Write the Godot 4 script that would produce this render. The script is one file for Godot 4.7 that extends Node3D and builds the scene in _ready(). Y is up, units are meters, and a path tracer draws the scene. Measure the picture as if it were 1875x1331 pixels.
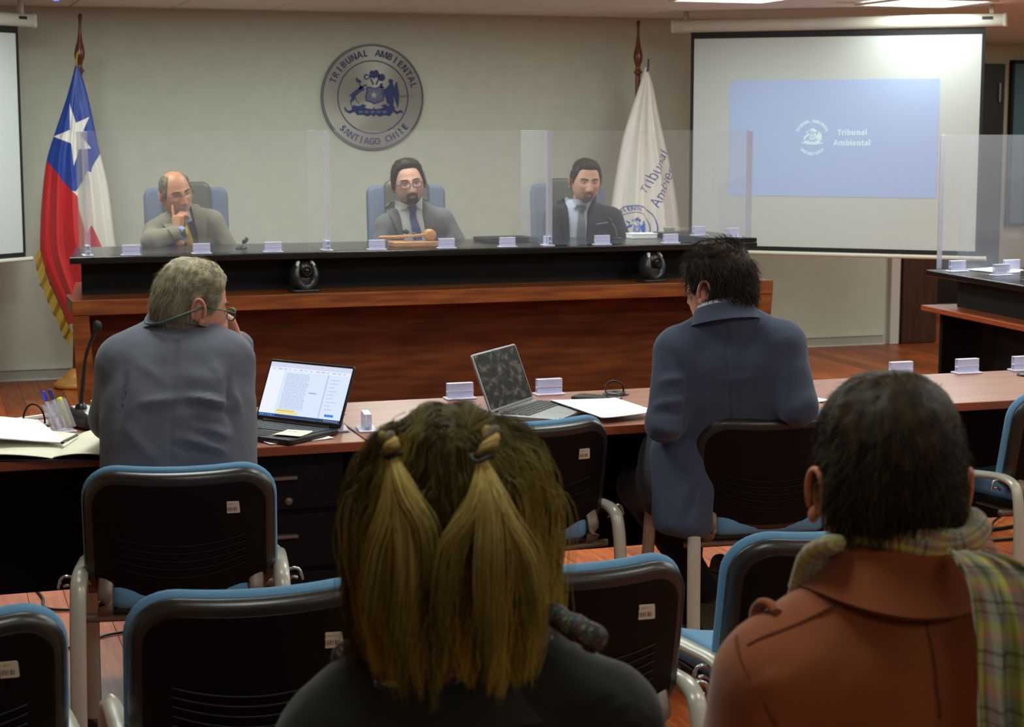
extends Node3D
# A hearing room: judges' bench at the back wall, desks and visitors in front. World: x along the back wall, y up, camera near the origin.

const HALF_PI := PI / 2.0
var rng := RandomNumberGenerator.new()
var M := {}
var used := {}

# ---------------------------------------------------------------- helpers
class MB:
	var v := PackedVector3Array()
	var n := PackedVector3Array()
	var t := PackedVector2Array()
	var c := PackedColorArray()
	var i := PackedInt32Array()
	var col := Color(1, 1, 1)

	func vert(p: Vector3, uv := Vector2.ZERO) -> int:
		v.append(p); n.append(Vector3.ZERO); t.append(uv); c.append(col)
		return v.size() - 1

	func tri(a: int, b: int, d: int) -> void:
		i.append(a); i.append(b); i.append(d)

	func quad(a: int, b: int, d: int, e: int) -> void:
		tri(a, b, d); tri(a, d, e)

	func flip(i0: int) -> void:
		for k in range(i0, i.size(), 3):
			var s := i[k + 1]
			i[k + 1] = i[k + 2]
			i[k + 2] = s

	func smooth(v0: int, i0: int) -> void:
		for k in range(i0, i.size(), 3):
			var a := i[k]; var b := i[k + 1]; var d := i[k + 2]
			var f := (v[d] - v[a]).cross(v[b] - v[a])
			n[a] += f; n[b] += f; n[d] += f
		for k in range(v0, v.size()):
			n[k] = n[k].normalized() if n[k].length_squared() > 1e-20 else Vector3.UP

	func closed(v0: int, i0: int) -> void:      # outward faces for a closed shape, then smooth normals
		var o := Vector3.ZERO
		for k in range(v0, v.size()):
			o += v[k]
		o /= maxf(1.0, v.size() - v0)
		var vol := 0.0
		for k in range(i0, i.size(), 3):
			vol += (v[i[k]] - o).dot((v[i[k + 1]] - o).cross(v[i[k + 2]] - o))
		if vol > 0.0:
			flip(i0)
		smooth(v0, i0)

	func box(at: Vector3, size: Vector3, b := 0.003, basis := Basis()) -> void:
		var h := size * 0.5
		b = minf(b, minf(h.x, minf(h.y, h.z)) * 0.9)
		var id := {}
		for ax in 3:
			for s in 8:
				var sg := Vector3(1 if s & 1 else -1, 1 if s & 2 else -1, 1 if s & 4 else -1)
				var p := sg * (h - Vector3(b, b, b))
				p[ax] = sg[ax] * h[ax]
				var uv := Vector2(sg.x, -sg.y)
				if ax == 0: uv = Vector2(sg.z, -sg.y)
				if ax == 1: uv = Vector2(sg.x, sg.z)
				var k := vert(at + basis * p, uv * 0.5 + Vector2(0.5, 0.5))
				var nn := Vector3.ZERO
				nn[ax] = sg[ax]
				n[k] = basis * nn
				id[ax * 8 + s] = k
		var i0 := i.size()
		for ax in 3:
			var a1 := 1 << ((ax + 1) % 3)
			var a2 := 1 << ((ax + 2) % 3)
			for side in 2:
				var s0 := (1 << ax) * side
				quad(id[ax * 8 + s0], id[ax * 8 + s0 + a1], id[ax * 8 + s0 + a1 + a2], id[ax * 8 + s0 + a2])
			for q in 4:
				var s1 := (a1 if q & 1 else 0) + (a2 if q & 2 else 0)
				var x1 := (ax + 1) % 3
				var x2 := (ax + 2) % 3
				quad(id[x1 * 8 + s1], id[x1 * 8 + s1 + (1 << ax)], id[x2 * 8 + s1 + (1 << ax)], id[x2 * 8 + s1])
		for s in 8:
			tri(id[s], id[8 + s], id[16 + s])
		for k in range(i0, i.size(), 3):
			var f := (v[i[k + 2]] - v[i[k]]).cross(v[i[k + 1]] - v[i[k]])
			if f.dot((v[i[k]] + v[i[k + 1]] + v[i[k + 2]]) / 3.0 - at) < 0.0:
				var s := i[k + 1]; i[k + 1] = i[k + 2]; i[k + 2] = s

	func lathe(xf: Transform3D, prof: Array, seg := 20) -> void:
		var v0 := v.size(); var i0 := i.size()
		for p in prof:
			for k in seg + 1:
				var a := TAU * k / seg
				vert(xf * Vector3(p.x * cos(a), p.y, p.x * sin(a)), Vector2(float(k) / seg, p.y))
		for r in prof.size() - 1:
			for k in seg:
				var a := v0 + r * (seg + 1) + k
				quad(a, a + 1, a + seg + 2, a + seg + 1)
		closed(v0, i0)
		for r in prof.size():                    # weld the seam's shading
			var a := v0 + r * (seg + 1)
			var w := (n[a] + n[a + seg]).normalized()
			n[a] = w; n[a + seg] = w

	func tube(pts: Array, rad, seg := 8, flat := 1.0, up := Vector3.ZERO, caps := true) -> void:
		var v0 := v.size(); var i0 := i.size()
		var m := pts.size()
		var prev := Vector3.ZERO
		for k in m:
			var d: Vector3 = (pts[mini(k + 1, m - 1)] - pts[maxi(k - 1, 0)]).normalized()
			var s: Vector3
			if up != Vector3.ZERO:
				s = up.cross(d)
			elif prev == Vector3.ZERO:
				s = d.cross(Vector3.UP if absf(d.y) < 0.9 else Vector3.RIGHT)
			else:
				s = prev - d * prev.dot(d)
			s = s.normalized() if s.length_squared() > 1e-12 else Vector3.RIGHT
			prev = s
			var w := d.cross(s)
			var r: float = rad[k] if rad is Array else rad
			for q in seg:
				var a := TAU * q / seg
				vert(pts[k] + (s * cos(a) + w * sin(a) * flat) * r, Vector2(float(q) / seg, float(k) / (m - 1)))
		for k in m - 1:
			for q in seg:
				var a := v0 + k * seg + q
				var b := v0 + k * seg + (q + 1) % seg
				quad(a, b, b + seg, a + seg)
		if caps:
			var e0 := vert(pts[0]); var e1 := vert(pts[m - 1])
			for q in seg:
				tri(e0, v0 + (q + 1) % seg, v0 + q)
				tri(e1, v0 + (m - 1) * seg + q, v0 + (m - 1) * seg + (q + 1) % seg)
		closed(v0, i0)

	func pad(xf: Transform3D, out: PackedVector2Array, th: float, bev: float, bend = null, inner := [0.8, 0.55, 0.28]) -> void:
		# an outline with thickness and rounded rims, bent by a function of the flat position
		var v0 := v.size(); var i0 := i.size()
		var m := out.size()
		var ce := Vector2.ZERO
		for p in out: ce += p
		ce /= m
		var nor := []
		for k in m:
			var d := (out[(k + 1) % m] - out[(k + m - 1) % m]).normalized()
			var q := Vector2(-d.y, d.x)
			nor.append(q if q.dot(ce - out[k]) > 0.0 else -q)
		var rings := []
		var h := th * 0.5
		for s in inner: rings.append([s, bev, -h])
		rings.reverse()
		for k in 4:
			var a := HALF_PI * k / 3.0
			rings.append([1.0, bev * (1.0 - sin(a)), -h + bev * (1.0 - cos(a))])
		for k in 4:
			var a := HALF_PI * (3 - k) / 3.0
			rings.append([1.0, bev * (1.0 - sin(a)), h - bev * (1.0 - cos(a))])
		for s in inner: rings.append([s, bev, h])
		var lo := out[0]; var hi := out[0]
		for p in out:
			lo = lo.min(p); hi = hi.max(p)
		var place := func(p: Vector2, z: float) -> int:
			var q := Vector3(p.x, p.y, z)
			if bend != null: q = bend.call(q)
			var uv := (p - lo) / (hi - lo)
			return vert(xf * q, Vector2(uv.x, 1.0 - uv.y))
		for r in rings:
			for k in m:
				var p: Vector2 = out[k] + nor[k] * r[1]
				place.call(ce + (p - ce) * r[0], r[2])
		var c0: int = place.call(ce, -h)
		var c1: int = place.call(ce, h)
		for r in rings.size() - 1:
			for k in m:
				var a := v0 + r * m + k
				var b := v0 + r * m + (k + 1) % m
				quad(a, b, b + m, a + m)
		var last := v0 + (rings.size() - 1) * m
		for k in m:
			tri(c0, v0 + (k + 1) % m, v0 + k)
			tri(c1, last + k, last + (k + 1) % m)
		closed(v0, i0)

	func prism(xf: Transform3D, poly: PackedVector2Array, depth: float, back := true) -> void:
		var tr := Geometry2D.triangulate_polygon(poly)
		var m := poly.size()
		var i0 := i.size()
		var nz := (xf.basis * Vector3(0, 0, 1)).normalized()
		for z in ([depth, 0.0] if back else [depth]):
			var a := v.size()
			for p in poly:
				var k := vert(xf * Vector3(p.x, p.y, z), Vector2(p.x, -p.y))
				n[k] = nz if z > 0.0 else -nz
			for k in range(0, tr.size(), 3):
				var q := (poly[tr[k + 1]] - poly[tr[k]]).cross(poly[tr[k + 2]] - poly[tr[k]])
				if (q > 0.0) == (z > 0.0): tri(a + tr[k], a + tr[k + 2], a + tr[k + 1])
				else: tri(a + tr[k], a + tr[k + 1], a + tr[k + 2])
		var area := 0.0
		for k in m: area += poly[k].cross(poly[(k + 1) % m])
		for k in m:
			var p := poly[k]; var q := poly[(k + 1) % m]
			var d := (q - p).normalized() * (1.0 if area > 0.0 else -1.0)
			var nn := (xf.basis * Vector3(d.y, -d.x, 0)).normalized()
			var a := v.size()
			for w in [Vector3(p.x, p.y, 0), Vector3(q.x, q.y, 0), Vector3(q.x, q.y, depth), Vector3(p.x, p.y, depth)]:
				n[vert(xf * w)] = nn
			if area > 0.0: quad(a, a + 3, a + 2, a + 1)
			else: quad(a, a + 1, a + 2, a + 3)

	func ball(at: Vector3, r: Vector3, basis := Basis(), nu := 16, nv := 10) -> void:
		var v0 := v.size(); var i0 := i.size()
		for b in nv + 1:
			var f := PI * b / nv - HALF_PI
			for a in nu:
				var q := TAU * a / nu
				vert(at + basis * (Vector3(cos(q) * cos(f), sin(f), sin(q) * cos(f)) * r), Vector2(float(a) / nu, float(b) / nv))
		for b in nv:
			for a in nu:
				var k := v0 + b * nu + a
				var k2 := v0 + b * nu + (a + 1) % nu
				quad(k, k2, k2 + nu, k + nu)
		closed(v0, i0)

	func sheet(nu: int, nv: int, fn: Callable, th := 0.0, rim := true) -> void:
		# fn(u, v) -> Vector3; with a thickness it becomes a closed slab grown along its normals
		var v0 := v.size(); var i0 := i.size()
		var w := nu + 1
		for b in nv + 1:
			for a in nu + 1:
				vert(fn.call(float(a) / nu, float(b) / nv), Vector2(float(a) / nu, float(b) / nv))
		for b in nv:
			for a in nu:
				var k := v0 + b * w + a
				quad(k, k + 1, k + w + 1, k + w)
		smooth(v0, i0)
		if th <= 0.0:
			return
		var m := v.size() - v0
		for k in m:
			vert(v[v0 + k] - n[v0 + k] * th, t[v0 + k])
			n[v0 + m + k] = -n[v0 + k]
		for b in nv:
			for a in nu:
				var k := v0 + m + b * w + a
				quad(k, k + w, k + w + 1, k + 1)
		if rim:
			for a in nu:
				quad(v0 + a, v0 + m + a, v0 + m + a + 1, v0 + a + 1)
				var k := v0 + nv * w + a
				quad(k, k + 1, k + 1 + m, k + m)
			for b in nv:
				var k := v0 + b * w
				quad(k, k + w, k + w + m, k + m)
				k += nu
				quad(k, k + m, k + m + w, k + w)

	func strand(p: Vector3, dirs: Array, step: float, r: float, tip = null) -> void:
		# a hair: three-sided, tapering, one segment per direction
		var v0 := v.size()
		var s := Vector3(dirs[0]).cross(Vector3(0.31, 0.77, 0.55)).normalized()
		var m := dirs.size()
		var root := col
		for k in m + 1:
			if tip != null: col = root.lerp(tip, float(k) / m)
			var d: Vector3 = dirs[mini(k, m - 1)]
			var w := d.cross(s).normalized()
			s = w.cross(d).normalized()
			var rr := r * (1.0 - 0.85 * pow(float(k) / m, 2.0))
			for q in 3:
				var a := TAU * q / 3.0
				var nn := s * cos(a) + w * sin(a)
				var id := vert(p + nn * rr)
				n[id] = nn
			if k < m:
				p += d * step
		for k in m:
			for q in 3:
				var a := v0 + k * 3 + q
				var b := v0 + k * 3 + (q + 1) % 3
				quad(a, a + 3, b + 3, b)

	func displace(v0: int, fn: Callable) -> void:
		for k in range(v0, v.size()):
			v[k] += n[k] * float(fn.call(v[k], n[k]))
		for k in range(v0, v.size()):
			n[k] = Vector3.ZERO

	func mesh() -> ArrayMesh:
		var a := []
		a.resize(Mesh.ARRAY_MAX)
		a[Mesh.ARRAY_VERTEX] = v
		a[Mesh.ARRAY_NORMAL] = n
		a[Mesh.ARRAY_TEX_UV] = t
		a[Mesh.ARRAY_COLOR] = c
		a[Mesh.ARRAY_INDEX] = i
		var m := ArrayMesh.new()
		m.add_surface_from_arrays(Mesh.PRIMITIVE_TRIANGLES, a)
		return m


class Field:                                     # a distance field on a grid, meshed as surface nets
	var lo: Vector3
	var cs: float
	var nx: int
	var ny: int
	var nz: int
	var d := PackedFloat32Array()

	func _init(a: Vector3, b: Vector3, cell: float) -> void:
		lo = a; cs = cell
		nx = int(ceil((b.x - a.x) / cell)) + 1
		ny = int(ceil((b.y - a.y) / cell)) + 1
		nz = int(ceil((b.z - a.z) / cell)) + 1
		d.resize(nx * ny * nz)
		d.fill(0.1)

	func cap(a: Vector3, b: Vector3, ra: float, rb: float, k: float, sc := Vector3.ONE) -> void:
		# a tapered capsule; sc squeezes space about its own line so that a body can be flatter than wide
		var m := maxf(ra, rb) * maxf(1.0, maxf(1.0 / sc.x, maxf(1.0 / sc.y, 1.0 / sc.z))) + maxf(k, 0.0) + 2.5 * cs
		var x0 := maxi(0, int(floor((minf(a.x, b.x) - m - lo.x) / cs)))
		var x1 := mini(nx - 1, int(ceil((maxf(a.x, b.x) + m - lo.x) / cs)))
		var y0 := maxi(0, int(floor((minf(a.y, b.y) - m - lo.y) / cs)))
		var y1 := mini(ny - 1, int(ceil((maxf(a.y, b.y) + m - lo.y) / cs)))
		var z0 := maxi(0, int(floor((minf(a.z, b.z) - m - lo.z) / cs)))
		var z1 := mini(nz - 1, int(ceil((maxf(a.z, b.z) + m - lo.z) / cs)))
		var ab := (b - a) * sc
		var inv := 1.0 / maxf(ab.length_squared(), 1e-9)
		var dr := rb - ra
		var plain := sc == Vector3.ONE
		for z in range(z0, z1 + 1):
			for y in range(y0, y1 + 1):
				var j := x0 + nx * (y + ny * z)
				var p := lo + Vector3(x0, y, z) * cs - a
				for x in range(x0, x1 + 1):
					var q := p if plain else p * sc
					var h := clampf(q.dot(ab) * inv, 0.0, 1.0)
					var s := (q - ab * h).length() - ra - dr * h
					var e := d[j]
					if s < e + k:
						var w := maxf(k - absf(e - s), 0.0)
						d[j] = minf(e, s) - w * w * 0.25 / k
					j += 1
					p.x += cs

	func net(mb: MB) -> void:
		var v0 := mb.v.size(); var i0 := mb.i.size()
		var id := PackedInt32Array()
		id.resize(nx * ny * nz)
		id.fill(-1)
		var sy := nx
		var sz := nx * ny
		var far := cs * 1.8
		for z in nz - 1:
			for y in ny - 1:
				var j := nx * (y + ny * z) - 1
				for x in nx - 1:
					j += 1
					var a := d[j]
					if absf(a) > far: continue
					var b := d[j + 1]; var c := d[j + sy]; var e := d[j + sy + 1]
					var f := d[j + sz]; var g := d[j + sz + 1]; var h := d[j + sz + sy]; var k := d[j + sz + sy + 1]
					var neg := int(a < 0) + int(b < 0) + int(c < 0) + int(e < 0) + int(f < 0) + int(g < 0) + int(h < 0) + int(k < 0)
					if neg == 0 or neg == 8: continue
					var o := Vector3.ZERO
					var m := 0
					if (a < 0) != (b < 0): o += Vector3(a / (a - b), 0, 0); m += 1
					if (c < 0) != (e < 0): o += Vector3(c / (c - e), 1, 0); m += 1
					if (f < 0) != (g < 0): o += Vector3(f / (f - g), 0, 1); m += 1
					if (h < 0) != (k < 0): o += Vector3(h / (h - k), 1, 1); m += 1
					if (a < 0) != (c < 0): o += Vector3(0, a / (a - c), 0); m += 1
					if (b < 0) != (e < 0): o += Vector3(1, b / (b - e), 0); m += 1
					if (f < 0) != (h < 0): o += Vector3(0, f / (f - h), 1); m += 1
					if (g < 0) != (k < 0): o += Vector3(1, g / (g - k), 1); m += 1
					if (a < 0) != (f < 0): o += Vector3(0, 0, a / (a - f)); m += 1
					if (b < 0) != (g < 0): o += Vector3(1, 0, b / (b - g)); m += 1
					if (c < 0) != (h < 0): o += Vector3(0, 1, c / (c - h)); m += 1
					if (e < 0) != (k < 0): o += Vector3(1, 1, e / (e - k)); m += 1
					id[j] = mb.vert(lo + (Vector3(x, y, z) + o / m) * cs)
		for z in range(1, nz - 1):
			for y in range(1, ny - 1):
				var j := nx * (y + ny * z)
				for x in range(1, nx - 1):
					j += 1
					if id[j] < 0: continue
					var a := d[j] < 0
					if a != (d[j + 1] < 0): _q(mb, id[j], id[j - sy], id[j - sy - sz], id[j - sz], a)
					if a != (d[j + sy] < 0): _q(mb, id[j], id[j - sz], id[j - 1 - sz], id[j - 1], a)
					if a != (d[j + sz] < 0): _q(mb, id[j], id[j - 1], id[j - 1 - sy], id[j - sy], a)
		mb.closed(v0, i0)

	func _q(mb: MB, a: int, b: int, c: int, e: int, turn: bool) -> void:
		if a < 0 or b < 0 or c < 0 or e < 0: return
		if turn: mb.quad(a, e, c, b)
		else: mb.quad(a, b, c, e)

	func at(p: Vector3) -> float:
		var q := (p - lo) / cs
		if q.x < 0 or q.y < 0 or q.z < 0 or q.x >= nx - 1 or q.y >= ny - 1 or q.z >= nz - 1: return 0.05
		var x := int(q.x); var y := int(q.y); var z := int(q.z)
		var f := q - Vector3(x, y, z)
		var j := x + nx * (y + ny * z)
		var sz := nx * ny
		var a := lerpf(lerpf(d[j], d[j + 1], f.x), lerpf(d[j + nx], d[j + nx + 1], f.x), f.y)
		var b := lerpf(lerpf(d[j + sz], d[j + sz + 1], f.x), lerpf(d[j + sz + nx], d[j + sz + nx + 1], f.x), f.y)
		return lerpf(a, b, f.z)

	func hit(p: Vector3, dir: Vector3, far := 0.6) -> Vector3:   # where a probe from p along dir meets the surface
		var s := 0.0
		while s < far:
			var e := at(p + dir * s)
			if e < 0.0005: break
			s += maxf(minf(e, 0.04) * 0.7, 0.001)
		return p + dir * s


class Ras:                                       # prints flat shapes and lettering into a picture
	var im: Image
	var w: int
	var h: int
	func _init(ww: int, hh: int, bg: Color) -> void:
		w = ww; h = hh
		im = Image.create(w, h, false, Image.FORMAT_RGB8)
		im.fill(bg)
	func tri(a: Vector2, b: Vector2, c: Vector2, col: Color) -> void:
		var x0 := maxi(0, int(floor(minf(a.x, minf(b.x, c.x))))); var x1 := mini(w - 1, int(ceil(maxf(a.x, maxf(b.x, c.x)))))
		var y0 := maxi(0, int(floor(minf(a.y, minf(b.y, c.y))))); var y1 := mini(h - 1, int(ceil(maxf(a.y, maxf(b.y, c.y)))))
		for y in range(y0, y1 + 1):
			for x in range(x0, x1 + 1):
				var p := Vector2(x + 0.5, y + 0.5)
				var u := (b - a).cross(p - a); var s := (c - b).cross(p - b); var r := (a - c).cross(p - c)
				if (u >= 0 and s >= 0 and r >= 0) or (u <= 0 and s <= 0 and r <= 0): im.set_pixel(x, y, col)
	func poly(p: PackedVector2Array, col: Color) -> void:
		var tr := Geometry2D.triangulate_polygon(p)
		for k in range(0, tr.size(), 3): tri(p[tr[k]], p[tr[k + 1]], p[tr[k + 2]], col)
	func ring(o: Vector2, r0: float, r1: float, col: Color) -> void:
		for y in range(maxi(0, int(o.y - r1)), mini(h, int(o.y + r1) + 2)):
			for x in range(maxi(0, int(o.x - r1)), mini(w, int(o.x + r1) + 2)):
				var q := Vector2(x + 0.5, y + 0.5).distance_to(o)
				if q >= r0 and q <= r1: im.set_pixel(x, y, col)
	func text(s: String, at: Vector2, px: float, ang: float, col: Color, bold := false) -> void:
		# at is the middle of the baseline, px the height of a capital
		var tm := TextMesh.new()
		var f := SystemFont.new()
		f.font_names = PackedStringArray(["Droid Sans"])
		f.font_weight = 700 if bold else 400
		tm.font = f
		tm.text = s; tm.font_size = 32; tm.pixel_size = 1.0; tm.depth = 0.0; tm.curve_step = 1.0
		tm.vertical_alignment = VERTICAL_ALIGNMENT_BOTTOM
		var ar := tm.get_mesh_arrays()
		var vs: PackedVector3Array = ar[Mesh.ARRAY_VERTEX]
		if vs.is_empty(): return
		var ix: PackedInt32Array = ar[Mesh.ARRAY_INDEX] if ar[Mesh.ARRAY_INDEX] != null else PackedInt32Array(range(vs.size()))
		var k := px / (32.0 * 0.72)
		var base := vs[0].y
		for q in vs: base = minf(base, q.y)
		for q in range(0, ix.size(), 3):
			var o := []
			for e in 3:
				var p := vs[ix[q + e]]
				o.append(at + Vector2(p.x, -(p.y - base)).rotated(ang) * k)
			tri(o[0], o[1], o[2], col)
	func arc(s: String, o: Vector2, r: float, px: float, mid: float, step: float, col: Color, inside := false) -> void:
		# letters round a circle; mid and step in radians clockwise from the top
		for k in s.length():
			var a := mid + (k - (s.length() - 1) * 0.5) * step * (-1.0 if inside else 1.0)
			if s[k] != " ":
				text("l" if s[k] == "I" else s[k], o + Vector2(sin(a), -cos(a)) * r, px, a + (PI if inside else 0.0), col, true)
	func tex() -> ImageTexture:
		return ImageTexture.create_from_image(im)


func rrect(w: float, h: float, r, n := 6) -> PackedVector2Array:   # r: one radius, or [top right, top left, bottom left, bottom right]
	var o := PackedVector2Array()
	var rr: Array = r if r is Array else [r, r, r, r]
	for k in 4:
		var s := Vector2(1 if k in [0, 3] else -1, 1 if k < 2 else -1)
		var q: float = rr[k]
		for e in n + 1:
			var a := HALF_PI * (k + float(e) / n)
			o.append(s * (Vector2(w, h) * 0.5 - Vector2(q, q)) + Vector2(cos(a), sin(a)) * q)
	return o

func densify(p: PackedVector2Array, step: float) -> PackedVector2Array:
	var o := PackedVector2Array()
	for k in p.size():
		var a := p[k]; var b := p[(k + 1) % p.size()]
		var m := maxi(1, int(ceil(a.distance_to(b) / step)))
		for e in m: o.append(a.lerp(b, float(e) / m))
	return o

func curve(pts: Array, per := 8) -> Array:       # a smooth line through points
	var o := []
	for k in pts.size() - 1:
		var a: Vector3 = pts[maxi(k - 1, 0)]; var b: Vector3 = pts[k]; var c: Vector3 = pts[k + 1]; var e: Vector3 = pts[mini(k + 2, pts.size() - 1)]
		for q in per: o.append(b.cubic_interpolate(c, a, e, float(q) / per))
	o.append(pts[-1])
	return o

func numbered(nm: String) -> String:
	if not used.has(nm):
		used[nm] = 0
		return nm
	used[nm] += 1
	return "%s_%03d" % [nm, used[nm]]

func obj(nm: String, mesh: Mesh, m: Material, par: Node = null, at := Vector3.ZERO) -> MeshInstance3D:
	var o := MeshInstance3D.new()
	o.name = numbered(nm) if par == null else nm
	o.mesh = mesh
	o.material_override = m
	o.position = at
	if par == null: add_child(o, true)
	else: par.add_child(o, true)
	return o

func tag(o: Node, label: String, category: String, group := "") -> Node:
	o.set_meta("label", label)
	o.set_meta("category", category)
	if group: o.set_meta("group", group)
	return o

func thing(nm: String, label: String, category: String, at := Vector3.ZERO, turn := 0.0, group := "") -> Node3D:
	var o := Node3D.new()
	o.name = numbered(nm)
	add_child(o, true)
	o.position = at
	o.rotation.y = turn
	tag(o, label, category, group)
	return o

func struct(nm: String, mesh: Mesh, m: Material, at := Vector3.ZERO) -> MeshInstance3D:
	var o := obj(nm, mesh, m, null, at)
	o.set_meta("kind", "structure")
	return o

func dup(o: Node3D, label: String, at: Vector3, turn: float) -> Node3D:
	var r: Node3D = o.duplicate()
	var nm := String(o.name)
	r.name = numbered(nm)
	add_child(r, true)
	r.position = at
	r.rotation.y = turn
	r.set_meta("label", label)
	return r

func one(fn: Callable) -> ArrayMesh:             # a mesh from a builder function
	var b := MB.new()
	fn.call(b)
	return b.mesh()

func boxm(size: Vector3, b := 0.003, at := Vector3.ZERO) -> ArrayMesh:
	return one(func(q): q.box(at, size, b))

func hx(s: String) -> Color:
	return Color(s)

func lin(s: String) -> Color:                    # a vertex colour
	return Color(s).srgb_to_linear()

func mat(c: Color, rough := 0.6, metal := 0.0, spec := 0.5) -> StandardMaterial3D:
	var m := StandardMaterial3D.new()
	m.albedo_color = c
	m.roughness = rough
	m.metallic = metal
	m.metallic_specular = spec
	return m

func vmat(rough := 0.6, spec := 0.5) -> StandardMaterial3D:
	var m := mat(Color.WHITE, rough, 0.0, spec)
	m.vertex_color_use_as_albedo = true
	return m

func noise_tex(freq: float, ramp: Array, oct := 4, sd := 1, size := 512, kind := FastNoiseLite.TYPE_SIMPLEX_SMOOTH) -> NoiseTexture2D:
	var f := FastNoiseLite.new()
	f.noise_type = kind
	f.frequency = freq
	f.fractal_octaves = oct
	f.seed = sd
	var t := NoiseTexture2D.new()
	t.width = size; t.height = size
	t.seamless = true
	t.noise = f
	if not ramp.is_empty():
		var g := Gradient.new()
		g.offsets = PackedFloat32Array(ramp.map(func(x): return x[0]))
		g.colors = PackedColorArray(ramp.map(func(x): return Color(x[1])))
		t.color_ramp = g
	return t

func triplanar(m: StandardMaterial3D, t: Texture2D, sc: Vector3, world := false) -> StandardMaterial3D:
	m.albedo_texture = t
	m.uv1_triplanar = true
	m.uv1_world_triplanar = world
	m.uv1_scale = sc
	return m

func bump(m: StandardMaterial3D, t: Texture2D, depth_cm: float) -> StandardMaterial3D:
	m.heightmap_enabled = true
	m.heightmap_texture = t
	m.heightmap_scale = depth_cm
	return m

func ss(a: float, b: float, x: float) -> float:
	return smoothstep(a, b, x)

func g1(x: float, s: float) -> float:
	return exp(-x * x / (s * s))

# ---------------------------------------------------------------- scene
func _ready() -> void:
	rng.seed = 7
	var cam := Camera3D.new()
	cam.name = "camera"
	cam.position = Vector3(0, 1.58, 0)
	cam.rotation_degrees = Vector3(-7.552, -18.212, 0)
	cam.fov = 22.803
	cam.near = 0.05
	cam.far = 60.0
	var ca := CameraAttributesPhysical.new()
	ca.frustum_focal_length = 59.505
	ca.frustum_focus_distance = 5.2
	ca.exposure_aperture = 9.6
	cam.attributes = ca
	add_child(cam)
	cam.current = true

	var we := WorldEnvironment.new()
	we.name = "environment"
	var env := Environment.new()
	env.background_mode = Environment.BG_COLOR
	env.background_color = Color(0.02, 0.02, 0.02)
	env.tonemap_mode = Environment.TONE_MAPPER_LINEAR
	env.tonemap_exposure = 1.72
	env.sdfgi_enabled = true
	env.ssao_enabled = true
	env.ssil_enabled = true
	we.environment = env
	add_child(we)

	make_materials()
	# recessed ceiling panels: a glowing diffuser and an area light of its size just below it
	for row in [[-9.55, 1.0], [-7.1, 0.9], [-4.7, 0.55], [-2.2, 0.35], [0.3, 0.3]]:
		for x in [0.63, 2.46, 4.5, 5.72, 7.9]:
			ceiling_light(x, row[0], row[1] * (0.4 if row[0] < -9.0 and x > 4.0 and x < 5.0 else 0.3 if row[0] < -9.0 and x > 5.0 and x < 6.0 else 1.0))

	ceiling_light(9.3, -12.4, 0.5)
	setting()
	furniture()
	small_things()
	people()


func ceiling_light(x: float, z: float, k: float) -> void:
	var g: Node3D = thing("ceiling_light", "square glowing ceiling panel " + ("above the right projection screen" if x > 5.0 and x < 6.0 and z < -9.0 else "left of the panel above the right projection screen" if x > 4.0 and x < 5.0 and z < -9.0 else "out of view among the ceiling tiles"), "ceiling light", Vector3(x, 2.295, z), 0.0, "square panels in the tiled ceiling")
	var f := MB.new()
	for s in [-1, 1]:
		f.box(Vector3(s * 0.295, 0.0, 0), Vector3(0.02, 0.014, 0.61))
		f.box(Vector3(0, 0.0, s * 0.295), Vector3(0.57, 0.014, 0.02))
	obj("frame", f.mesh(), M.tile, g)
	obj("diffuser", boxm(Vector3(0.57, 0.006, 0.57), 0.001), M.panel_glow, g)
	var a := AreaLight3D.new()
	a.name = "panel_light"
	a.area_size = Vector2(0.56, 0.56)
	a.area_normalize_energy = true
	a.light_color = Color(0.95, 1.0, 0.97)
	a.light_energy = 1.75 * k
	a.area_range = 30.0
	a.shadow_enabled = true
	a.position = Vector3(0, -0.02, 0)
	a.rotation_degrees = Vector3(-90, 0, 0)
	g.add_child(a)


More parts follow.
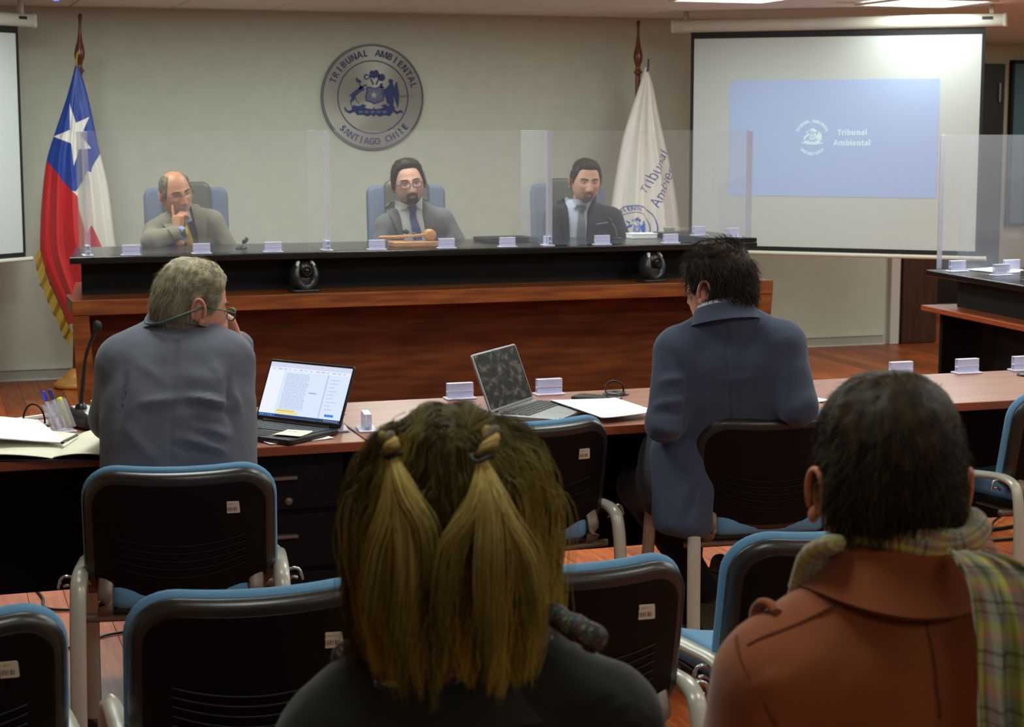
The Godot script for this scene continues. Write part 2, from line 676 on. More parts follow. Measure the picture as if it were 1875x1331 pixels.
func make_materials() -> void:
	M.wall = triplanar(mat(Color(1, 1, 1), 0.85), noise_tex(0.02, [[0.0, "#c0c4b6"], [1.0, "#c7cbbd"]]), Vector3(0.7, 0.7, 0.7), true)
	M.wall2 = mat(hx("#b9ab90"), 0.85)
	M.tile = triplanar(mat(Color(1, 1, 1), 0.9), noise_tex(0.2, [[0.0, "#d2d0ca"], [0.45, "#e4e2dc"], [1.0, "#e9e7e2"]], 2), Vector3(2, 2, 2), true)
	M.gridbar = mat(hx("#b9b7af"), 0.6)
	M.panel_glow = mat(hx("#ffffff"), 0.5)
	M.panel_glow.emission_enabled = true
	M.panel_glow.emission = Color(1, 0.99, 0.96)
	M.panel_glow.emission_energy_multiplier = 1.6
	M.trim = mat(hx("#c9c8c0"), 0.5)
	M.base = mat(hx("#a9a89f"), 0.5)
	var grain := noise_tex(0.012, [[0.0, "#54290f"], [0.4, "#6a3715"], [0.6, "#78411b"], [1.0, "#8c5226"]], 5, 3)
	M.wood = triplanar(mat(Color(1, 1, 1), 0.34), grain, Vector3(0.35, 4.0, 4.0))
	M.wood_dark = triplanar(mat(Color(0.78, 0.7, 0.6), 0.5, 0.0, 0.35), grain, Vector3(0.35, 3.0, 3.0))
	var dgrain := noise_tex(0.012, [[0.0, "#875443"], [0.5, "#9a6652"], [1.0, "#ab7762"]], 5, 8)
	M.desk = triplanar(mat(Color(1, 1, 1), 0.33), dgrain, Vector3(0.35, 5.0, 5.0))
	M.desk_edge = triplanar(mat(Color(0.95, 0.72, 0.5), 0.4), dgrain, Vector3(0.35, 5.0, 5.0))
	M.door = triplanar(mat(Color(1, 1, 1), 0.4), noise_tex(0.012, [[0.0, "#2c1608"], [1.0, "#4a2a14"]], 5, 5), Vector3(4, 0.35, 4))
	M.door_dark = mat(hx("#1c100c"), 0.5)
	var fl := noise_tex(0.012, [[0.0, "#8f4520"], [0.5, "#ab5a2e"], [1.0, "#c4723e"]], 5, 11)
	M.planks = []
	for k in 5:
		var m := triplanar(mat([Color(1, 1, 1), Color(0.9, 0.86, 0.82), Color(1.0, 0.94, 0.88), Color(0.82, 0.78, 0.74), Color(0.95, 0.9, 0.9)][k], 0.36, 0.0, 0.35), fl, Vector3(5, 5, 0.4), true)
		M.planks.append(m)
	M.black = triplanar(mat(Color(1, 1, 1), 0.6, 0.0, 0.35), noise_tex(0.3, [[0.0, "#0d0d0c"], [1.0, "#171716"]], 2), Vector3(2, 2, 2))
	M.black_top = mat(hx("#141516"), 0.22)
	M.black_board = mat(hx("#0b0a0b"), 0.6, 0.0, 0.3)
	M.plastic = mat(hx("#0c0c0d"), 0.35)
	M.plastic_soft = mat(hx("#131313"), 0.6, 0.0, 0.4)
	M.grey_plastic = mat(hx("#24282c"), 0.3)
	M.chrome = mat(hx("#b9bcc0"), 0.25, 0.9)
	M.silver = mat(hx("#8f9296"), 0.35, 0.7)
	M.frame_paint = mat(hx("#b9b8aa"), 0.3, 0.15)
	M.flat_bar = mat(hx("#77685c"), 0.4, 0.3)
	M.blue = bump(triplanar(mat(Color(1, 1, 1), 0.9), noise_tex(0.25, [[0.0, "#5480a3"], [1.0, "#6896b8"]], 2), Vector3(3, 3, 3)), noise_tex(0.4, [], 2), 0.03)
	M.chair_back = mat(hx("#070605"), 0.5, 0.0, 0.3)
	M.chair_rim = mat(hx("#201f1c"), 0.33, 0.0, 0.55)
	M.exec_blue = mat(hx("#5d687c"), 0.8)
	M.exec_olive = mat(hx("#4c4f45"), 0.45)
	M.white = mat(hx("#f2f2ee"), 0.7)
	M.paper = mat(hx("#f7f7fa"), 0.8)
	M.cream = mat(hx("#efecd6"), 0.8)
	M.case = mat(hx("#c4c5b9"), 0.4)
	M.screen_black = mat(hx("#0a0b0d"), 0.7)
	M.screen_white = mat(hx("#bcc3c2"), 0.8)
	M.gold = mat(hx("#a88a35"), 0.55, 0.3)
	M.pole = triplanar(mat(Color(1, 1, 1), 0.3), noise_tex(0.012, [[0.0, "#4f2410"], [1.0, "#7a4122"]], 4, 4), Vector3(8, 0.5, 8))
	M.light_wood = triplanar(mat(Color(1, 1, 1), 0.45), noise_tex(0.02, [[0.0, "#a86f34"], [1.0, "#cf9550"]], 4, 6), Vector3(1, 9, 9))
	M.navy = mat(hx("#1c2a66"), 0.5)
	M.brushed = mat(hx("#8f8c84"), 0.38, 0.75)
	M.brushed.anisotropy_enabled = true
	M.brushed.anisotropy = 0.6
	var pane := mat(Color(0.85, 0.88, 0.95, 0.06), 0.03, 0.0, 0.34)
	pane.transparency = BaseMaterial3D.TRANSPARENCY_ALPHA
	M.pane = pane
	var edge := mat(Color(0.72, 0.73, 0.8, 0.62), 0.3)
	edge.transparency = BaseMaterial3D.TRANSPARENCY_ALPHA
	M.pane_edge = edge
	var soft := mat(Color(0.8, 0.8, 0.88, 0.3), 0.3)
	soft.transparency = BaseMaterial3D.TRANSPARENCY_ALPHA
	M.pane_edge_clear = soft
	var ac := mat(Color(0.84, 0.85, 0.97, 0.55), 0.3)
	ac.transparency = BaseMaterial3D.TRANSPARENCY_ALPHA
	M.acrylic = ac
	var ac2 := mat(Color(0.92, 0.92, 1.0, 0.9), 0.3)
	ac2.transparency = BaseMaterial3D.TRANSPARENCY_ALPHA
	M.acrylic_rim = ac2
	M.lens = mat(Color(0.9, 0.95, 0.95, 0.03), 0.02, 0.0, 0.16)
	M.lens.transparency = BaseMaterial3D.TRANSPARENCY_ALPHA
	M.cable = mat(hx("#0a0a0a"), 0.5)
	M.skin = vmat(0.5)
	M.skin.subsurf_scatter_enabled = true
	M.skin.subsurf_scatter_strength = 0.08
	M.hair = vmat(0.55, 0.22)
	M.frosted = mat(hx("#4d6774"), 0.25)


# ---------------------------------------------------------------- the room
func setting() -> void:
	var wb := struct("wall_back", boxm(Vector3(9.55, 2.6, 0.12), 0.0, Vector3(2.275, 1.2, -11.56)), M.wall)
	struct("wall_left", boxm(Vector3(0.12, 2.6, 17), 0.0, Vector3(-2.56, 1.2, -5.5)), M.wall)
	struct("wall_right", boxm(Vector3(0.12, 2.6, 17), 0.0, Vector3(10.56, 1.2, -5.5)), M.wall)
	struct("wall_front", boxm(Vector3(13.3, 2.6, 0.12), 0.0, Vector3(4.0, 1.2, 2.56)), M.wall)
	struct("wall_far", boxm(Vector3(5.5, 2.6, 0.12), 0.0, Vector3(7.8, 1.2, -14.06)), M.wall2)
	struct("wall_passage", boxm(Vector3(0.12, 2.6, 2.4), 0.0, Vector3(6.99, 1.2, -12.8)), M.wall)
	var floor_o := struct("floor", boxm(Vector3(13.4, 0.1, 17), 0.0, Vector3(4.0, -0.072, -5.6)), M.planks[3])
	# boards 0.12 wide along x; the ones in view are pieces of their own
	var rest: Array[Array] = [[], [], [], [], []]
	var bm := boxm(Vector3(0.1188, 0.02, 1.199), 0.0008)
	var made := 0
	for r in 106:
		var x := -2.4 + r * 0.12
		var off := fmod(r * 0.47, 1.2)
		for q in 15:
			var z := 1.7 - off - q * 1.2
			if z < -13.4: continue
			var k := rng.randi() % 5
			var seen := (z > -12.0 and z < -8.6 and (x > 0.0 and x < 0.95 or x > 4.35 and x < 6.95)) or (z > -8.6 and z < -4.8 and (x > 0.1 and x < 1.0 or x > 1.6 and x < 2.8 or x > 3.0 and x < 4.9))
			var at := Vector3(x, -0.0105, z)
			if seen and made < 295:
				made += 1
				obj("plank", bm, M.planks[k], floor_o, at)
			else:
				rest[k].append(at)
	for k in 5:
		var b := MB.new()
		for p in rest[k]:
			var i0 := b.i.size()
			b.box(p, Vector3(0.1188, 0.02, 1.199), 0.0008)
		var o := obj("planks_beyond", b.mesh(), M.planks[k], floor_o)
		o.set_meta("kind", "stuff")
	var ce := struct("ceiling", boxm(Vector3(13.4, 0.1, 17), 0.0, Vector3(4.0, 2.365, -5.6)), M.gridbar)
	# tiles of 0.61 m with recessed joints; the panels of light take the place of a tile
	var tm := boxm(Vector3(0.602, 0.02, 0.602), 0.004)
	var far_tiles := MB.new()
	for a in 22:
		for b in 27:
			var p := Vector3(0.94 + 0.305 + 0.61 * (a - 6), 2.305, -13.75 + 0.61 * b)
			if p.x > 10.3 or p.z > 2.3: continue
			var lamp := false
			for lx in [0.63, 2.46, 4.5, 5.72, 7.9]:
				for lz in [-9.55, -7.1, -4.7, -2.2, 0.3]:
					if absf(p.x - lx) < 0.31 and absf(p.z - lz) < 0.31: lamp = true
			if p.z < -9.0 and p.z > -12.2 and p.x > 0.0 and p.x < 9.5: obj("ceiling_tile", tm, M.tile, ce, p + Vector3(0, 0.014 if lamp else 0.0, 0))
			else: far_tiles.box(p + Vector3(0, 0.014 if lamp else 0.0, 0), Vector3(0.602, 0.02, 0.602), 0.004)
	obj("tiles_beyond", far_tiles.mesh(), M.tile, ce).set_meta("kind", "stuff")
	var bb := MB.new()
	bb.box(Vector3(2.06, 0.035, -11.492), Vector3(9.1, 0.07, 0.016))
	var base := struct("baseboard_back", bb.mesh(), M.base)
	var lines := MB.new()
	lines.box(Vector3(2.06, 0.073, -11.488), Vector3(9.1, 0.012, 0.024), 0.002)
	lines.box(Vector3(2.06, 0.006, -11.484), Vector3(9.1, 0.012, 0.03), 0.002)
	obj("moulding", lines.mesh(), M.trim, base)
	struct("trim_1", boxm(Vector3(0.075, 2.3, 0.04), 0.004, Vector3(6.69, 1.15, -11.482)), M.trim)
	# wooden door leaf at the end of the back wall, behind the right screen
	var d := struct("door_1", boxm(Vector3(0.31, 2.1, 0.03), 0.004, Vector3(6.886, 1.052, -11.485)), M.door)
	obj("door_edge", boxm(Vector3(0.012, 2.1, 0.012), 0.002, Vector3(6.75, 1.052, -11.464)), M.door_dark, d)
	var d2 := struct("door_2", boxm(Vector3(0.9, 2.1, 0.04), 0.004, Vector3(8.73, 1.06, -13.97)), M.door_dark)
	obj("hinge_plate", boxm(Vector3(0.02, 0.17, 0.02), 0.004, Vector3(9.12, 1.86, -13.94)), M.silver, d2)
	var w := MB.new()
	w.box(Vector3(9.85, 1.41, -13.98), Vector3(1.16, 1.42, 0.02))
	var win := struct("window_1", w.mesh(), M.frosted)
	var wf := MB.new()
	for y in [0.69, 2.13]: wf.box(Vector3(9.85, y, -13.97), Vector3(1.2, 0.03, 0.05))
	for x in [9.262, 10.44]: wf.box(Vector3(x, 1.41, -13.97), Vector3(0.03, 1.47, 0.05))
	obj("window_frame", wf.mesh(), M.plastic_soft, win)


# ---------------------------------------------------------------- large furniture
func furniture() -> void:
	bench()
	side_desk()
	desks()
	projection_screens()
	seal()
	flags()
	dividers()
	visitor_chairs()
	judge_chairs()


func bench() -> void:
	var g := thing("judges_bench", "long mahogany judges' bench with a raised black counter facing the room", "bench", Vector3(2.55, 0, -9.3))
	var o := -g.position
	obj("shelf_board", one(func(q): q.box(Vector3(2.55, 0.703, -9.03), Vector3(3.73, 0.075, 0.34), 0.004)), M.wood, g, o)
	var b := MB.new()
	b.prism(Transform3D(Basis(Vector3(1, 0, 0), Vector3(0, 1, 0), Vector3(-0.106, 0, 1)), Vector3(0.11, 0, -9.9)), PackedVector2Array([Vector2(0.685, 0.664), Vector2(0.765, 0.664), Vector2(0.795, 0.0), Vector2(0.712, 0.0)]), 1.035)
	obj("end_panel", b.mesh(), M.wood, g, o)
	b = MB.new()
	b.prism(Transform3D(Basis(), Vector3(0, 0, -9.9)), PackedVector2Array([Vector2(4.332, 0.664), Vector2(4.415, 0.664), Vector2(4.355, 0.0), Vector2(4.275, 0.0)]), 1.035)
	obj("end_panel", b.mesh(), M.wood, g, o)
	for s in [[[0.716, -9.2], [0.84, -9.2], [0.93, -9.9], [0.79, -9.9]], [[4.305, -9.2], [4.415, -9.2], [4.415, -9.9], [4.305, -9.9]]]:
		var pl := PackedVector2Array()
		for p in s: pl.append(Vector2(p[0], -p[1]))
		obj("side_shelf", one(func(q): q.prism(Transform3D(Basis(Vector3(1, 0, 0), -HALF_PI), Vector3(0, 0.6655, 0)), pl, 0.075)), M.wood, g, o)
	obj("front_panel", one(func(q): q.box(Vector3(2.55, 0.335, -9.16), Vector3(3.5, 0.665, 0.03), 0.002)), M.wood_dark, g, o)
	obj("riser_panel", one(func(q): q.box(Vector3(2.535, 0.825, -9.155), Vector3(3.55, 0.17, 0.03), 0.002)), M.black, g, o)
	for s in [[0.775, 0.106], [4.295, 0.0]]:
		obj("riser_panel", one(func(q): q.box(Vector3(s[0] + 0.035 * signf(s[1]), 0.825, -9.5), Vector3(0.03, 0.17, 0.65), 0.002, Basis(Vector3.UP, -s[1]))), M.black, g, o)
	var top := PackedVector2Array([Vector2(0.688, 8.925), Vector2(4.345, 8.925), Vector2(4.345, 9.675), Vector2(0.778, 9.675)])
	obj("counter_top", one(func(q): q.pad(Transform3D(Basis(Vector3(1, 0, 0), -HALF_PI), Vector3(0, 0.9265, 0)), top, 0.033, 0.005)), M.black_top, g, o)
	b = MB.new()
	b.prism(Transform3D(Basis(Vector3(1, 0, 0), -HALF_PI), Vector3(0, 0.9445, 0)), PackedVector2Array([Vector2(4.03, 9.35), Vector2(4.12, 8.98), Vector2(4.345, 8.93), Vector2(4.345, 9.65), Vector2(4.03, 9.65)]), 0.022)
	obj("return_board", b.mesh(), M.black_top, g, o)


func side_desk() -> void:
	var g := thing("side_desk", "dark side desk with wood ledge and black raised top at the right edge", "desk", Vector3(4.46, 0, -7.41), -0.0645)
	obj("shelf_board", boxm(Vector3(0.55, 0.025, 2.9), 0.004, Vector3(0.275, 0.7275, 1.45)), M.desk_edge, g)
	obj("riser_panel", boxm(Vector3(0.025, 0.14, 2.7), 0.002, Vector3(0.135, 0.81, 1.47)), M.black, g)
	obj("counter_top", boxm(Vector3(0.6, 0.028, 2.86), 0.005, Vector3(0.31, 0.893, 1.45)), M.black_top, g)
	obj("front_panel", boxm(Vector3(0.025, 0.714, 2.6), 0.002, Vector3(0.3, 0.358, 1.46)), M.black, g)
	obj("end_panel", boxm(Vector3(0.45, 0.714, 0.028), 0.002, Vector3(0.29, 0.358, 0.08)), M.black_board, g)


func desks() -> void:
	# three joined tables in a row; visitors' side faces the camera
	var rows := [[-0.42, 1.131, "wooden desk carrying the open notebook, pen holder and lit laptop", -4.69], [1.137, 2.62, "wooden middle desk carrying the silver laptop, phone and loose white sheet", -4.72], [2.626, 4.1, "wooden right-hand desk behind the head of the visitor in rust coat", -4.78]]
	for r in rows:
		var w: float = r[1] - r[0]
		var d: float = -r[3]
		var depth := 5.38 - d
		var g := thing("desk", r[2], "desk", Vector3((r[0] + r[1]) * 0.5, 0, -(d + 5.38) * 0.5), 0.0, "hearing desks joined in a row")
		obj("desktop", boxm(Vector3(w, 0.026, depth - 0.004), 0.003, Vector3(0, 0.717, -0.002)), M.desk, g)
		obj("edge_band", boxm(Vector3(w, 0.026, 0.006), 0.002, Vector3(0, 0.717, depth * 0.5 - 0.001)), M.desk_edge, g)
		for s in [-1, 1]:
			obj("side_panel", boxm(Vector3(0.025, 0.7, depth - 0.1), 0.002, Vector3(s * (w * 0.5 - 0.02), 0.352, 0)), M.black_board, g)
		obj("modesty_panel", boxm(Vector3(w - 0.06, 0.48, 0.018), 0.002, Vector3(0, 0.465, -depth * 0.5 + 0.06)), M.black_board, g)
		if r[0] < 0.0:
			var p := Vector3(0.55, 0, 0.04)
			obj("pedestal", boxm(Vector3(0.36, 0.5, 0.44), 0.004, p + Vector3(0, 0.45, 0)), M.black_board, g)
			for k in 3:
				var dr := obj("drawer", boxm(Vector3(0.35, 0.15, 0.016), 0.003, p + Vector3(0, 0.615 - k * 0.162, 0.228)), M.black_board, g)
				obj("handle", boxm(Vector3(0.09, 0.012, 0.02), 0.004, p + Vector3(0.0, 0.63 - k * 0.162, 0.243)), M.flat_bar, dr)
			obj("lock", one(func(q): q.lathe(Transform3D(Basis(Vector3(1, 0, 0), HALF_PI), p + Vector3(0.02, 0.565, 0.236)), [Vector2(0, 0), Vector2(0.011, 0), Vector2(0.011, 0.006), Vector2(0, 0.007)], 14)), M.flat_bar, g)


func emblem_shapes() -> Array:                   # shield with star, deer, condor, plumes and ribbon, in units of the plaque's radius
	var s := []
	var P := func(a: Array) -> PackedVector2Array:
		var o := PackedVector2Array()
		for k in range(0, a.size(), 2): o.append(Vector2((a[k] - 615.0) / 565.0, -(a[k + 1] - 650.0) / 565.0))
		return o
	var disc := func(x: float, y: float, r: float) -> PackedVector2Array:
		var o := []
		for k in 18: o.append_array([x + r * cos(TAU * k / 18), y + r * sin(TAU * k / 18)])
		return P.call(o)
	s.append([P.call([585, 455, 575, 425, 580, 385, 600, 362, 622, 375, 640, 360, 668, 362, 682, 390, 690, 420, 672, 450, 650, 440, 625, 455, 605, 440]), 0])   # plumes
	for d in [[545, 435, 31, 0], [712, 440, 40, 0], [548, 436, 16, 1]]: s.append([disc.call(d[0], d[1], d[2]), d[3]])
	s.append([P.call([583, 455, 600, 455, 628, 512, 614, 522]), 0])
	s.append([P.call([690, 450, 672, 452, 642, 512, 656, 522]), 0])
	s.append([P.call([680, 530, 700, 503, 726, 500, 722, 528, 742, 552, 705, 552]), 0])
	s.append([P.call([425, 452, 440, 440, 452, 455, 482, 470, 492, 492, 470, 505, 498, 540, 520, 555, 516, 580, 478, 592, 452, 618, 420, 640, 428, 668, 446, 700, 470, 712, 452, 714, 432, 690, 412, 664, 404, 690, 376, 700, 382, 742, 370, 738, 362, 690, 378, 664, 372, 642, 350, 636, 372, 618, 404, 590, 452, 558, 470, 538, 462, 506, 428, 478]), 0])   # deer
	s.append([P.call([452, 556, 500, 528, 540, 512, 556, 526, 520, 536, 470, 570]), 0])
	s.append([disc.call(812, 480, 26), 0])
	s.append([P.call([800, 505, 836, 500, 850, 540, 868, 490, 884, 486, 892, 540, 906, 620, 902, 700, 888, 770, 872, 720, 850, 660, 838, 640, 846, 700, 836, 742, 800, 738, 770, 715, 756, 660, 726, 600, 724, 570, 760, 552, 782, 530]), 0])     # condor
	s.append([P.call([535, 545, 575, 535, 632, 552, 690, 535, 730, 545, 718, 590, 738, 640, 728, 690, 680, 706, 632, 726, 585, 706, 535, 690, 528, 640, 545, 590]), 0])  # shield
	s.append([P.call([549, 557, 578, 547, 632, 564, 686, 547, 716, 557, 705, 592, 723, 640, 715, 680, 676, 694, 632, 711, 590, 694, 548, 680, 541, 640, 558, 592]), 2])
	var st := []
	for k in 10:
		var r := 44.0 if k % 2 == 0 else 17.0
		st.append_array([624.0 + r * sin(TAU * k / 10), 628.0 - r * cos(TAU * k / 10)])
	s.append([P.call(st), 1])
	s.append([P.call([292, 762, 312, 756, 322, 782, 350, 796, 384, 776, 374, 752, 400, 734, 440, 744, 470, 742, 500, 722, 545, 738, 520, 760, 560, 772, 614, 776, 614, 762, 632, 762, 632, 776, 690, 772, 730, 758, 700, 738, 745, 722, 780, 742, 830, 736, 860, 756, 850, 780, 884, 800, 914, 784, 936, 790, 948, 824, 920, 812, 880, 832, 836, 806, 800, 852, 740, 840, 690, 858, 640, 836, 620, 860, 600, 836, 545, 856, 510, 838, 440, 842, 410, 806, 350, 826, 310, 800]), 0])   # ribbon
	for k in 5: s.append([P.call([450 + k * 66, 796, 494 + k * 66, 790, 500 + k * 66, 816, 456 + k * 66, 822]), 2])
	return s


func letter(ch: String, size: float, depth: float, bold := true) -> TextMesh:
	var tm := TextMesh.new()
	var f := SystemFont.new()
	f.font_names = PackedStringArray(["Droid Sans"])
	f.font_weight = 700 if bold else 400
	tm.font = f
	tm.text = "l" if ch == "I" else ch
	tm.font_size = 32
	tm.pixel_size = size / (32.0 * 0.72)
	tm.depth = depth
	tm.curve_step = 1.0
	return tm


func seal() -> void:
	var g := thing("wall_seal", "round brushed metal seal with blue coat of arms and lettering on the wall", "plaque", Vector3(2.828, 1.755, -11.495))
	var R := 0.34
	obj("disc", one(func(q): q.lathe(Transform3D(Basis(Vector3(1, 0, 0), HALF_PI), Vector3.ZERO), [Vector2(0, 0), Vector2(R, 0), Vector2(R, 0), Vector2(R, 0.02), Vector2(R - 0.004, 0.024), Vector2(R - 0.004, 0.024), Vector2(0, 0.0241)], 96)), M.brushed, g)
	for r in [[0.327, 0.333], [0.229, 0.236]]:
		obj("ring", one(func(q): q.lathe(Transform3D(Basis(Vector3(1, 0, 0), HALF_PI), Vector3(0, 0, 0.023)), [Vector2(r[0], 0), Vector2(r[0], 0.003), Vector2(r[0], 0.003), Vector2(r[1], 0.003), Vector2(r[1], 0.003), Vector2(r[1], 0)], 96)), M.navy, g)
	for row in [["TRIBUNAL AMBIENTAL", 0.283, 3.0, 8.35, false], ["SANTIAGO CHILE", 0.283, -1.5, 7.2, true]]:
		var s: String = row[0]
		for k in s.length():
			if s[k] == " ": continue
			var a: float = deg_to_rad(row[2] + (k - (s.length() - 1) * 0.5) * row[3] * (-1.0 if row[4] else 1.0) + (180.0 if row[4] else 0.0))
			var tm := letter(s[k], 0.042, 0.004)
			var o := obj("letter", tm, M.navy, g)
			var bb := tm.get_aabb()
			var b := Basis(Vector3(0, 0, 1), -a + (PI if row[4] else 0.0))
			o.transform = Transform3D(b, Vector3(sin(a), cos(a), 0) * row[1] + Vector3(0, 0, 0.0255) - b * Vector3(bb.get_center().x, bb.get_center().y, 0))
	var e := MB.new(); var e1 := MB.new()
	for s in emblem_shapes():
		var q: PackedVector2Array = s[0]
		for k in q.size(): q[k] *= R
		(e if s[1] != 1 else e1).prism(Transform3D(Basis(), Vector3(0, 0, 0.023)), q, 0.003 if s[1] == 0 else 0.0042 if s[1] == 2 else 0.0052)
	# the paler fields of the shield and the ribbon
	var pale := MB.new()
	for s in emblem_shapes():
		if s[1] != 2: continue
		var q: PackedVector2Array = s[0]
		for k in q.size(): q[k] *= R
		pale.prism(Transform3D(Basis(), Vector3(0, 0, 0.0265)), q, 0.0011)
	obj("coat_of_arms", e.mesh(), M.navy, g)
	obj("star", e1.mesh(), M.brushed, g)
	obj("shield", pale.mesh(), mat(hx("#5a6078"), 0.4, 0.4), g)


func pole_mesh(top: float, r: float) -> ArrayMesh:
	var b := MB.new()
	b.lathe(Transform3D(), [Vector2(0, 0.08), Vector2(r, 0.08), Vector2(r, top - 0.36), Vector2(0, top - 0.36)], 18)
	return b.mesh()

func finial_mesh(top: float) -> ArrayMesh:
	var b := MB.new()
	b.lathe(Transform3D(Basis(), Vector3(0, top - 0.36, 0)), [Vector2(0, 0), Vector2(0.018, 0), Vector2(0.019, 0.01), Vector2(0.028, 0.018), Vector2(0.028, 0.026), Vector2(0.019, 0.034), Vector2(0.015, 0.055), Vector2(0.02, 0.075), Vector2(0.029, 0.1), Vector2(0.031, 0.125), Vector2(0.026, 0.155), Vector2(0.017, 0.19), Vector2(0.011, 0.23), Vector2(0.008, 0.275), Vector2(0.0075, 0.31), Vector2(0.012, 0.325), Vector2(0.013, 0.335), Vector2(0.011, 0.35), Vector2(0, 0.36)], 22)
	return b.mesh()

func stand_mesh() -> ArrayMesh:
	return one(func(q): q.lathe(Transform3D(), [Vector2(0, 0), Vector2(0.155, 0), Vector2(0.165, 0.012), Vector2(0.16, 0.03), Vector2(0.13, 0.05), Vector2(0.1, 0.055), Vector2(0.085, 0.075), Vector2(0.06, 0.1), Vector2(0.035, 0.12), Vector2(0, 0.13)], 32))

func drape(lf: Array, rg: Array, z: float, deep: float, folds: Array, back: float) -> ArrayMesh:
	# cloth gathered at the pole: left and right outline (x by height), a folded front and a plainer back, closed round
	var b := MB.new()
	var v0 := 0
	var nu := 120
	var nv := 70
	var edge := func(e: Array, s: float) -> Vector2:
		var f := s * (e.size() - 1)
		var k := mini(int(f), e.size() - 2)
		var p: Vector2 = e[k]; var q: Vector2 = e[k + 1]
		return p.cubic_interpolate(q, e[maxi(k - 1, 0)], e[mini(k + 2, e.size() - 1)], f - k)
	for r in nv + 1:
		var s := float(r) / nv
		var a: Vector2 = edge.call(lf, s); var c: Vector2 = edge.call(rg, s)
		for k in nu:
			var u := float(k) / nu
			var w := u * 2.0 if u < 0.5 else 2.0 - u * 2.0
			var p := a.lerp(c, w)
			var bulge := sqrt(maxf(0.0, 1.0 - pow(2.0 * w - 1.0, 2.0))) * deep * (0.15 + s)
			var zz := bulge if u < 0.5 else -bulge * back
			if u < 0.5:
				for f in folds:                        # a fold: place across, width, height, drift downward, start
					var dw: float = (w - f[0] - f[3] * s)
					zz += f[2] * g1(dw, f[1]) * ss(f[4], f[4] + 0.35, s)
			b.vert(Vector3(p.x, p.y, z + zz), Vector2(p.x, p.y))
	for r in nv:
		for k in nu:
			var q := r * nu + k
			var q2 := r * nu + (k + 1) % nu
			b.quad(q, q2, q2 + nu, q + nu)
	b.closed(v0, 0)
	return b.mesh()


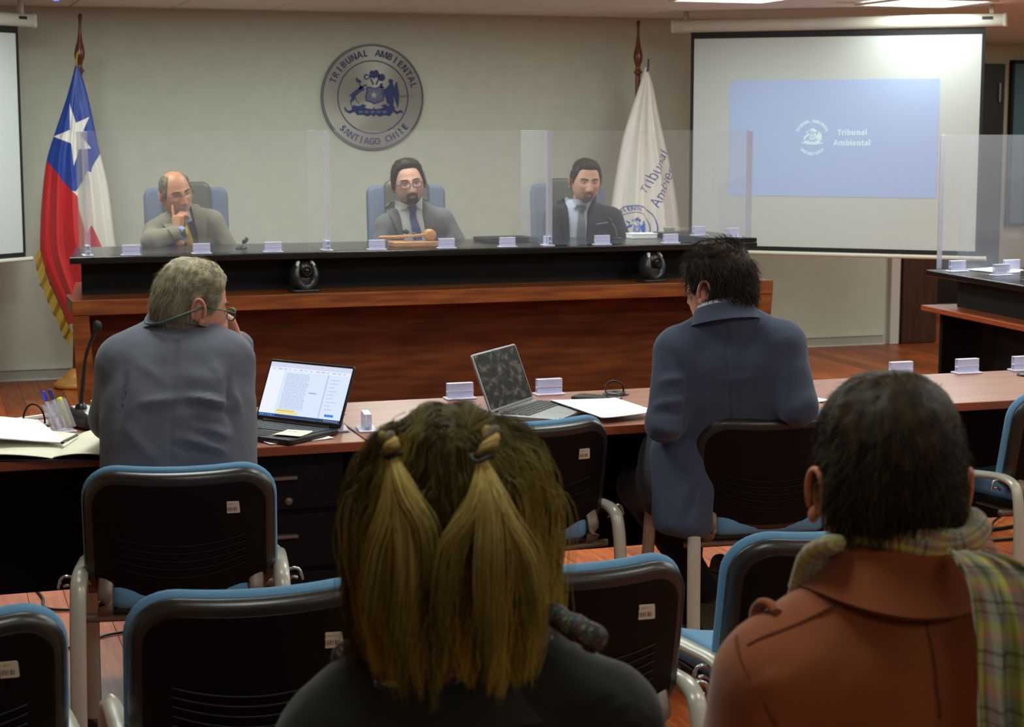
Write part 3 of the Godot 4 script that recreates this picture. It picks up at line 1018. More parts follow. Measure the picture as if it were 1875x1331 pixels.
func flags() -> void:
	# the tricolour: cloth plane in metres, x 0.62..1.18, y 0.34..1.98
	var W := 560
	var H := 1640
	var px := func(x: float, y: float) -> Vector2: return Vector2((x - 0.62) * 1000.0, (1.98 - y) * 1000.0)
	var im := Ras.new(W, H, hx("#dcd9cf"))
	var PP := func(a: Array) -> PackedVector2Array:
		var o := PackedVector2Array()
		for k in range(0, a.size(), 2): o.append(px.call(a[k], a[k + 1]))
		return o
	im.poly(PP.call([0.62, 1.98, 1.18, 1.98, 1.18, 1.53, 1.05, 1.42, 0.99, 1.33, 0.98, 1.30, 0.96, 1.31, 0.935, 1.25, 0.89, 1.19, 0.865, 1.195, 0.83, 1.235, 0.72, 1.39, 0.62, 1.5]), hx("#1c3d96"))
	im.poly(PP.call([0.62, 1.5, 0.72, 1.39, 0.83, 1.235, 0.865, 1.195, 0.9, 1.16, 0.905, 1.08, 0.935, 0.97, 0.955, 0.94, 0.96, 0.34, 0.62, 0.34]), hx("#bd2328"))
	im.poly(PP.call([0.955, 0.96, 0.975, 0.99, 1.03, 0.86, 1.05, 0.7, 1.05, 0.34, 0.955, 0.34]), hx("#bd2328"))
	im.poly(PP.call([0.872, 1.705, 0.905, 1.59, 0.985, 1.625, 0.93, 1.515, 0.99, 1.44, 0.92, 1.435, 0.882, 1.335, 0.872, 1.47, 0.775, 1.51, 0.87, 1.55]), hx("#e2e0da"))
	var silk := mat(Color(1, 1, 1), 0.42, 0.0, 0.5)
	silk.albedo_texture = im.tex()
	silk.uv1_scale = Vector3(1 / 0.56, -1 / 1.64, 1)
	silk.uv1_offset = Vector3(-0.62 / 0.56, 1.98 / 1.64, 0)
	silk.rim_enabled = true
	silk.rim = 0.4
	var g := thing("flag_on_pole", "red, white and blue flag with a white star on a wooden floor pole", "flag", Vector3(0.95, 0, -11.03))
	var o := -g.position
	# the pole leans a little, its turned base to the left of the bench
	var lean := Basis(Vector3(0, 0, 1), -0.041) * Basis(Vector3(1, 0, 0), 0.03)
	for p in [["pole", pole_mesh(2.235, 0.017)], ["finial", finial_mesh(2.235)]]:
		obj(p[0], p[1], M.pole, g, Vector3(-0.085, 0, -0.075)).basis = lean
	obj("base", stand_mesh(), M.light_wood, g, Vector3(-0.085, 0, -0.075)).scale = Vector3(0.78, 0.95, 0.78)
	var V := func(a: Array) -> Array:
		var r := []
		for k in range(0, a.size(), 2): r.append(Vector2(a[k], a[k + 1]))
		return r
	var lf: Array = V.call([0.918, 1.935, 0.86, 1.74, 0.795, 1.56, 0.735, 1.38, 0.705, 1.2, 0.685, 1.0, 0.68, 0.82, 0.715, 0.68, 0.765, 0.55, 0.82, 0.4])
	var rg: Array = V.call([0.93, 1.935, 0.975, 1.78, 1.01, 1.6, 1.04, 1.43, 1.075, 1.27, 1.095, 1.12, 1.11, 0.95, 1.125, 0.8, 1.13, 0.66, 1.135, 0.5])
	obj("cloth", drape(lf, rg, -10.99, 0.1, [[0.22, 0.05, 0.03, 0.0, 0.0], [0.42, 0.045, 0.035, 0.05, 0.05], [0.6, 0.03, -0.03, 0.0, 0.1], [0.72, 0.05, 0.03, 0.03, 0.1], [0.1, 0.03, -0.02, 0.06, 0.3], [0.88, 0.04, -0.025, 0.0, 0.2], [0.33, 0.025, -0.03, 0.0, 0.35], [0.52, 0.02, 0.02, -0.04, 0.4]], 0.6), silk, g, o)
	var fr := MB.new()
	fr.sheet(30, 3, func(u, v):
		var f: float = u * 4.0
		var e := [Vector2(0.676, 0.86), Vector2(0.71, 0.68), Vector2(0.765, 0.545), Vector2(0.82, 0.41), Vector2(0.85, 0.33)]
		var k := mini(int(f), 3)
		var p: Vector2 = (e[k] as Vector2).lerp(e[k + 1], f - k)
		return Vector3(p.x - v * 0.03 - 0.004 * sin(u * 60.0) * v, p.y - v * 0.055, -10.965 + 0.012 * sin(u * 40.0)), 0.012)
	obj("fringe", fr.mesh(), M.gold, g, o)
	obj("cord", one(func(q): q.tube([Vector3(0.927, 2.0, -10.97), Vector3(0.922, 1.96, -10.965), Vector3(0.92, 1.92, -10.965)], 0.006, 8)), M.gold, g, o)

	# the white flag of the tribunal: x 4.2..4.9, y 0.5..2.0
	im = Ras.new(840, 1800, hx("#e6e3dc"))
	var p2 := func(x: float, y: float) -> Vector2: return Vector2((x - 4.2) * 1200.0, (2.0 - y) * 1200.0)
	var blue := hx("#23409a")
	var a := -deg_to_rad(59.0)
	var along := Vector2(cos(a), sin(a))
	var c1: Vector2 = p2.call(4.607, 1.258)
	im.text("Tribunal", c1, 74.0, a, blue)
	var t2 := "Ambiental"
	im.text(t2, p2.call(4.70, 1.205), 74.0, a, blue)
	var ce: Vector2 = p2.call(4.437, 0.9)
	im.ring(ce, 0.155 * 1200, 0.162 * 1200, blue)
	im.ring(ce, 0.113 * 1200, 0.118 * 1200, blue)
	im.arc("TRIBUNAL AMBIENTAL", ce, 0.128 * 1200, 30.0, deg_to_rad(-55.0), deg_to_rad(8.6), blue)
	im.arc("SANTIAGO CHILE", ce, 0.146 * 1200, 30.0, deg_to_rad(150.0), deg_to_rad(7.2), blue, true)
	for s in emblem_shapes():
		var q: PackedVector2Array = s[0]
		for k in q.size(): q[k] = ce + Vector2(q[k].x, -q[k].y) * 0.163 * 1200
		im.poly(q, [hx("#2a5cc4"), hx("#e6e3dc"), hx("#7d9ad6")][s[1]])
	var wh := mat(Color(1, 1, 1), 0.45)
	wh.albedo_texture = im.tex()
	wh.uv1_scale = Vector3(1 / 0.7, -1 / 1.5, 1)
	wh.uv1_offset = Vector3(-4.2 / 0.7, 2.0 / 1.5, 0)
	wh.rim_enabled = true
	wh.rim = 0.4
	var f := thing("flag_on_pole", "white flag with blue tribunal lettering and seal on a wooden floor pole", "flag", Vector3(4.5, 0, -11.05))
	o = -f.position
	obj("pole", pole_mesh(2.255, 0.017), M.pole, f)
	obj("finial", finial_mesh(2.255), M.pole, f)
	obj("base", stand_mesh(), M.light_wood, f)
	lf = V.call([4.527, 1.95, 4.49, 1.83, 4.43, 1.66, 4.38, 1.5, 4.345, 1.33, 4.315, 1.15, 4.29, 0.97, 4.275, 0.8, 4.27, 0.66, 4.27, 0.55])
	rg = V.call([4.54, 1.95, 4.585, 1.83, 4.625, 1.66, 4.665, 1.5, 4.71, 1.33, 4.75, 1.15, 4.78, 0.97, 4.805, 0.8, 4.815, 0.66, 4.82, 0.55])
	obj("cloth", drape(lf, rg, -11.0, 0.1, [[0.3, 0.06, 0.04, -0.02, 0.0], [0.5, 0.05, -0.04, 0.0, 0.0], [0.68, 0.06, 0.035, 0.02, 0.05], [0.86, 0.03, -0.025, 0.0, 0.2], [0.4, 0.02, 0.02, 0.03, 0.45], [0.6, 0.02, -0.012, 0.0, 0.4], [0.16, 0.03, -0.03, 0.0, 0.3]], 0.6), wh, f, o)
	obj("cord", one(func(q): q.tube([Vector3(4.545, 2.0, -10.98), Vector3(4.54, 1.96, -10.97), Vector3(4.535, 1.92, -10.97)], 0.006, 8)), M.navy, f, o)


func projection_screens() -> void:
	# the projected slide
	var im := Ras.new(1024, 568, hx("#98a9cc"))
	var pale := hx("#bfd8df")
	var o := Vector2(417, 282)
	im.arc("TRIBUNAL AMBIENTAL", o, 74.0, 15.0, 0.0, deg_to_rad(7.6), pale)
	im.arc("SANTIAGO CHILE", o, 84.0, 15.0, PI, deg_to_rad(6.6), pale, true)
	for s in emblem_shapes():
		var q: PackedVector2Array = s[0]
		for k in q.size(): q[k] = o + Vector2(q[k].x, -q[k].y) * 92.0
		im.poly(q, [pale, hx("#9db4d8"), hx("#aac6da")][s[1]])
	im.text("Tribunal", Vector2(612, 268), 26.0, 0.0, pale, true)
	im.text("Ambiental", Vector2(612, 318), 26.0, 0.0, pale, true)
	var slide := mat(Color(1, 1, 1), 0.8)
	slide.albedo_texture = im.tex()
	slide.emission_enabled = true
	slide.emission_texture = im.tex()
	slide.emission = Color.BLACK
	slide.emission_energy_multiplier = 0.14
	for side in 2:
		var g := thing("projection_screen", ["white pull-down screen showing a pale blue slide beside the white flag", "white pull-down screen cut by the left picture edge beside the tricolour flag"][side], "screen", [Vector3(5.443, -0.0869, -10.154), Vector3(-0.09, 0, -10.19)][side], [-0.691, 0.691][side], "pull-down projection screens")
		if side == 0: g.scale = Vector3(1.055, 1.055, 1.055)
		var b := MB.new()
		var sec := rrect(0.075, 0.075, [0.012, 0.03, 0.03, 0.012], 5)
		b.pad(Transform3D(Basis(Vector3(0, 1, 0), HALF_PI), Vector3(0, 2.168, 0.0)), sec, 1.94, 0.002)
		obj("case", b.mesh(), M.case, g)
		for s in [-1, 1]:
			obj("end_cap", one(func(q): q.pad(Transform3D(Basis(Vector3(0, 1, 0), HALF_PI), Vector3(s * 0.977, 2.168, 0)), rrect(0.08, 0.08, 0.014, 5), 0.018, 0.004)), M.case, g)
			obj("bracket", boxm(Vector3(0.025, [0.053, 0.085][side], 0.03), 0.003, Vector3(s * 0.9, [2.231, 2.247][side], 0)), M.gridbar, g)
			obj("maker_plate", boxm(Vector3(0.06, 0.018, 0.003), 0.001, Vector3(s * 0.88, 2.18 if s == (1 if side == 0 else 1) else 2.15, 0.0385)), M.plastic if s > 0 else M.trim, g)
		var fb := MB.new()
		for q in [[0, 2.113, 1.735, 0.04], [0, 0.838, 1.735, 0.026], [-0.857, 1.475, 0.02, 1.25], [0.86, 1.475, 0.018, 1.25]]:
			fb.box(Vector3(q[0], q[1], 0.004), Vector3(q[2], q[3], 0.004), 0.0005)
		obj("black_border", fb.mesh(), M.screen_black, g)
		obj("fabric", boxm(Vector3(1.735, 1.3, 0.003), 0.0005, Vector3(0, 1.475, 0.002)), M.screen_white, g)
		if side == 0:
			obj("projected_slide_screen", boxm(Vector3(1.245, 0.69, 0.001), 0.0002, Vector3(0.0, 1.499, 0.0042)), slide, g)
		obj("bottom_bar", one(func(q): q.tube([Vector3(-0.9, 0.811, 0.004), Vector3(0.9, 0.811, 0.004)], 0.0125, 14)), M.case, g)
		for s in [-1, 1]:
			obj("bar_cap", one(func(q): q.tube([Vector3(s * 0.9, 0.811, 0.004), Vector3(s * 0.915, 0.811, 0.004)], 0.0135, 14)), M.trim, g)
	var pr := thing("ceiling_camera", "small pale ceiling unit with a glowing blue light above the left screen", "camera", Vector3(0.77, 2.295, -10.35))
	obj("body", one(func(q): q.lathe(Transform3D(Basis(Vector3(1, 0, 0), PI), Vector3.ZERO), [Vector2(0, 0), Vector2(0.06, 0), Vector2(0.062, 0.014), Vector2(0.05, 0.03), Vector2(0, 0.034)], 24)), M.trim, pr)
	var led := mat(hx("#3a50ff"), 0.4)
	led.emission_enabled = true
	led.emission = hx("#4060ff")
	led.emission_energy_multiplier = 2.0
	obj("led_light", one(func(q): q.ball(Vector3(0, -0.034, 0), Vector3(0.02, 0.008, 0.02))), led, pr)


func acrylic_stand(label: String, at: Vector3, turn := 0.0, grp := "clear acrylic stands on the desks") -> void:
	var g := thing("acrylic_stand", label, "stand", at, turn, grp)
	obj("base", boxm(Vector3(0.098, 0.005, 0.052), 0.002, Vector3(0, 0.0027, 0)), M.acrylic_rim, g)
	for s in [-1, 1]:
		obj("upright", boxm(Vector3(0.084, 0.042, 0.005), 0.0015, Vector3(0, 0.0265, s * 0.008)), M.acrylic, g)
	obj("spacer", boxm(Vector3(0.084, 0.005, 0.021), 0.001, Vector3(0, 0.023, 0)), M.acrylic_rim, g)
	obj("top_edge", boxm(Vector3(0.084, 0.003, 0.021), 0.001, Vector3(0, 0.049, 0)), M.acrylic_rim, g)


func dividers() -> void:
	var y := 0.9435
	# front panes along the bench, and panes between the seats
	var fr := [[0.79, 1.975, "clear front pane before the judge with the yellow tie"], [1.975, 3.17, "clear front pane before the middle judge, below the wall seal"], [3.17, 4.325, "clear front pane before the judge in navy and the white flag"]]
	for f in fr:
		var g := thing("acrylic_divider", f[2], "divider", Vector3((f[0] + f[1]) * 0.5, y, -8.99), 0.0, "clear screens on the bench")
		var w: float = f[1] - f[0] - 0.012
		obj("pane", one(func(q): q.pad(Transform3D(Basis(), Vector3(0, 0.3 + 0.006, 0)), rrect(w, 0.6, 0.004), 0.004, 0.001)), M.pane, g)
	var si := [[0.782, "clear side pane at the left bench end before the tricolour flag", 0], [1.975, "clear side pane standing between the left and middle judges", 0], [3.17, "clear side pane with grey edge left of the judge in navy", 1], [4.33, "clear side pane with grey edge before the right projection screen", 1]]
	for s in si:
		var g := thing("acrylic_divider", s[1], "divider", Vector3(s[0], y, -9.22), 0.0, "clear screens on the bench")
		obj("pane", one(func(q): q.pad(Transform3D(Basis(Vector3(0, 1, 0), HALF_PI), Vector3(0, 0.303, -0.03)), rrect(0.46, 0.6, [0.004, 0.004, 0.004, 0.004], 8), 0.004, 0.001)), M.pane, g)
		obj("front_edge", boxm(Vector3(0.034 if s[2] else 0.03, 0.6, 0.008), 0.002, Vector3(0, 0.303, 0.212)), M.pane_edge if s[2] else M.pane_edge_clear, g)
		obj("top_edge", boxm(Vector3(0.005, 0.003, 0.46), 0.001, Vector3(0, 0.6045, -0.03)), M.pane_edge_clear, g)
	var g2 := thing("acrylic_divider", "clear pane with grey edge on the side desk at right", "divider", Vector3(4.56, 0.9075, -7.33), -0.0645, "clear screens on the side desk")
	obj("pane", boxm(Vector3(0.5, 0.62, 0.004), 0.001, Vector3(0.2, 0.316, 0)), M.pane, g2)
	obj("front_edge", boxm(Vector3(0.024, 0.62, 0.008), 0.002, Vector3(-0.055, 0.316, 0)), M.pane_edge, g2)
	obj("end_edge", one(func(q): q.tube(curve([Vector3(0.37, 0.62, 0.005), Vector3(0.42, 0.61, 0.005), Vector3(0.44, 0.57, 0.005), Vector3(0.442, 0.3, 0.005), Vector3(0.442, 0.008, 0.005)], 6), 0.003, 6)), M.pane_edge_clear, g2)
	var g3 := thing("acrylic_divider", "clear pane along the front of the side desk", "divider", Vector3(4.53, 0.9075, -6.6), -0.0645, "clear screens on the side desk")
	obj("pane", boxm(Vector3(0.004, 0.62, 1.38), 0.001, Vector3(0, 0.316, 0)), M.pane, g3)
	var st := "clear screens on the bench"
	var names := [[0.987, "leftmost acrylic foot on the bench, beside the tricolour flag"], [1.333, "acrylic foot in front of the judge with the yellow tie"], [1.692, "acrylic foot right of the small microphone on the bench"], [2.228, "acrylic foot left of the gavel block"], [2.6, "acrylic foot right of the gavel block"], [2.932, "acrylic foot in front of the dark folder on the bench"], [3.464, "acrylic foot in front of the judge in navy"], [3.86, "acrylic foot below the white flag"]]
	for s in names: acrylic_stand(s[1], Vector3(s[0], y, -8.99), 0.0, "acrylic feet on the bench")
	for s in [[0.782, "acrylic foot under the pane at the bench's left end"], [1.975, "acrylic foot where the left and middle panes meet"], [3.17, "acrylic foot at the bottom of the grey-edged pane on the bench"]]:
		acrylic_stand(s[1], Vector3(s[0], y, -9.03), HALF_PI, "acrylic feet on the bench")
	acrylic_stand("acrylic foot on the raised board at the bench's right end, left one", Vector3(4.13, 0.967, -9.22), 0.3, "acrylic feet on the bench")
	acrylic_stand("acrylic foot behind the dark-haired man's head, nearest the bench's right end", Vector3(4.24, 0.967, -9.02), 0.3, "acrylic feet on the bench")
	for s in [[4.55, -7.25, "acrylic stand on the side desk nearest the grey-edged pane"], [4.62, -7.0, "acrylic stand at the near edge of the side desk, before the papers"], [4.82, -7.22, "acrylic stand on the side desk behind the white papers"]]:
		acrylic_stand(s[2], Vector3(s[0], 0.9075, s[1]), 0.1, "acrylic stands on the side desk")
	var k := [[1.587, -5.345, 0.0, "acrylic stand behind the silver laptop's left side"], [1.882, -5.345, 0.0, "acrylic stand right of the silver laptop's screen"], [3.157, -5.36, 0.0, "acrylic stand on the right desk, left of another like it"], [3.415, -5.36, 0.0, "acrylic stand on the right desk before the side desk's black panel"], [3.64, -5.36, 0.0, "acrylic stand at the far right picture edge beside a cable hole"], [2.74, -5.3, 0.4, "acrylic stand just right of the man in the navy suit"], [1.16, -5.2, 1.4, "acrylic stand behind the lit laptop at the desk joint"], [1.098, -4.9, 1.45, "acrylic stand left of the desk joint beside the lit laptop"], [1.172, -4.87, 1.45, "acrylic stand right of the desk joint"], [0.5, -5.33, 0.0, "acrylic stand hidden partly by the gooseneck microphone base"]]
	for s in k: acrylic_stand(s[3], Vector3(s[0], 0.7302, s[1]), s[2])


func sticker_tex() -> ImageTexture:
	var im := Ras.new(96, 56, hx("#cfc4ac"))
	var r := RandomNumberGenerator.new()
	r.seed = 3
	for x in range(10, 84):
		if r.randf() < 0.5:
			for y in range(28, 46): im.im.set_pixel(x, y, hx("#4a4236"))
	for x in range(14, 80):
		if r.randf() < 0.45:
			for y in range(10, 15): im.im.set_pixel(x, y, hx("#8a7d68"))
	return im.tex()


func visitor_chairs() -> void:
	var sk := mat(Color(1, 1, 1), 0.6)
	sk.albedo_texture = sticker_tex()
	var g := thing("visitor_chair", "", "chair", Vector3.ZERO, 0.0, "blue visitor chairs with black backs")
	var tilt := Basis(Vector3(1, 0, 0), 0.19)
	var xf := Transform3D(tilt, Vector3(0, 0.619, 0.222))
	var bend := func(p: Vector3) -> Vector3: return Vector3(p.x, p.y - 0.026 * (1.0 - pow(p.x / 0.23, 2.0)) * ss(0.0, -0.15, p.y), p.z - 1.0 * p.x * p.x)
	var shell := densify(rrect(0.452, 0.308, [0.088, 0.088, 0.045, 0.045], 8), 0.03)
	var sb := obj("backrest_shell", one(func(q): q.pad(xf, shell, 0.036, 0.017, bend)), M.chair_rim, g)
	obj("recessed_panel", one(func(q): q.pad(xf * Transform3D(Basis(), Vector3(0, -0.002, 0.0165)), densify(rrect(0.408, 0.262, [0.065, 0.065, 0.03, 0.03], 6), 0.03), 0.006, 0.0025, bend)), M.chair_back, sb)
	obj("backrest_cushion", one(func(q): q.pad(xf * Transform3D(Basis(), Vector3(0, 0.003, -0.022)), densify(rrect(0.462, 0.315, [0.095, 0.095, 0.05, 0.05], 8), 0.03), 0.026, 0.012, bend)), M.blue, g)
	for k in 5:
		var pts := []
		for e in 17:
			var x := lerpf(-0.155, 0.155, e / 16.0)
			pts.append(xf * bend.call(Vector3(x, -0.008 - k * 0.0165 - 0.016 * (1.0 - pow(x / 0.155, 2.0)), 0.0205)))
		obj("rib", one(func(q): q.tube(pts, 0.0028, 6)), M.chair_back, sb)
	obj("asset_label", one(func(q): q.pad(xf * Transform3D(Basis(Vector3(0, 1, 0), -0.22) * Basis(Vector3(0, 0, 1), 0.1), bend.call(Vector3(0.118, 0.066, 0.0215))), rrect(0.047, 0.03, 0.003, 3), 0.0012, 0.0004)), sk, sb)
	obj("seat_cushion", one(func(q): q.pad(Transform3D(Basis(Vector3(1, 0, 0), -HALF_PI), Vector3(0, 0.455, -0.015)), densify(rrect(0.44, 0.44, 0.07, 6), 0.03), 0.05, 0.024, func(p): return Vector3(p.x * (0.9 + 0.3 * p.y), p.y, p.z + (0.5 * p.x * p.x if p.z > 0 else 0.0) - 0.25 * maxf(0.0, p.y - 0.12)))), M.blue, g)
	obj("seat_board", one(func(q): q.pad(Transform3D(Basis(Vector3(1, 0, 0), -HALF_PI), Vector3(0, 0.426, -0.015)), densify(rrect(0.40, 0.41, 0.06, 6), 0.05), 0.014, 0.005)), M.plastic_soft, g)
	for s in [-1, 1]:
		var path := curve([Vector3(s * 0.246, 0.004, 0.265), Vector3(s * 0.243, 0.25, 0.25), Vector3(s * 0.24, 0.455, 0.235), Vector3(s * 0.238, 0.512, 0.19), Vector3(s * 0.238, 0.508, 0.05), Vector3(s * 0.238, 0.49, -0.1), Vector3(s * 0.24, 0.445, -0.17), Vector3(s * 0.243, 0.25, -0.2), Vector3(s * 0.246, 0.004, -0.235)], 7)
		var lg := obj("leg_frame", one(func(q): q.tube(path, 0.0195, 12, 0.62, Vector3(0, 0.35, 0.94))), M.frame_paint, g)
		for z in [0.265, -0.235]:
			obj("foot_cap", one(func(q): q.lathe(Transform3D(Basis(), Vector3(s * 0.246, 0, z)), [Vector2(0, 0), Vector2(0.019, 0), Vector2(0.02, 0.006), Vector2(0.019, 0.028), Vector2(0, 0.03)], 14)), M.plastic, lg)
		obj("back_bracket", one(func(q): q.tube(curve([xf * Vector3(s * 0.176, -0.105, -0.03), Vector3(s * 0.178, 0.47, 0.2), Vector3(s * 0.18, 0.425, 0.185), Vector3(s * 0.18, 0.405, 0.13), Vector3(s * 0.18, 0.405, 0.0)], 7), 0.019, 8, 0.22, Vector3(0, 1, 0.3))), M.flat_bar, g)
		var hk := MB.new()
		hk.tube(curve([Vector3(s * 0.244, 0.5, 0.16), Vector3(s * 0.268, 0.512, 0.17), Vector3(s * 0.283, 0.506, 0.17), Vector3(s * 0.29, 0.482, 0.17)], 4), 0.0042, 6)
		hk.tube(curve([Vector3(s * 0.244, 0.478, 0.16), Vector3(s * 0.266, 0.49, 0.17), Vector3(s * 0.278, 0.487, 0.17)], 4), 0.0042, 6)
		obj("link_hook", hk.mesh(), M.chrome, g)
	for z in [0.16, -0.12]:
		obj("cross_bar", one(func(q): q.tube([Vector3(-0.242, 0.405, z), Vector3(0.242, 0.405, z)], 0.011, 10)), M.flat_bar, g)
	var spots := [
		[Vector3(0.595, 0, -4.44), -0.16, "blue visitor chair under the grey-suited man at the left desk"],
		[Vector3(1.56, 0, -4.80), 0.12, "empty blue visitor chair pushed to the desk before the silver laptop"],
		[Vector3(2.275, 0, -4.71), -0.1, "blue visitor chair under the man in the navy suit"],
		[Vector3(3.31, 0, -4.85), 0.16, "empty blue visitor chair at the right picture edge by the cables"],
		[Vector3(-0.02, 0, -3.255), 0.03, "visitor chair cut by the left picture edge, in the nearer row"],
		[Vector3(0.545, 0, -3.265), -0.03, "large-looking visitor chair left of the blond-streaked hair, nearer row"],
		[Vector3(1.13, 0, -3.26), 0.0, "visitor chair with label right of the blond-streaked hair, nearer row"],
		[Vector3(1.72, 0, -3.35), -0.02, "visitor chair half hidden by the rust coat, nearer row"],
		[Vector3(0.52, 0, -2.07), 0.0, "visitor chair under the woman with blond-streaked hair"],
		[Vector3(1.12, 0, -1.92), -0.1, "visitor chair under the visitor in the rust coat"]]
	for k in spots.size():
		if k == 0:
			g.position = spots[0][0]
			g.rotation.y = spots[0][1]
			g.set_meta("label", spots[0][2])
		else:
			dup(g, spots[k][2], spots[k][0], spots[k][1])


func judge_chairs() -> void:
	var g := thing("judge_chair", "", "chair", Vector3.ZERO, 0.0, "blue-grey judges' chairs with olive headrests")
	var xf := Transform3D(Basis(Vector3(1, 0, 0), -0.08), Vector3(0, 0.9, -0.24))
	var bend := func(p: Vector3) -> Vector3: return Vector3(p.x, p.y, p.z + 0.35 * p.x * p.x)
	obj("backrest", one(func(q): q.pad(xf, densify(rrect(0.47, 0.66, [0.05, 0.05, 0.08, 0.08], 6), 0.05), 0.07, 0.025, bend)), M.exec_blue, g)
	obj("headrest", one(func(q): q.pad(xf * Transform3D(Basis(), Vector3(0, 0.03, 0.035)), densify(rrect(0.275, 0.66, [0.05, 0.05, 0.03, 0.03], 6), 0.05), 0.05, 0.024)), M.exec_olive, g)
	obj("seat", one(func(q): q.pad(Transform3D(Basis(Vector3(1, 0, 0), -HALF_PI), Vector3(0, 0.53, 0.02)), densify(rrect(0.5, 0.48, 0.08, 6), 0.05), 0.09, 0.04)), M.exec_blue, g)
	obj("column", one(func(q): q.lathe(Transform3D(), [Vector2(0, 0.06), Vector2(0.03, 0.06), Vector2(0.03, 0.3), Vector2(0.025, 0.3), Vector2(0.025, 0.49), Vector2(0, 0.49)], 14)), M.plastic, g)
	for k in 5:
		var d := Vector3(sin(TAU * k / 5), 0, cos(TAU * k / 5))
		var leg := obj("foot", one(func(q): q.tube([Vector3(0, 0.1, 0), d * 0.15 + Vector3(0, 0.09, 0), d * 0.29 + Vector3(0, 0.065, 0)], [0.025, 0.022, 0.014], 8)), M.plastic, g)
		obj("caster", one(func(q): q.ball(d * 0.29 + Vector3(0, 0.028, 0), Vector3(0.028, 0.028, 0.028), Basis(), 12, 8)), M.plastic, leg)
	for s in [-1, 1]:
		obj("armrest", one(func(q): q.tube(curve([Vector3(s * 0.27, 0.52, 0.1), Vector3(s * 0.3, 0.6, 0.12), Vector3(s * 0.29, 0.72, 0.12), Vector3(s * 0.29, 0.74, 0.0), Vector3(s * 0.28, 0.72, -0.16)], 5), 0.018, 8)), M.plastic, g)
	var spots := [[Vector3(1.44, 0, -9.98), 0.02, "blue-grey chair behind the judge with the yellow tie"], [Vector3(2.71, 0, -9.98), 0.0, "blue-grey chair behind the middle judge, under the wall seal"], [Vector3(3.715, 0, -9.98), 0.0, "blue-grey chair behind the judge in navy, left of white flag"]]
	for k in 3:
		if k == 0:
			g.position = spots[0][0]; g.rotation.y = spots[0][1]; g.set_meta("label", spots[0][2])
		else: dup(g, spots[k][2], spots[k][0], spots[k][1])


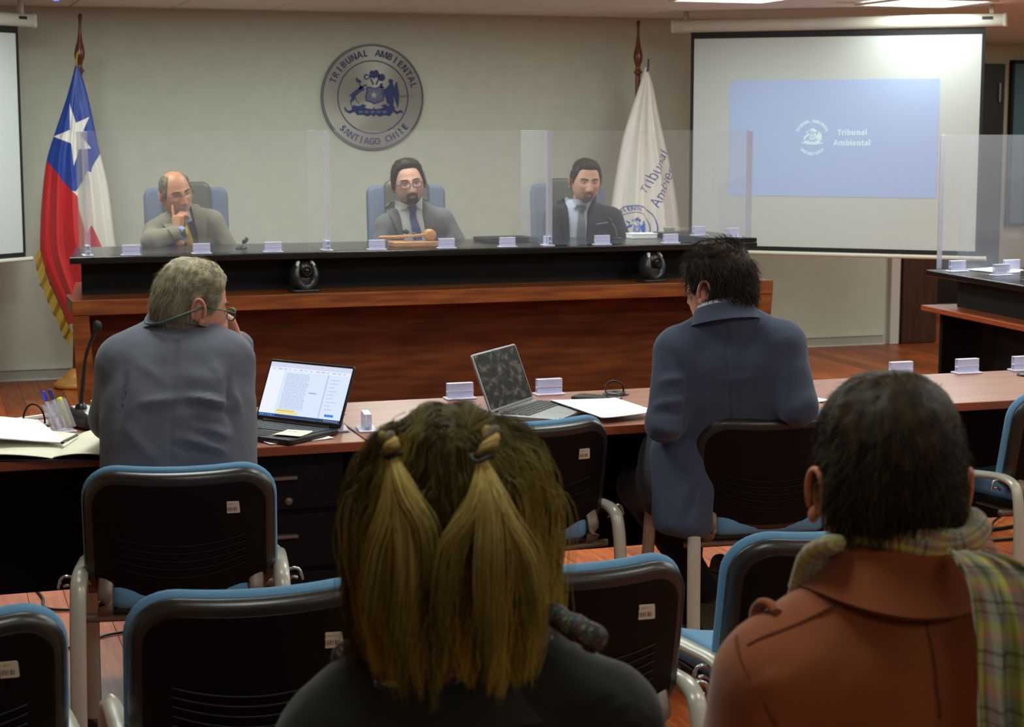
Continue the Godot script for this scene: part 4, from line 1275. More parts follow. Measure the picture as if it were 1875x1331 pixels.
# ---------------------------------------------------------------- small things
func small_things() -> void:
	var CT := 0.9435                              # bench counter
	var DT := 0.7302                              # desk tops
	conference_cameras()
	# gavel on its sound block
	var g := thing("sound_block", "flat wooden block under the gavel on the bench", "block", Vector3(2.48, CT, -9.2))
	obj("board", boxm(Vector3(0.25, 0.026, 0.13), 0.004, Vector3(0, 0.0135, 0)), M.light_wood, g)
	obj("plate", boxm(Vector3(0.15, 0.002, 0.07), 0.001, Vector3(0.03, 0.0275, 0)), M.chrome, g)
	g = thing("gavel", "wooden gavel lying across its block before the middle judge", "gavel", Vector3(2.48, CT + 0.028, -9.2), 0.06)
	obj("head", one(func(q): q.lathe(Transform3D(Basis(Vector3(1, 0, 0), HALF_PI) * Basis(Vector3(0, 0, 1), 0.1), Vector3(0.09, 0.03, 0)), [Vector2(0, -0.042), Vector2(0.022, -0.042), Vector2(0.028, -0.036), Vector2(0.03, -0.022), Vector2(0.024, -0.015), Vector2(0.024, -0.012), Vector2(0.03, -0.006), Vector2(0.031, 0.006), Vector2(0.024, 0.012), Vector2(0.024, 0.015), Vector2(0.03, 0.022), Vector2(0.028, 0.036), Vector2(0.022, 0.042), Vector2(0, 0.043)], 20)), M.light_wood, g)
	obj("handle", one(func(q): q.tube([Vector3(0.07, 0.03, 0), Vector3(0.03, 0.028, 0), Vector3(-0.02, 0.025, 0.0), Vector3(-0.06, 0.0235, 0), Vector3(-0.12, 0.022, 0), Vector3(-0.185, 0.021, 0), Vector3(-0.19, 0.021, 0)], [0.007, 0.0075, 0.0065, 0.009, 0.008, 0.0095, 0.006], 12)), M.light_wood, g)
	g = thing("folder", "dark flat folder on the bench left of the judge in navy", "folder", Vector3(3.07, CT, -9.45), 0.1)
	obj("cover", one(func(q): q.pad(Transform3D(Basis(Vector3(1, 0, 0), -HALF_PI), Vector3(0, 0.012, 0)), rrect(0.3, 0.22, 0.012, 4), 0.022, 0.006)), M.plastic_soft, g)
	obj("spine", boxm(Vector3(0.3, 0.026, 0.012), 0.004, Vector3(0, 0.013, 0.108)), M.plastic, g)
	g = thing("paper_box", "small white box on the bench below the white flag", "box", Vector3(3.88, CT, -9.45))
	obj("body", boxm(Vector3(0.15, 0.022, 0.1), 0.003, Vector3(0, 0.0112, 0)), M.paper, g)
	obj("lid", boxm(Vector3(0.156, 0.007, 0.106), 0.002, Vector3(0, 0.0255, 0)), M.paper, g)
	g = thing("cup", "small pale cup beside the white box on the bench", "cup", Vector3(4.07, 0.9667, -9.5))
	obj("body", one(func(q): q.lathe(Transform3D(), [Vector2(0, 0), Vector2(0.026, 0), Vector2(0.034, 0.03), Vector2(0.036, 0.034), Vector2(0.032, 0.034), Vector2(0.025, 0.005), Vector2(0, 0.004)], 20)), mat(hx("#a9ada0"), 0.3), g)
	obj("handle", one(func(q): q.tube([Vector3(0.032, 0.026, 0), Vector3(0.045, 0.024, 0), Vector3(0.046, 0.014, 0), Vector3(0.03, 0.01, 0)], 0.003, 6)), M.trim, g)
	# gooseneck microphones on the bench
	var mics := [[Vector3(1.585, CT, -9.3), [Vector3(0, 0.004, 0), Vector3(0.002, 0.02, 0), Vector3(0.012, 0.032, 0.0)], "small black microphone right of the judge with the yellow tie"],
		[Vector3(2.56, CT, -9.42), [Vector3(0, 0.004, 0), Vector3(-0.01, 0.05, 0.01), Vector3(-0.062, 0.064, 0.03)], "black microphone before the middle judge's tie, behind the gavel"],
		[Vector3(3.72, CT, -9.42), [Vector3(0, 0.004, 0), Vector3(-0.012, 0.06, 0.005), Vector3(-0.045, 0.098, 0.015)], "thin gooseneck microphone before the judge in navy"]]
	for m in mics:
		g = thing("microphone", m[2], "microphone", m[0], 0.0, "microphones on the bench")
		var path := curve(m[1], 8)
		obj("neck", one(func(q): q.tube(path, 0.0032, 8)), M.silver, g)
		obj("base", one(func(q): q.lathe(Transform3D(), [Vector2(0, 0), Vector2(0.03, 0), Vector2(0.03, 0.006), Vector2(0.02, 0.011), Vector2(0, 0.012)], 18)), M.plastic, g)
		var e: Vector3 = path[-1]
		var d: Vector3 = (path[-1] - path[-4]).normalized()
		obj("capsule", one(func(q): q.tube([e - d * 0.008, e, e + d * 0.012, e + d * 0.026, e + d * 0.031], [0.006, 0.0115, 0.0125, 0.0105, 0.003], 12)), M.plastic, g)
	desk_microphone(DT)
	laptops(DT)
	# paper and cards
	sheet_of("sheet", "blank white sheet on the middle desk, half over the silver laptop", [Vector2(1.80, -5.10), Vector2(2.005, -5.085), Vector2(2.02, -4.80), Vector2(1.83, -4.745)], DT + 0.017, 0.003, M.paper)
	sheet_of("sheet", "white sheet partly under the lit laptop's front corner", [Vector2(0.83, -4.86), Vector2(1.0, -4.92), Vector2(1.052, -4.755), Vector2(0.87, -4.71)], DT + 0.0006, 0.001, M.paper)
	sheet_of("sheet", "white sheet at the right elbow of the man in the navy suit", [Vector2(2.36, -5.1), Vector2(2.6, -5.13), Vector2(2.655, -4.93), Vector2(2.4, -4.86)], DT + 0.0006, 0.0025, M.paper)
	sheet_of("sheet", "scrap of white paper left of the navy-suited man's elbow", [Vector2(1.99, -4.98), Vector2(2.08, -4.99), Vector2(2.1, -4.93), Vector2(2.01, -4.92)], DT + 0.0006, 0.001, M.paper)
	sheet_of("card", "small cream card resting on the lit laptop's palm rest", [Vector2(0.885, -4.765), Vector2(0.94, -4.83), Vector2(1.0, -4.775), Vector2(0.945, -4.71)], DT + 0.0178, 0.001, M.cream)
	sheet_of("sheet", "white papers lying on the black side desk", [Vector2(4.62, -7.3), Vector2(4.8, -7.36), Vector2(4.84, -7.12), Vector2(4.66, -7.06)], 0.908, 0.004, M.paper)
	g = thing("laptop", "closed dark laptop on the side desk at the picture edge", "laptop", Vector3(4.85, 0.9075, -6.85), 0.2)
	obj("base", one(func(q): q.pad(Transform3D(Basis(Vector3(1, 0, 0), -HALF_PI), Vector3(0, 0.009, 0)), rrect(0.33, 0.23, 0.015, 4), 0.014, 0.004)), M.plastic, g)
	obj("lid", one(func(q): q.pad(Transform3D(Basis(Vector3(1, 0, 0), -HALF_PI), Vector3(0, 0.0215, 0)), rrect(0.33, 0.23, 0.015, 4), 0.009, 0.003)), M.plastic_soft, g)
	notebook(DT)
	# telephone and cable holes
	g = thing("phone", "black mobile phone face up behind the white sheet", "phone", Vector3(1.985, DT, -5.19), 0.75)
	obj("body", one(func(q): q.pad(Transform3D(Basis(Vector3(1, 0, 0), -HALF_PI), Vector3(0, 0.006, 0)), rrect(0.075, 0.15, 0.012, 5), 0.01, 0.004)), M.plastic, g)
	obj("screen", one(func(q): q.pad(Transform3D(Basis(Vector3(1, 0, 0), -HALF_PI), Vector3(0, 0.0113, 0)), rrect(0.068, 0.14, 0.009, 5), 0.001, 0.0004)), mat(hx("#2c352c"), 0.06), g)
	for p in [[Vector3(2.085, DT, -5.28), "black cable hole cover with a cable loop behind the phone"], [Vector3(0.295, DT, -5.23), "black cable hole cover with a tall cable loop left of the pens"], [Vector3(3.585, DT, -5.24), "black cable hole cover with a cable near the right picture edge"]]:
		g = thing("cable_grommet", p[1], "grommet", p[0], 0.0, "cable holes in the desks")
		obj("cover", one(func(q): q.lathe(Transform3D(), [Vector2(0, 0), Vector2(0.042, 0), Vector2(0.042, 0.004), Vector2(0.036, 0.008), Vector2(0.014, 0.008), Vector2(0.012, 0.004), Vector2(0, 0.004)], 24)), M.plastic, g)
		var loop := []
		var tall := 0.055 if p[0].x < 1.0 else 0.035
		for k in 17:
			var a := lerpf(-0.3, PI + 0.5, k / 16.0)
			loop.append(Vector3(cos(a) * 0.03 - 0.005, maxf(0.004, 0.008 + sin(a) * tall), 0.01 * sin(a * 2.0)) if p[0].x < 3.0 else Vector3(cos(a) * 0.06 + 0.05, maxf(0.004, 0.006 + sin(a) * 0.05), -0.03 * sin(a)))
		obj("cable_loop", one(func(q): q.tube(loop, 0.0028, 7)), M.cable, g)
	pens(DT)
	g = thing("cable_strip", "thin white cable strip lying at the back edge of the left desk", "strip", Vector3(0.29, DT, -5.345), 0.55)
	obj("channel", boxm(Vector3(0.16, 0.008, 0.014), 0.002, Vector3(0, 0.0042, 0)), M.trim, g)
	obj("cover", boxm(Vector3(0.158, 0.003, 0.01), 0.001, Vector3(0, 0.0098, 0)), M.white, g)
	cables()


func sheet_of(nm: String, label: String, c: Array, y: float, th: float, m: Material) -> void:
	var ce := Vector2.ZERO
	for p in c: ce += p / 4.0
	var g := thing(nm, label, "paper" if nm == "sheet" else "card", Vector3(ce.x, y, ce.y))
	var b := MB.new()
	b.sheet(12, 12, func(u, v):
		var p: Vector2 = (c[0] as Vector2).lerp(c[1], u).lerp((c[3] as Vector2).lerp(c[2], u), v) - ce
		return Vector3(p.x, th + 0.002 * pow(absf(2.0 * u - 1.0), 6.0) + 0.0006 * sin(u * 5.0 + v * 3.0), p.y), th)
	obj("page", b.mesh(), m, g)


func conference_cameras() -> void:
	for k in 2:
		var g := thing("conference_camera", ["black conference camera on the bench ledge left of the middle", "black conference camera on the bench ledge beside the dark-haired man's head"][k], "camera", [Vector3(1.845, 0.7412, -8.97), Vector3(3.745, 0.7412, -8.97)][k], [0.12, 0.3][k], "conference cameras on the bench ledge")
		g.scale = Vector3(0.95, 0.95, 0.95)
		obj("base", one(func(q): q.pad(Transform3D(Basis(Vector3(1, 0, 0), -HALF_PI), Vector3(0, 0.008, 0)), rrect(0.165, 0.11, 0.03, 6), 0.014, 0.005)), M.grey_plastic, g)
		obj("turntable", one(func(q): q.lathe(Transform3D(Basis(), Vector3(0, 0.014, 0)), [Vector2(0, 0), Vector2(0.05, 0), Vector2(0.052, 0.008), Vector2(0.045, 0.018), Vector2(0, 0.018)], 28)), M.plastic, g)
		var yoke := []
		for e in 25:
			var a := lerpf(PI * 1.02, TAU * 0.99, e / 24.0)
			yoke.append(Vector3(cos(a) * 0.052, 0.095 + sin(a) * 0.068, 0))
		yoke.push_front(Vector3(-0.05, 0.118, 0)); yoke.push_front(Vector3(-0.042, 0.142, 0)); yoke.push_front(Vector3(-0.037, 0.152, 0))
		yoke.append_array([Vector3(0.05, 0.118, 0), Vector3(0.042, 0.142, 0), Vector3(0.037, 0.152, 0)])
		var rad := []
		for e in yoke.size():
			rad.append(lerpf(0.027, 0.014, clampf((yoke[e].y - 0.1) / 0.06, 0.0, 1.0)))
		obj("yoke", one(func(q): q.tube(yoke, rad, 14, 1.9, Vector3(0, 0, 1))), M.grey_plastic, g)
		for s in [-1, 1]:
			obj("shoulder_cap", one(func(q): q.tube([Vector3(s * 0.049, 0.122, 0.02), Vector3(s * 0.046, 0.14, 0.018), Vector3(s * 0.04, 0.155, 0.01), Vector3(s * 0.036, 0.16, 0.0)], [0.006, 0.0105, 0.0105, 0.006], 10, 1.7, Vector3(0, 0, 1))), M.case, g)
		obj("body", one(func(q): q.ball(Vector3(0, 0.062, -0.012), Vector3(0.05, 0.052, 0.045), Basis(), 24, 16)), M.grey_plastic, g)
		var hd := obj("head", one(func(q): q.ball(Vector3(0, 0.118, 0), Vector3(0.045, 0.056, 0.05), Basis(), 24, 16)), M.plastic, g)
		obj("lens_housing", one(func(q): q.lathe(Transform3D(Basis(Vector3(1, 0, 0), HALF_PI), Vector3(0, 0.112, 0.035)), [Vector2(0, 0), Vector2(0.026, 0), Vector2(0.027, 0.02), Vector2(0.024, 0.024), Vector2(0.02, 0.024), Vector2(0.018, 0.014), Vector2(0, 0.012)], 24)), M.plastic_soft, hd)
		obj("lens", one(func(q): q.ball(Vector3(0, 0.112, 0.05), Vector3(0.016, 0.016, 0.006))), mat(hx("#120d0a"), 0.08), hd)


func desk_microphone(dt: float) -> void:
	var g := thing("microphone", "tall gooseneck desk microphone left of the grey-suited man", "microphone", Vector3(0.44, dt, -5.17), 0.35)
	var b := MB.new()
	b.pad(Transform3D(Basis(Vector3(1, 0, 0), -HALF_PI), Vector3(0, 0.026, 0)), densify(rrect(0.1, 0.16, 0.03, 6), 0.03), 0.05, 0.016, func(p): return Vector3(p.x * (1.0 - 0.25 * ss(0.0, 0.03, p.z)), p.y, p.z * (1.0 if p.z < 0 else 0.55 + 4.0 * (p.y + 0.08))))
	obj("base", b.mesh(), M.grey_plastic, g)
	obj("collar", one(func(q): q.lathe(Transform3D(Basis(), Vector3(-0.012, 0.035, -0.03)), [Vector2(0, 0), Vector2(0.022, 0), Vector2(0.016, 0.022), Vector2(0.009, 0.03), Vector2(0, 0.03)], 18)), M.plastic, g)
	obj("neck", one(func(q): q.tube(curve([Vector3(-0.012, 0.055, -0.03), Vector3(-0.004, 0.12, -0.03), Vector3(0.008, 0.2, -0.028), Vector3(0.035, 0.27, -0.02)], 8), [0.0065, 0.0065, 0.0065, 0.0065, 0.0065, 0.006, 0.006, 0.006, 0.006, 0.006, 0.0055, 0.005, 0.005, 0.005, 0.005, 0.005, 0.005, 0.005, 0.005, 0.005, 0.005, 0.005, 0.005, 0.005, 0.005], 10)), M.plastic, g)
	obj("foam_head", one(func(q): q.ball(Vector3(0.04, 0.282, -0.018), Vector3(0.013, 0.0165, 0.013))), M.plastic_soft, g)
	var green := mat(hx("#6fe04a"), 0.4)
	green.emission_enabled = true
	green.emission = hx("#6fe04a")
	green.emission_energy_multiplier = 0.8
	obj("led_light", one(func(q): q.ball(Vector3(0.022, 0.0475, -0.005), Vector3(0.006, 0.003, 0.004))), green, g)
	obj("talk_button", one(func(q): q.pad(Transform3D(Basis(Vector3(1, 0, 0), -HALF_PI + 0.4), Vector3(0.025, 0.036, 0.03)), rrect(0.022, 0.03, 0.007, 4), 0.006, 0.002)), M.trim, g)


func laptops(dt: float) -> void:
	# the lit document on the left laptop: illegible lines of text
	var im := Ras.new(480, 300, hx("#dbe8fb"))
	im.poly(PackedVector2Array([Vector2(0, 0), Vector2(480, 0), Vector2(480, 26), Vector2(0, 26)]), hx("#d5d9ee"))
	im.poly(PackedVector2Array([Vector2(0, 26), Vector2(480, 26), Vector2(480, 46), Vector2(0, 46)]), hx("#e8effd"))
	im.poly(PackedVector2Array([Vector2(0, 46), Vector2(90, 46), Vector2(90, 283), Vector2(0, 283)]), hx("#eef4ff"))
	im.poly(PackedVector2Array([Vector2(350, 46), Vector2(358, 46), Vector2(358, 283), Vector2(350, 283)]), hx("#bccbe6"))
	var r := RandomNumberGenerator.new()
	r.seed = 5
	var bar := func(x: float, y: float, w: float, h: float, c: Color) -> void:
		im.poly(PackedVector2Array([Vector2(x, y), Vector2(x + w, y), Vector2(x + w, y + h), Vector2(x, y + h)]), c)
	for k in 26:
		var x := 112.0
		while x < 240.0:
			var w := r.randf_range(6.0, 18.0)
			bar.call(x, 58.0 + k * 7.6, minf(w, 250.0 - x), 3.0, hx("#a9b7dc"))
			x += w + 4.0
	for k in 9: bar.call(372.0, 70.0 + k * 20.0, r.randf_range(30.0, 80.0), 4.0, hx("#b9c8e4"))
	for k in 14: bar.call(20.0 + k * 32.0, 33.0, r.randf_range(6.0, 22.0), 5.0, hx("#b0b8d4"))
	bar.call(264.0, 150.0, 44.0, 7.0, hx("#9fb0dc"))
	bar.call(104.0, 258.0, 104.0, 9.0, hx("#e8c75a"))
	bar.call(100.0, 268.0, 130.0, 12.0, hx("#efe08a"))
	bar.call(386.0, 258.0, 52.0, 13.0, hx("#3d83d8"))
	bar.call(0.0, 284.0, 480.0, 16.0, hx("#2b3f6a"))
	for k in 6: bar.call(8.0 + k * 16.0, 287.0, 10.0, 10.0, [hx("#4a86e0"), hx("#38a0d0"), hx("#6060e8")][k % 3])
	for k in 7: bar.call(390.0 + k * 12.0, 289.0, 7.0, 6.0, hx("#8fa0d0"))
	var scr := mat(hx("#101018"), 0.3)
	scr.emission_enabled = true
	scr.emission_texture = im.tex()
	scr.emission = Color.WHITE
	scr.emission_operator = BaseMaterial3D.EMISSION_OP_MULTIPLY
	scr.emission_energy_multiplier = 0.58
	var smudge := mat(Color(1, 1, 1), 0.4, 0.0, 0.2)
	smudge.albedo_texture = noise_tex(0.02, [[0.0, "#12100e"], [0.45, "#221f1c"], [0.7, "#45413b"], [1.0, "#6a665e"]], 4, 21, 256)
	for k in 2:
		var W := 0.31
		var D := 0.215
		var g := thing("laptop", ["open black laptop with a lit document screen", "open silver laptop with a dark smudged screen"][k], "laptop", [Vector3(0.988, dt + 0.0015, -4.935), Vector3(1.665, dt, -5.055)][k], [-0.905, 0.826][k])
		var body: Material = [M.plastic, M.silver][k]
		obj("base", one(func(q): q.pad(Transform3D(Basis(Vector3(1, 0, 0), -HALF_PI), Vector3(0, 0.0075, D * 0.5)), rrect(W, D, 0.012, 4), 0.015, 0.004)), body, g)
		var keys := MB.new()
		for rr in 5:
			for c in 14:
				keys.box(Vector3(-0.13 + c * 0.02, 0.0158, 0.03 + rr * 0.0195), Vector3(0.0165, 0.0025, 0.016), 0.0008)
		obj("keyboard", keys.mesh(), [mat(hx("#3c464c"), 0.5), M.plastic][k], g)
		obj("touchpad", one(func(q): q.pad(Transform3D(Basis(Vector3(1, 0, 0), -HALF_PI), Vector3(0, 0.0152, 0.168)), rrect(0.11, 0.068, 0.005, 3), 0.001, 0.0004)), [M.plastic_soft, M.silver][k], g)
		obj("hinge", one(func(q): q.tube([Vector3(-0.12, 0.013, 0.004), Vector3(0.12, 0.013, 0.004)], 0.007, 10)), M.plastic, g)
		var lx := Transform3D(Basis(Vector3(1, 0, 0), [-0.42, -0.36][k]), Vector3(0, 0.015, 0.002))
		var lid := obj("lid", one(func(q): q.pad(lx * Transform3D(Basis(), Vector3(0, 0.091, -0.003)), rrect(W, 0.181, 0.009, 4), 0.007, 0.003)), body, g)
		obj("screen", one(func(q): q.box(lx.origin + lx.basis * Vector3(0, 0.0935, 0.0008), Vector3(W - 0.014, 0.16 if k == 0 else 0.166, 0.0008), 0.0001, lx.basis)), scr if k == 0 else smudge, lid)
		if k == 0:
			obj("webcam", one(func(q): q.box(lx.origin + lx.basis * Vector3(0, 0.1775, 0.0006), Vector3(0.04, 0.004, 0.001), 0.0003, lx.basis)), M.plastic, lid)


func notebook(dt: float) -> void:
	var g := thing("notebook", "open cream notebook on the left desk beside the grey-suited man", "notebook", Vector3(0.345, dt, -4.85))
	var spine0 := Vector2(0.302, -4.66); var spine1 := Vector2(0.4, -5.0)
	for s in 2:
		var far0: Vector2 = [Vector2(0.0, -4.74), Vector2(0.455, -4.6)][s]
		var far1: Vector2 = [Vector2(0.14, -5.08), Vector2(0.5, -4.98)][s]
		var b := MB.new()
		b.sheet(16, 8, func(u, v):
			var p: Vector2 = spine0.lerp(far0, u).lerp(spine1.lerp(far1, u), v)
			return Vector3(p.x - 0.345, 0.004 + 0.016 * pow(sin(PI * minf(u * 0.92 + 0.03, 1.0)), 0.7) * (1.0 if s == 0 else 0.85), p.y + 4.85), 0.003)
		obj("pages", b.mesh(), M.cream, g)
	var c := MB.new()
	c.sheet(4, 2, func(u, v):
		var p: Vector2 = Vector2(0.0, -4.74).lerp(Vector2(0.45, -4.605), u).lerp(Vector2(0.14, -5.08).lerp(Vector2(0.498, -4.98), u), v)
		return Vector3(p.x - 0.345, 0.0022, p.y + 4.85), 0.002)
	obj("cover", c.mesh(), M.plastic_soft, g)
	g = thing("loose_pages", "curled stack of white pages lying on the cream notebook", "paper", Vector3(0.12, dt + 0.036, -4.96))
	for k in 3:
		var b := MB.new()
		b.sheet(20, 10, func(u, v):
			var p: Vector2 = Vector2(-0.12, -5.26).lerp(Vector2(0.285, -5.15), u).lerp(Vector2(-0.16, -4.74).lerp(Vector2(0.335, -4.80), u), v)
			return Vector3(p.x - 0.12 + 0.006 * k, 0.006 + 0.005 * k + 0.022 * sin(u * 3.0 + 0.6 + 0.2 * k) * (0.5 + 0.5 * v) - 0.012 * u, p.y + 4.96 + 0.004 * k), 0.0015)
		obj("page", b.mesh(), M.paper, g)
	g = thing("pen", "black pen lying in the fold of the open notebook", "pen", Vector3(0.358, dt + 0.024, -4.84), 1.17)
	obj("barrel", one(func(q): q.tube([Vector3(-0.06, 0, 0), Vector3(0.06, 0, 0)], 0.0042, 10)), M.plastic, g)
	obj("tip", one(func(q): q.tube([Vector3(0.06, 0, 0), Vector3(0.075, 0, 0)], [0.004, 0.001], 10)), M.silver, g)
	obj("clip", boxm(Vector3(0.035, 0.001, 0.003), 0.0003, Vector3(-0.035, 0.0052, 0)), M.silver, g)


func pens(dt: float) -> void:
	var g := thing("pen_holder", "clear acrylic pen holder leaning over the notebook", "holder", Vector3(0.345, dt, -5.1), 0.2)
	var lean := Basis(Vector3(0, 0, 1), 0.32)
	var clear := M.pane_edge_clear as StandardMaterial3D
	for z in [-0.018, 0.018]:
		obj("wall", one(func(q): q.box(lean * Vector3(0, 0.045, z) + Vector3(0.02, 0.004, 0), Vector3(0.06, 0.085, 0.002), 0.0006, lean)), clear, g)
	for x in [-0.03, 0.03]:
		obj("wall", one(func(q): q.box(lean * Vector3(x, 0.045, 0) + Vector3(0.02, 0.004, 0), Vector3(0.002, 0.085, 0.038), 0.0006, lean)), clear, g)
	obj("foot", boxm(Vector3(0.075, 0.004, 0.045), 0.001, Vector3(0.012, 0.0022, 0)), M.acrylic_rim, g)
	for k in 3:
		var pn := thing(["pen", "pen", "highlighter"][k], ["blue-capped pen, left one of two in the clear holder", "blue-capped pen, right one of two in the clear holder", "yellow highlighter in the clear holder"][k], ["pen", "pen", "highlighter"][k], Vector3(0.345, dt, -5.1), 0.2)
		var x: float = [-0.018, 0.0, 0.016][k]
		var l: float = [0.118, 0.116, 0.085][k]
		var a := lean * Vector3(x, 0.008, 0.004 * (k - 1)) + Vector3(0.02, 0.004, 0)
		var d := lean * Vector3(0, 1, 0)
		obj("barrel", one(func(q): q.tube([a, a + d * (l - 0.03)], 0.0045 if k < 2 else 0.0075, 10)), M.trim if k < 2 else mat(hx("#cfd34a"), 0.4), pn)
		obj("cap", one(func(q): q.tube([a + d * (l - 0.03), a + d * (l - 0.003), a + d * l], [0.0056, 0.0053, 0.003] if k < 2 else [0.0082, 0.008, 0.006], 10)), mat([hx("#1b2fd0"), hx("#1a2470"), hx("#d8e03a")][k], 0.35), pn)


func cables() -> void:
	var L := [
		[[Vector3(3.42, 0, -5.95), Vector3(3.6, 0, -5.86), Vector3(3.8, 0, -5.95), Vector3(4.05, 0, -6.0), Vector3(4.4, 0, -6.1)], 0.007, "thick black cable sweeping over the floor at the right edge"],
		[[Vector3(3.4, 0, -5.82), Vector3(3.65, 0, -5.84), Vector3(3.9, 0, -5.82), Vector3(4.3, 0, -5.84)], 0.006, "straight black cable on the floor below the right desk"],
		[[Vector3(3.7, 0, -5.72), Vector3(3.85, 0, -5.85), Vector3(4.0, 0, -6.05), Vector3(4.25, 0, -6.3), Vector3(4.3, 0, -6.6)], 0.005, "thin black cable running toward the side desk"],
		[[Vector3(0.32, 0, -6.3), Vector3(0.345, 0, -6.1), Vector3(0.35, 0, -5.95), Vector3(0.47, 0, -5.88), Vector3(0.62, 0, -5.74), Vector3(0.9, 0, -5.66)], 0.005, "black cable on the floor under the left desk, further one"],
		[[Vector3(0.25, 0, -5.42), Vector3(0.4, 0, -5.48), Vector3(0.52, 0, -5.58), Vector3(0.7, 0, -5.6)], 0.004, "thin black cable on the floor under the left desk, nearer one"],
		[[Vector3(2.3, 0, -5.5), Vector3(2.42, 0, -5.62), Vector3(2.55, 0, -5.55), Vector3(2.62, 0, -5.68), Vector3(2.5, 0, -5.75)], 0.004, "tangled black cable on the floor under the middle desk"]]
	for c in L:
		var pts := curve(c[0], 10)
		for k in pts.size(): pts[k].y = c[1] + 0.0005 + (0.0145 if c[1] == 0.005 and c[0][0].x > 3.0 else 0.0)
		tag(obj("cable", one(func(q): q.tube(pts, c[1], 7)), M.cable), c[2], "cable", "black cables on the floor")


# ---------------------------------------------------------------- people
func hp(th: float, ph: float, q: Dictionary) -> Vector3:
	# a point of the head: th round from the face (+z), ph up from the middle; metres, chin at y -0.118
	var s := sin(ph); var c := maxf(cos(ph), 0.0)
	var y := s * 0.118
	var t := clampf(-s, 0.0, 1.0)
	var cw := pow(c, 0.72)
	var x: float = sin(th) * q.w * cw * (1.0 - q.jaw * pow(t, 1.7)) * (1.0 - 0.04 * g1(s - 0.35, 0.2))
	var ct := cos(th)
	var z: float
	if ct <= 0.0:
		return Vector3(x, y, ct * 0.1 * cw * (1.0 - 0.45 * ss(0.15, 0.95, t)))
	z = pow(ct, 0.85) * 0.092 * pow(c, lerpf(0.72, 0.5, t))
	var ax := absf(x)
	var f := ct * ct
	var d := 0.0
	d -= 0.011 * g1(ax - 0.032, 0.018) * g1(y - 0.003, 0.013)
	d += 0.005 * g1(ax - 0.03, 0.024) * g1(y - 0.024, 0.009)
	d += 0.009 * g1(x, 0.0085) * g1(y - 0.004, 0.022)
	d += 0.025 * ss(0.012, -0.036, y) * ss(-0.056, -0.043, y) * g1(x, 0.0125 + 0.1 * maxf(0.0, -y - 0.02) * 0.3)
	d += 0.009 * g1(ax - 0.0135, 0.0075) * g1(y + 0.04, 0.0085)
	d += 0.006 * g1(ax - 0.046, 0.02) * g1(y + 0.022, 0.02)
	d += 0.007 * g1(x, 0.032) * g1(y + 0.066, 0.024)
	d += 0.004 * g1(x, 0.019) * g1(y + 0.062, 0.0048)
	d += 0.0052 * g1(x, 0.016) * g1(y + 0.0745, 0.0055)
	d -= 0.004 * g1(x, 0.022) * g1(y + 0.0685, 0.0026)
	d -= 0.003 * g1(x, 0.02) * g1(y + 0.087, 0.006)
	d += 0.008 * g1(x, 0.02) * g1(y + 0.1, 0.014)
	d -= 0.003 * g1(ax - 0.027 - 0.3 * maxf(0.0, -0.045 - y), 0.005) * ss(-0.03, -0.045, y) * ss(-0.085, -0.07, y)
	return Vector3(x, y, z + d * f)

func face_at(x: float, y: float, q: Dictionary) -> Vector3:
	var s := clampf(y / 0.118, -0.99, 0.99)
	var c := sqrt(1.0 - s * s)
	var wd: float = q.w * pow(c, 0.72) * (1.0 - q.jaw * pow(clampf(-s, 0, 1), 1.7)) * (1.0 - 0.04 * g1(s - 0.35, 0.2))
	return hp(asin(clampf(x / wd, -0.98, 0.98)), asin(s), q)

func line_at(a: float, pts: Array) -> float:     # piecewise line through [angle, value]
	for k in range(1, pts.size()):
		if a <= pts[k][0]:
			return lerpf(pts[k - 1][1], pts[k][1], (a - pts[k - 1][0]) / (pts[k][0] - pts[k - 1][0]))
	return pts[-1][1]

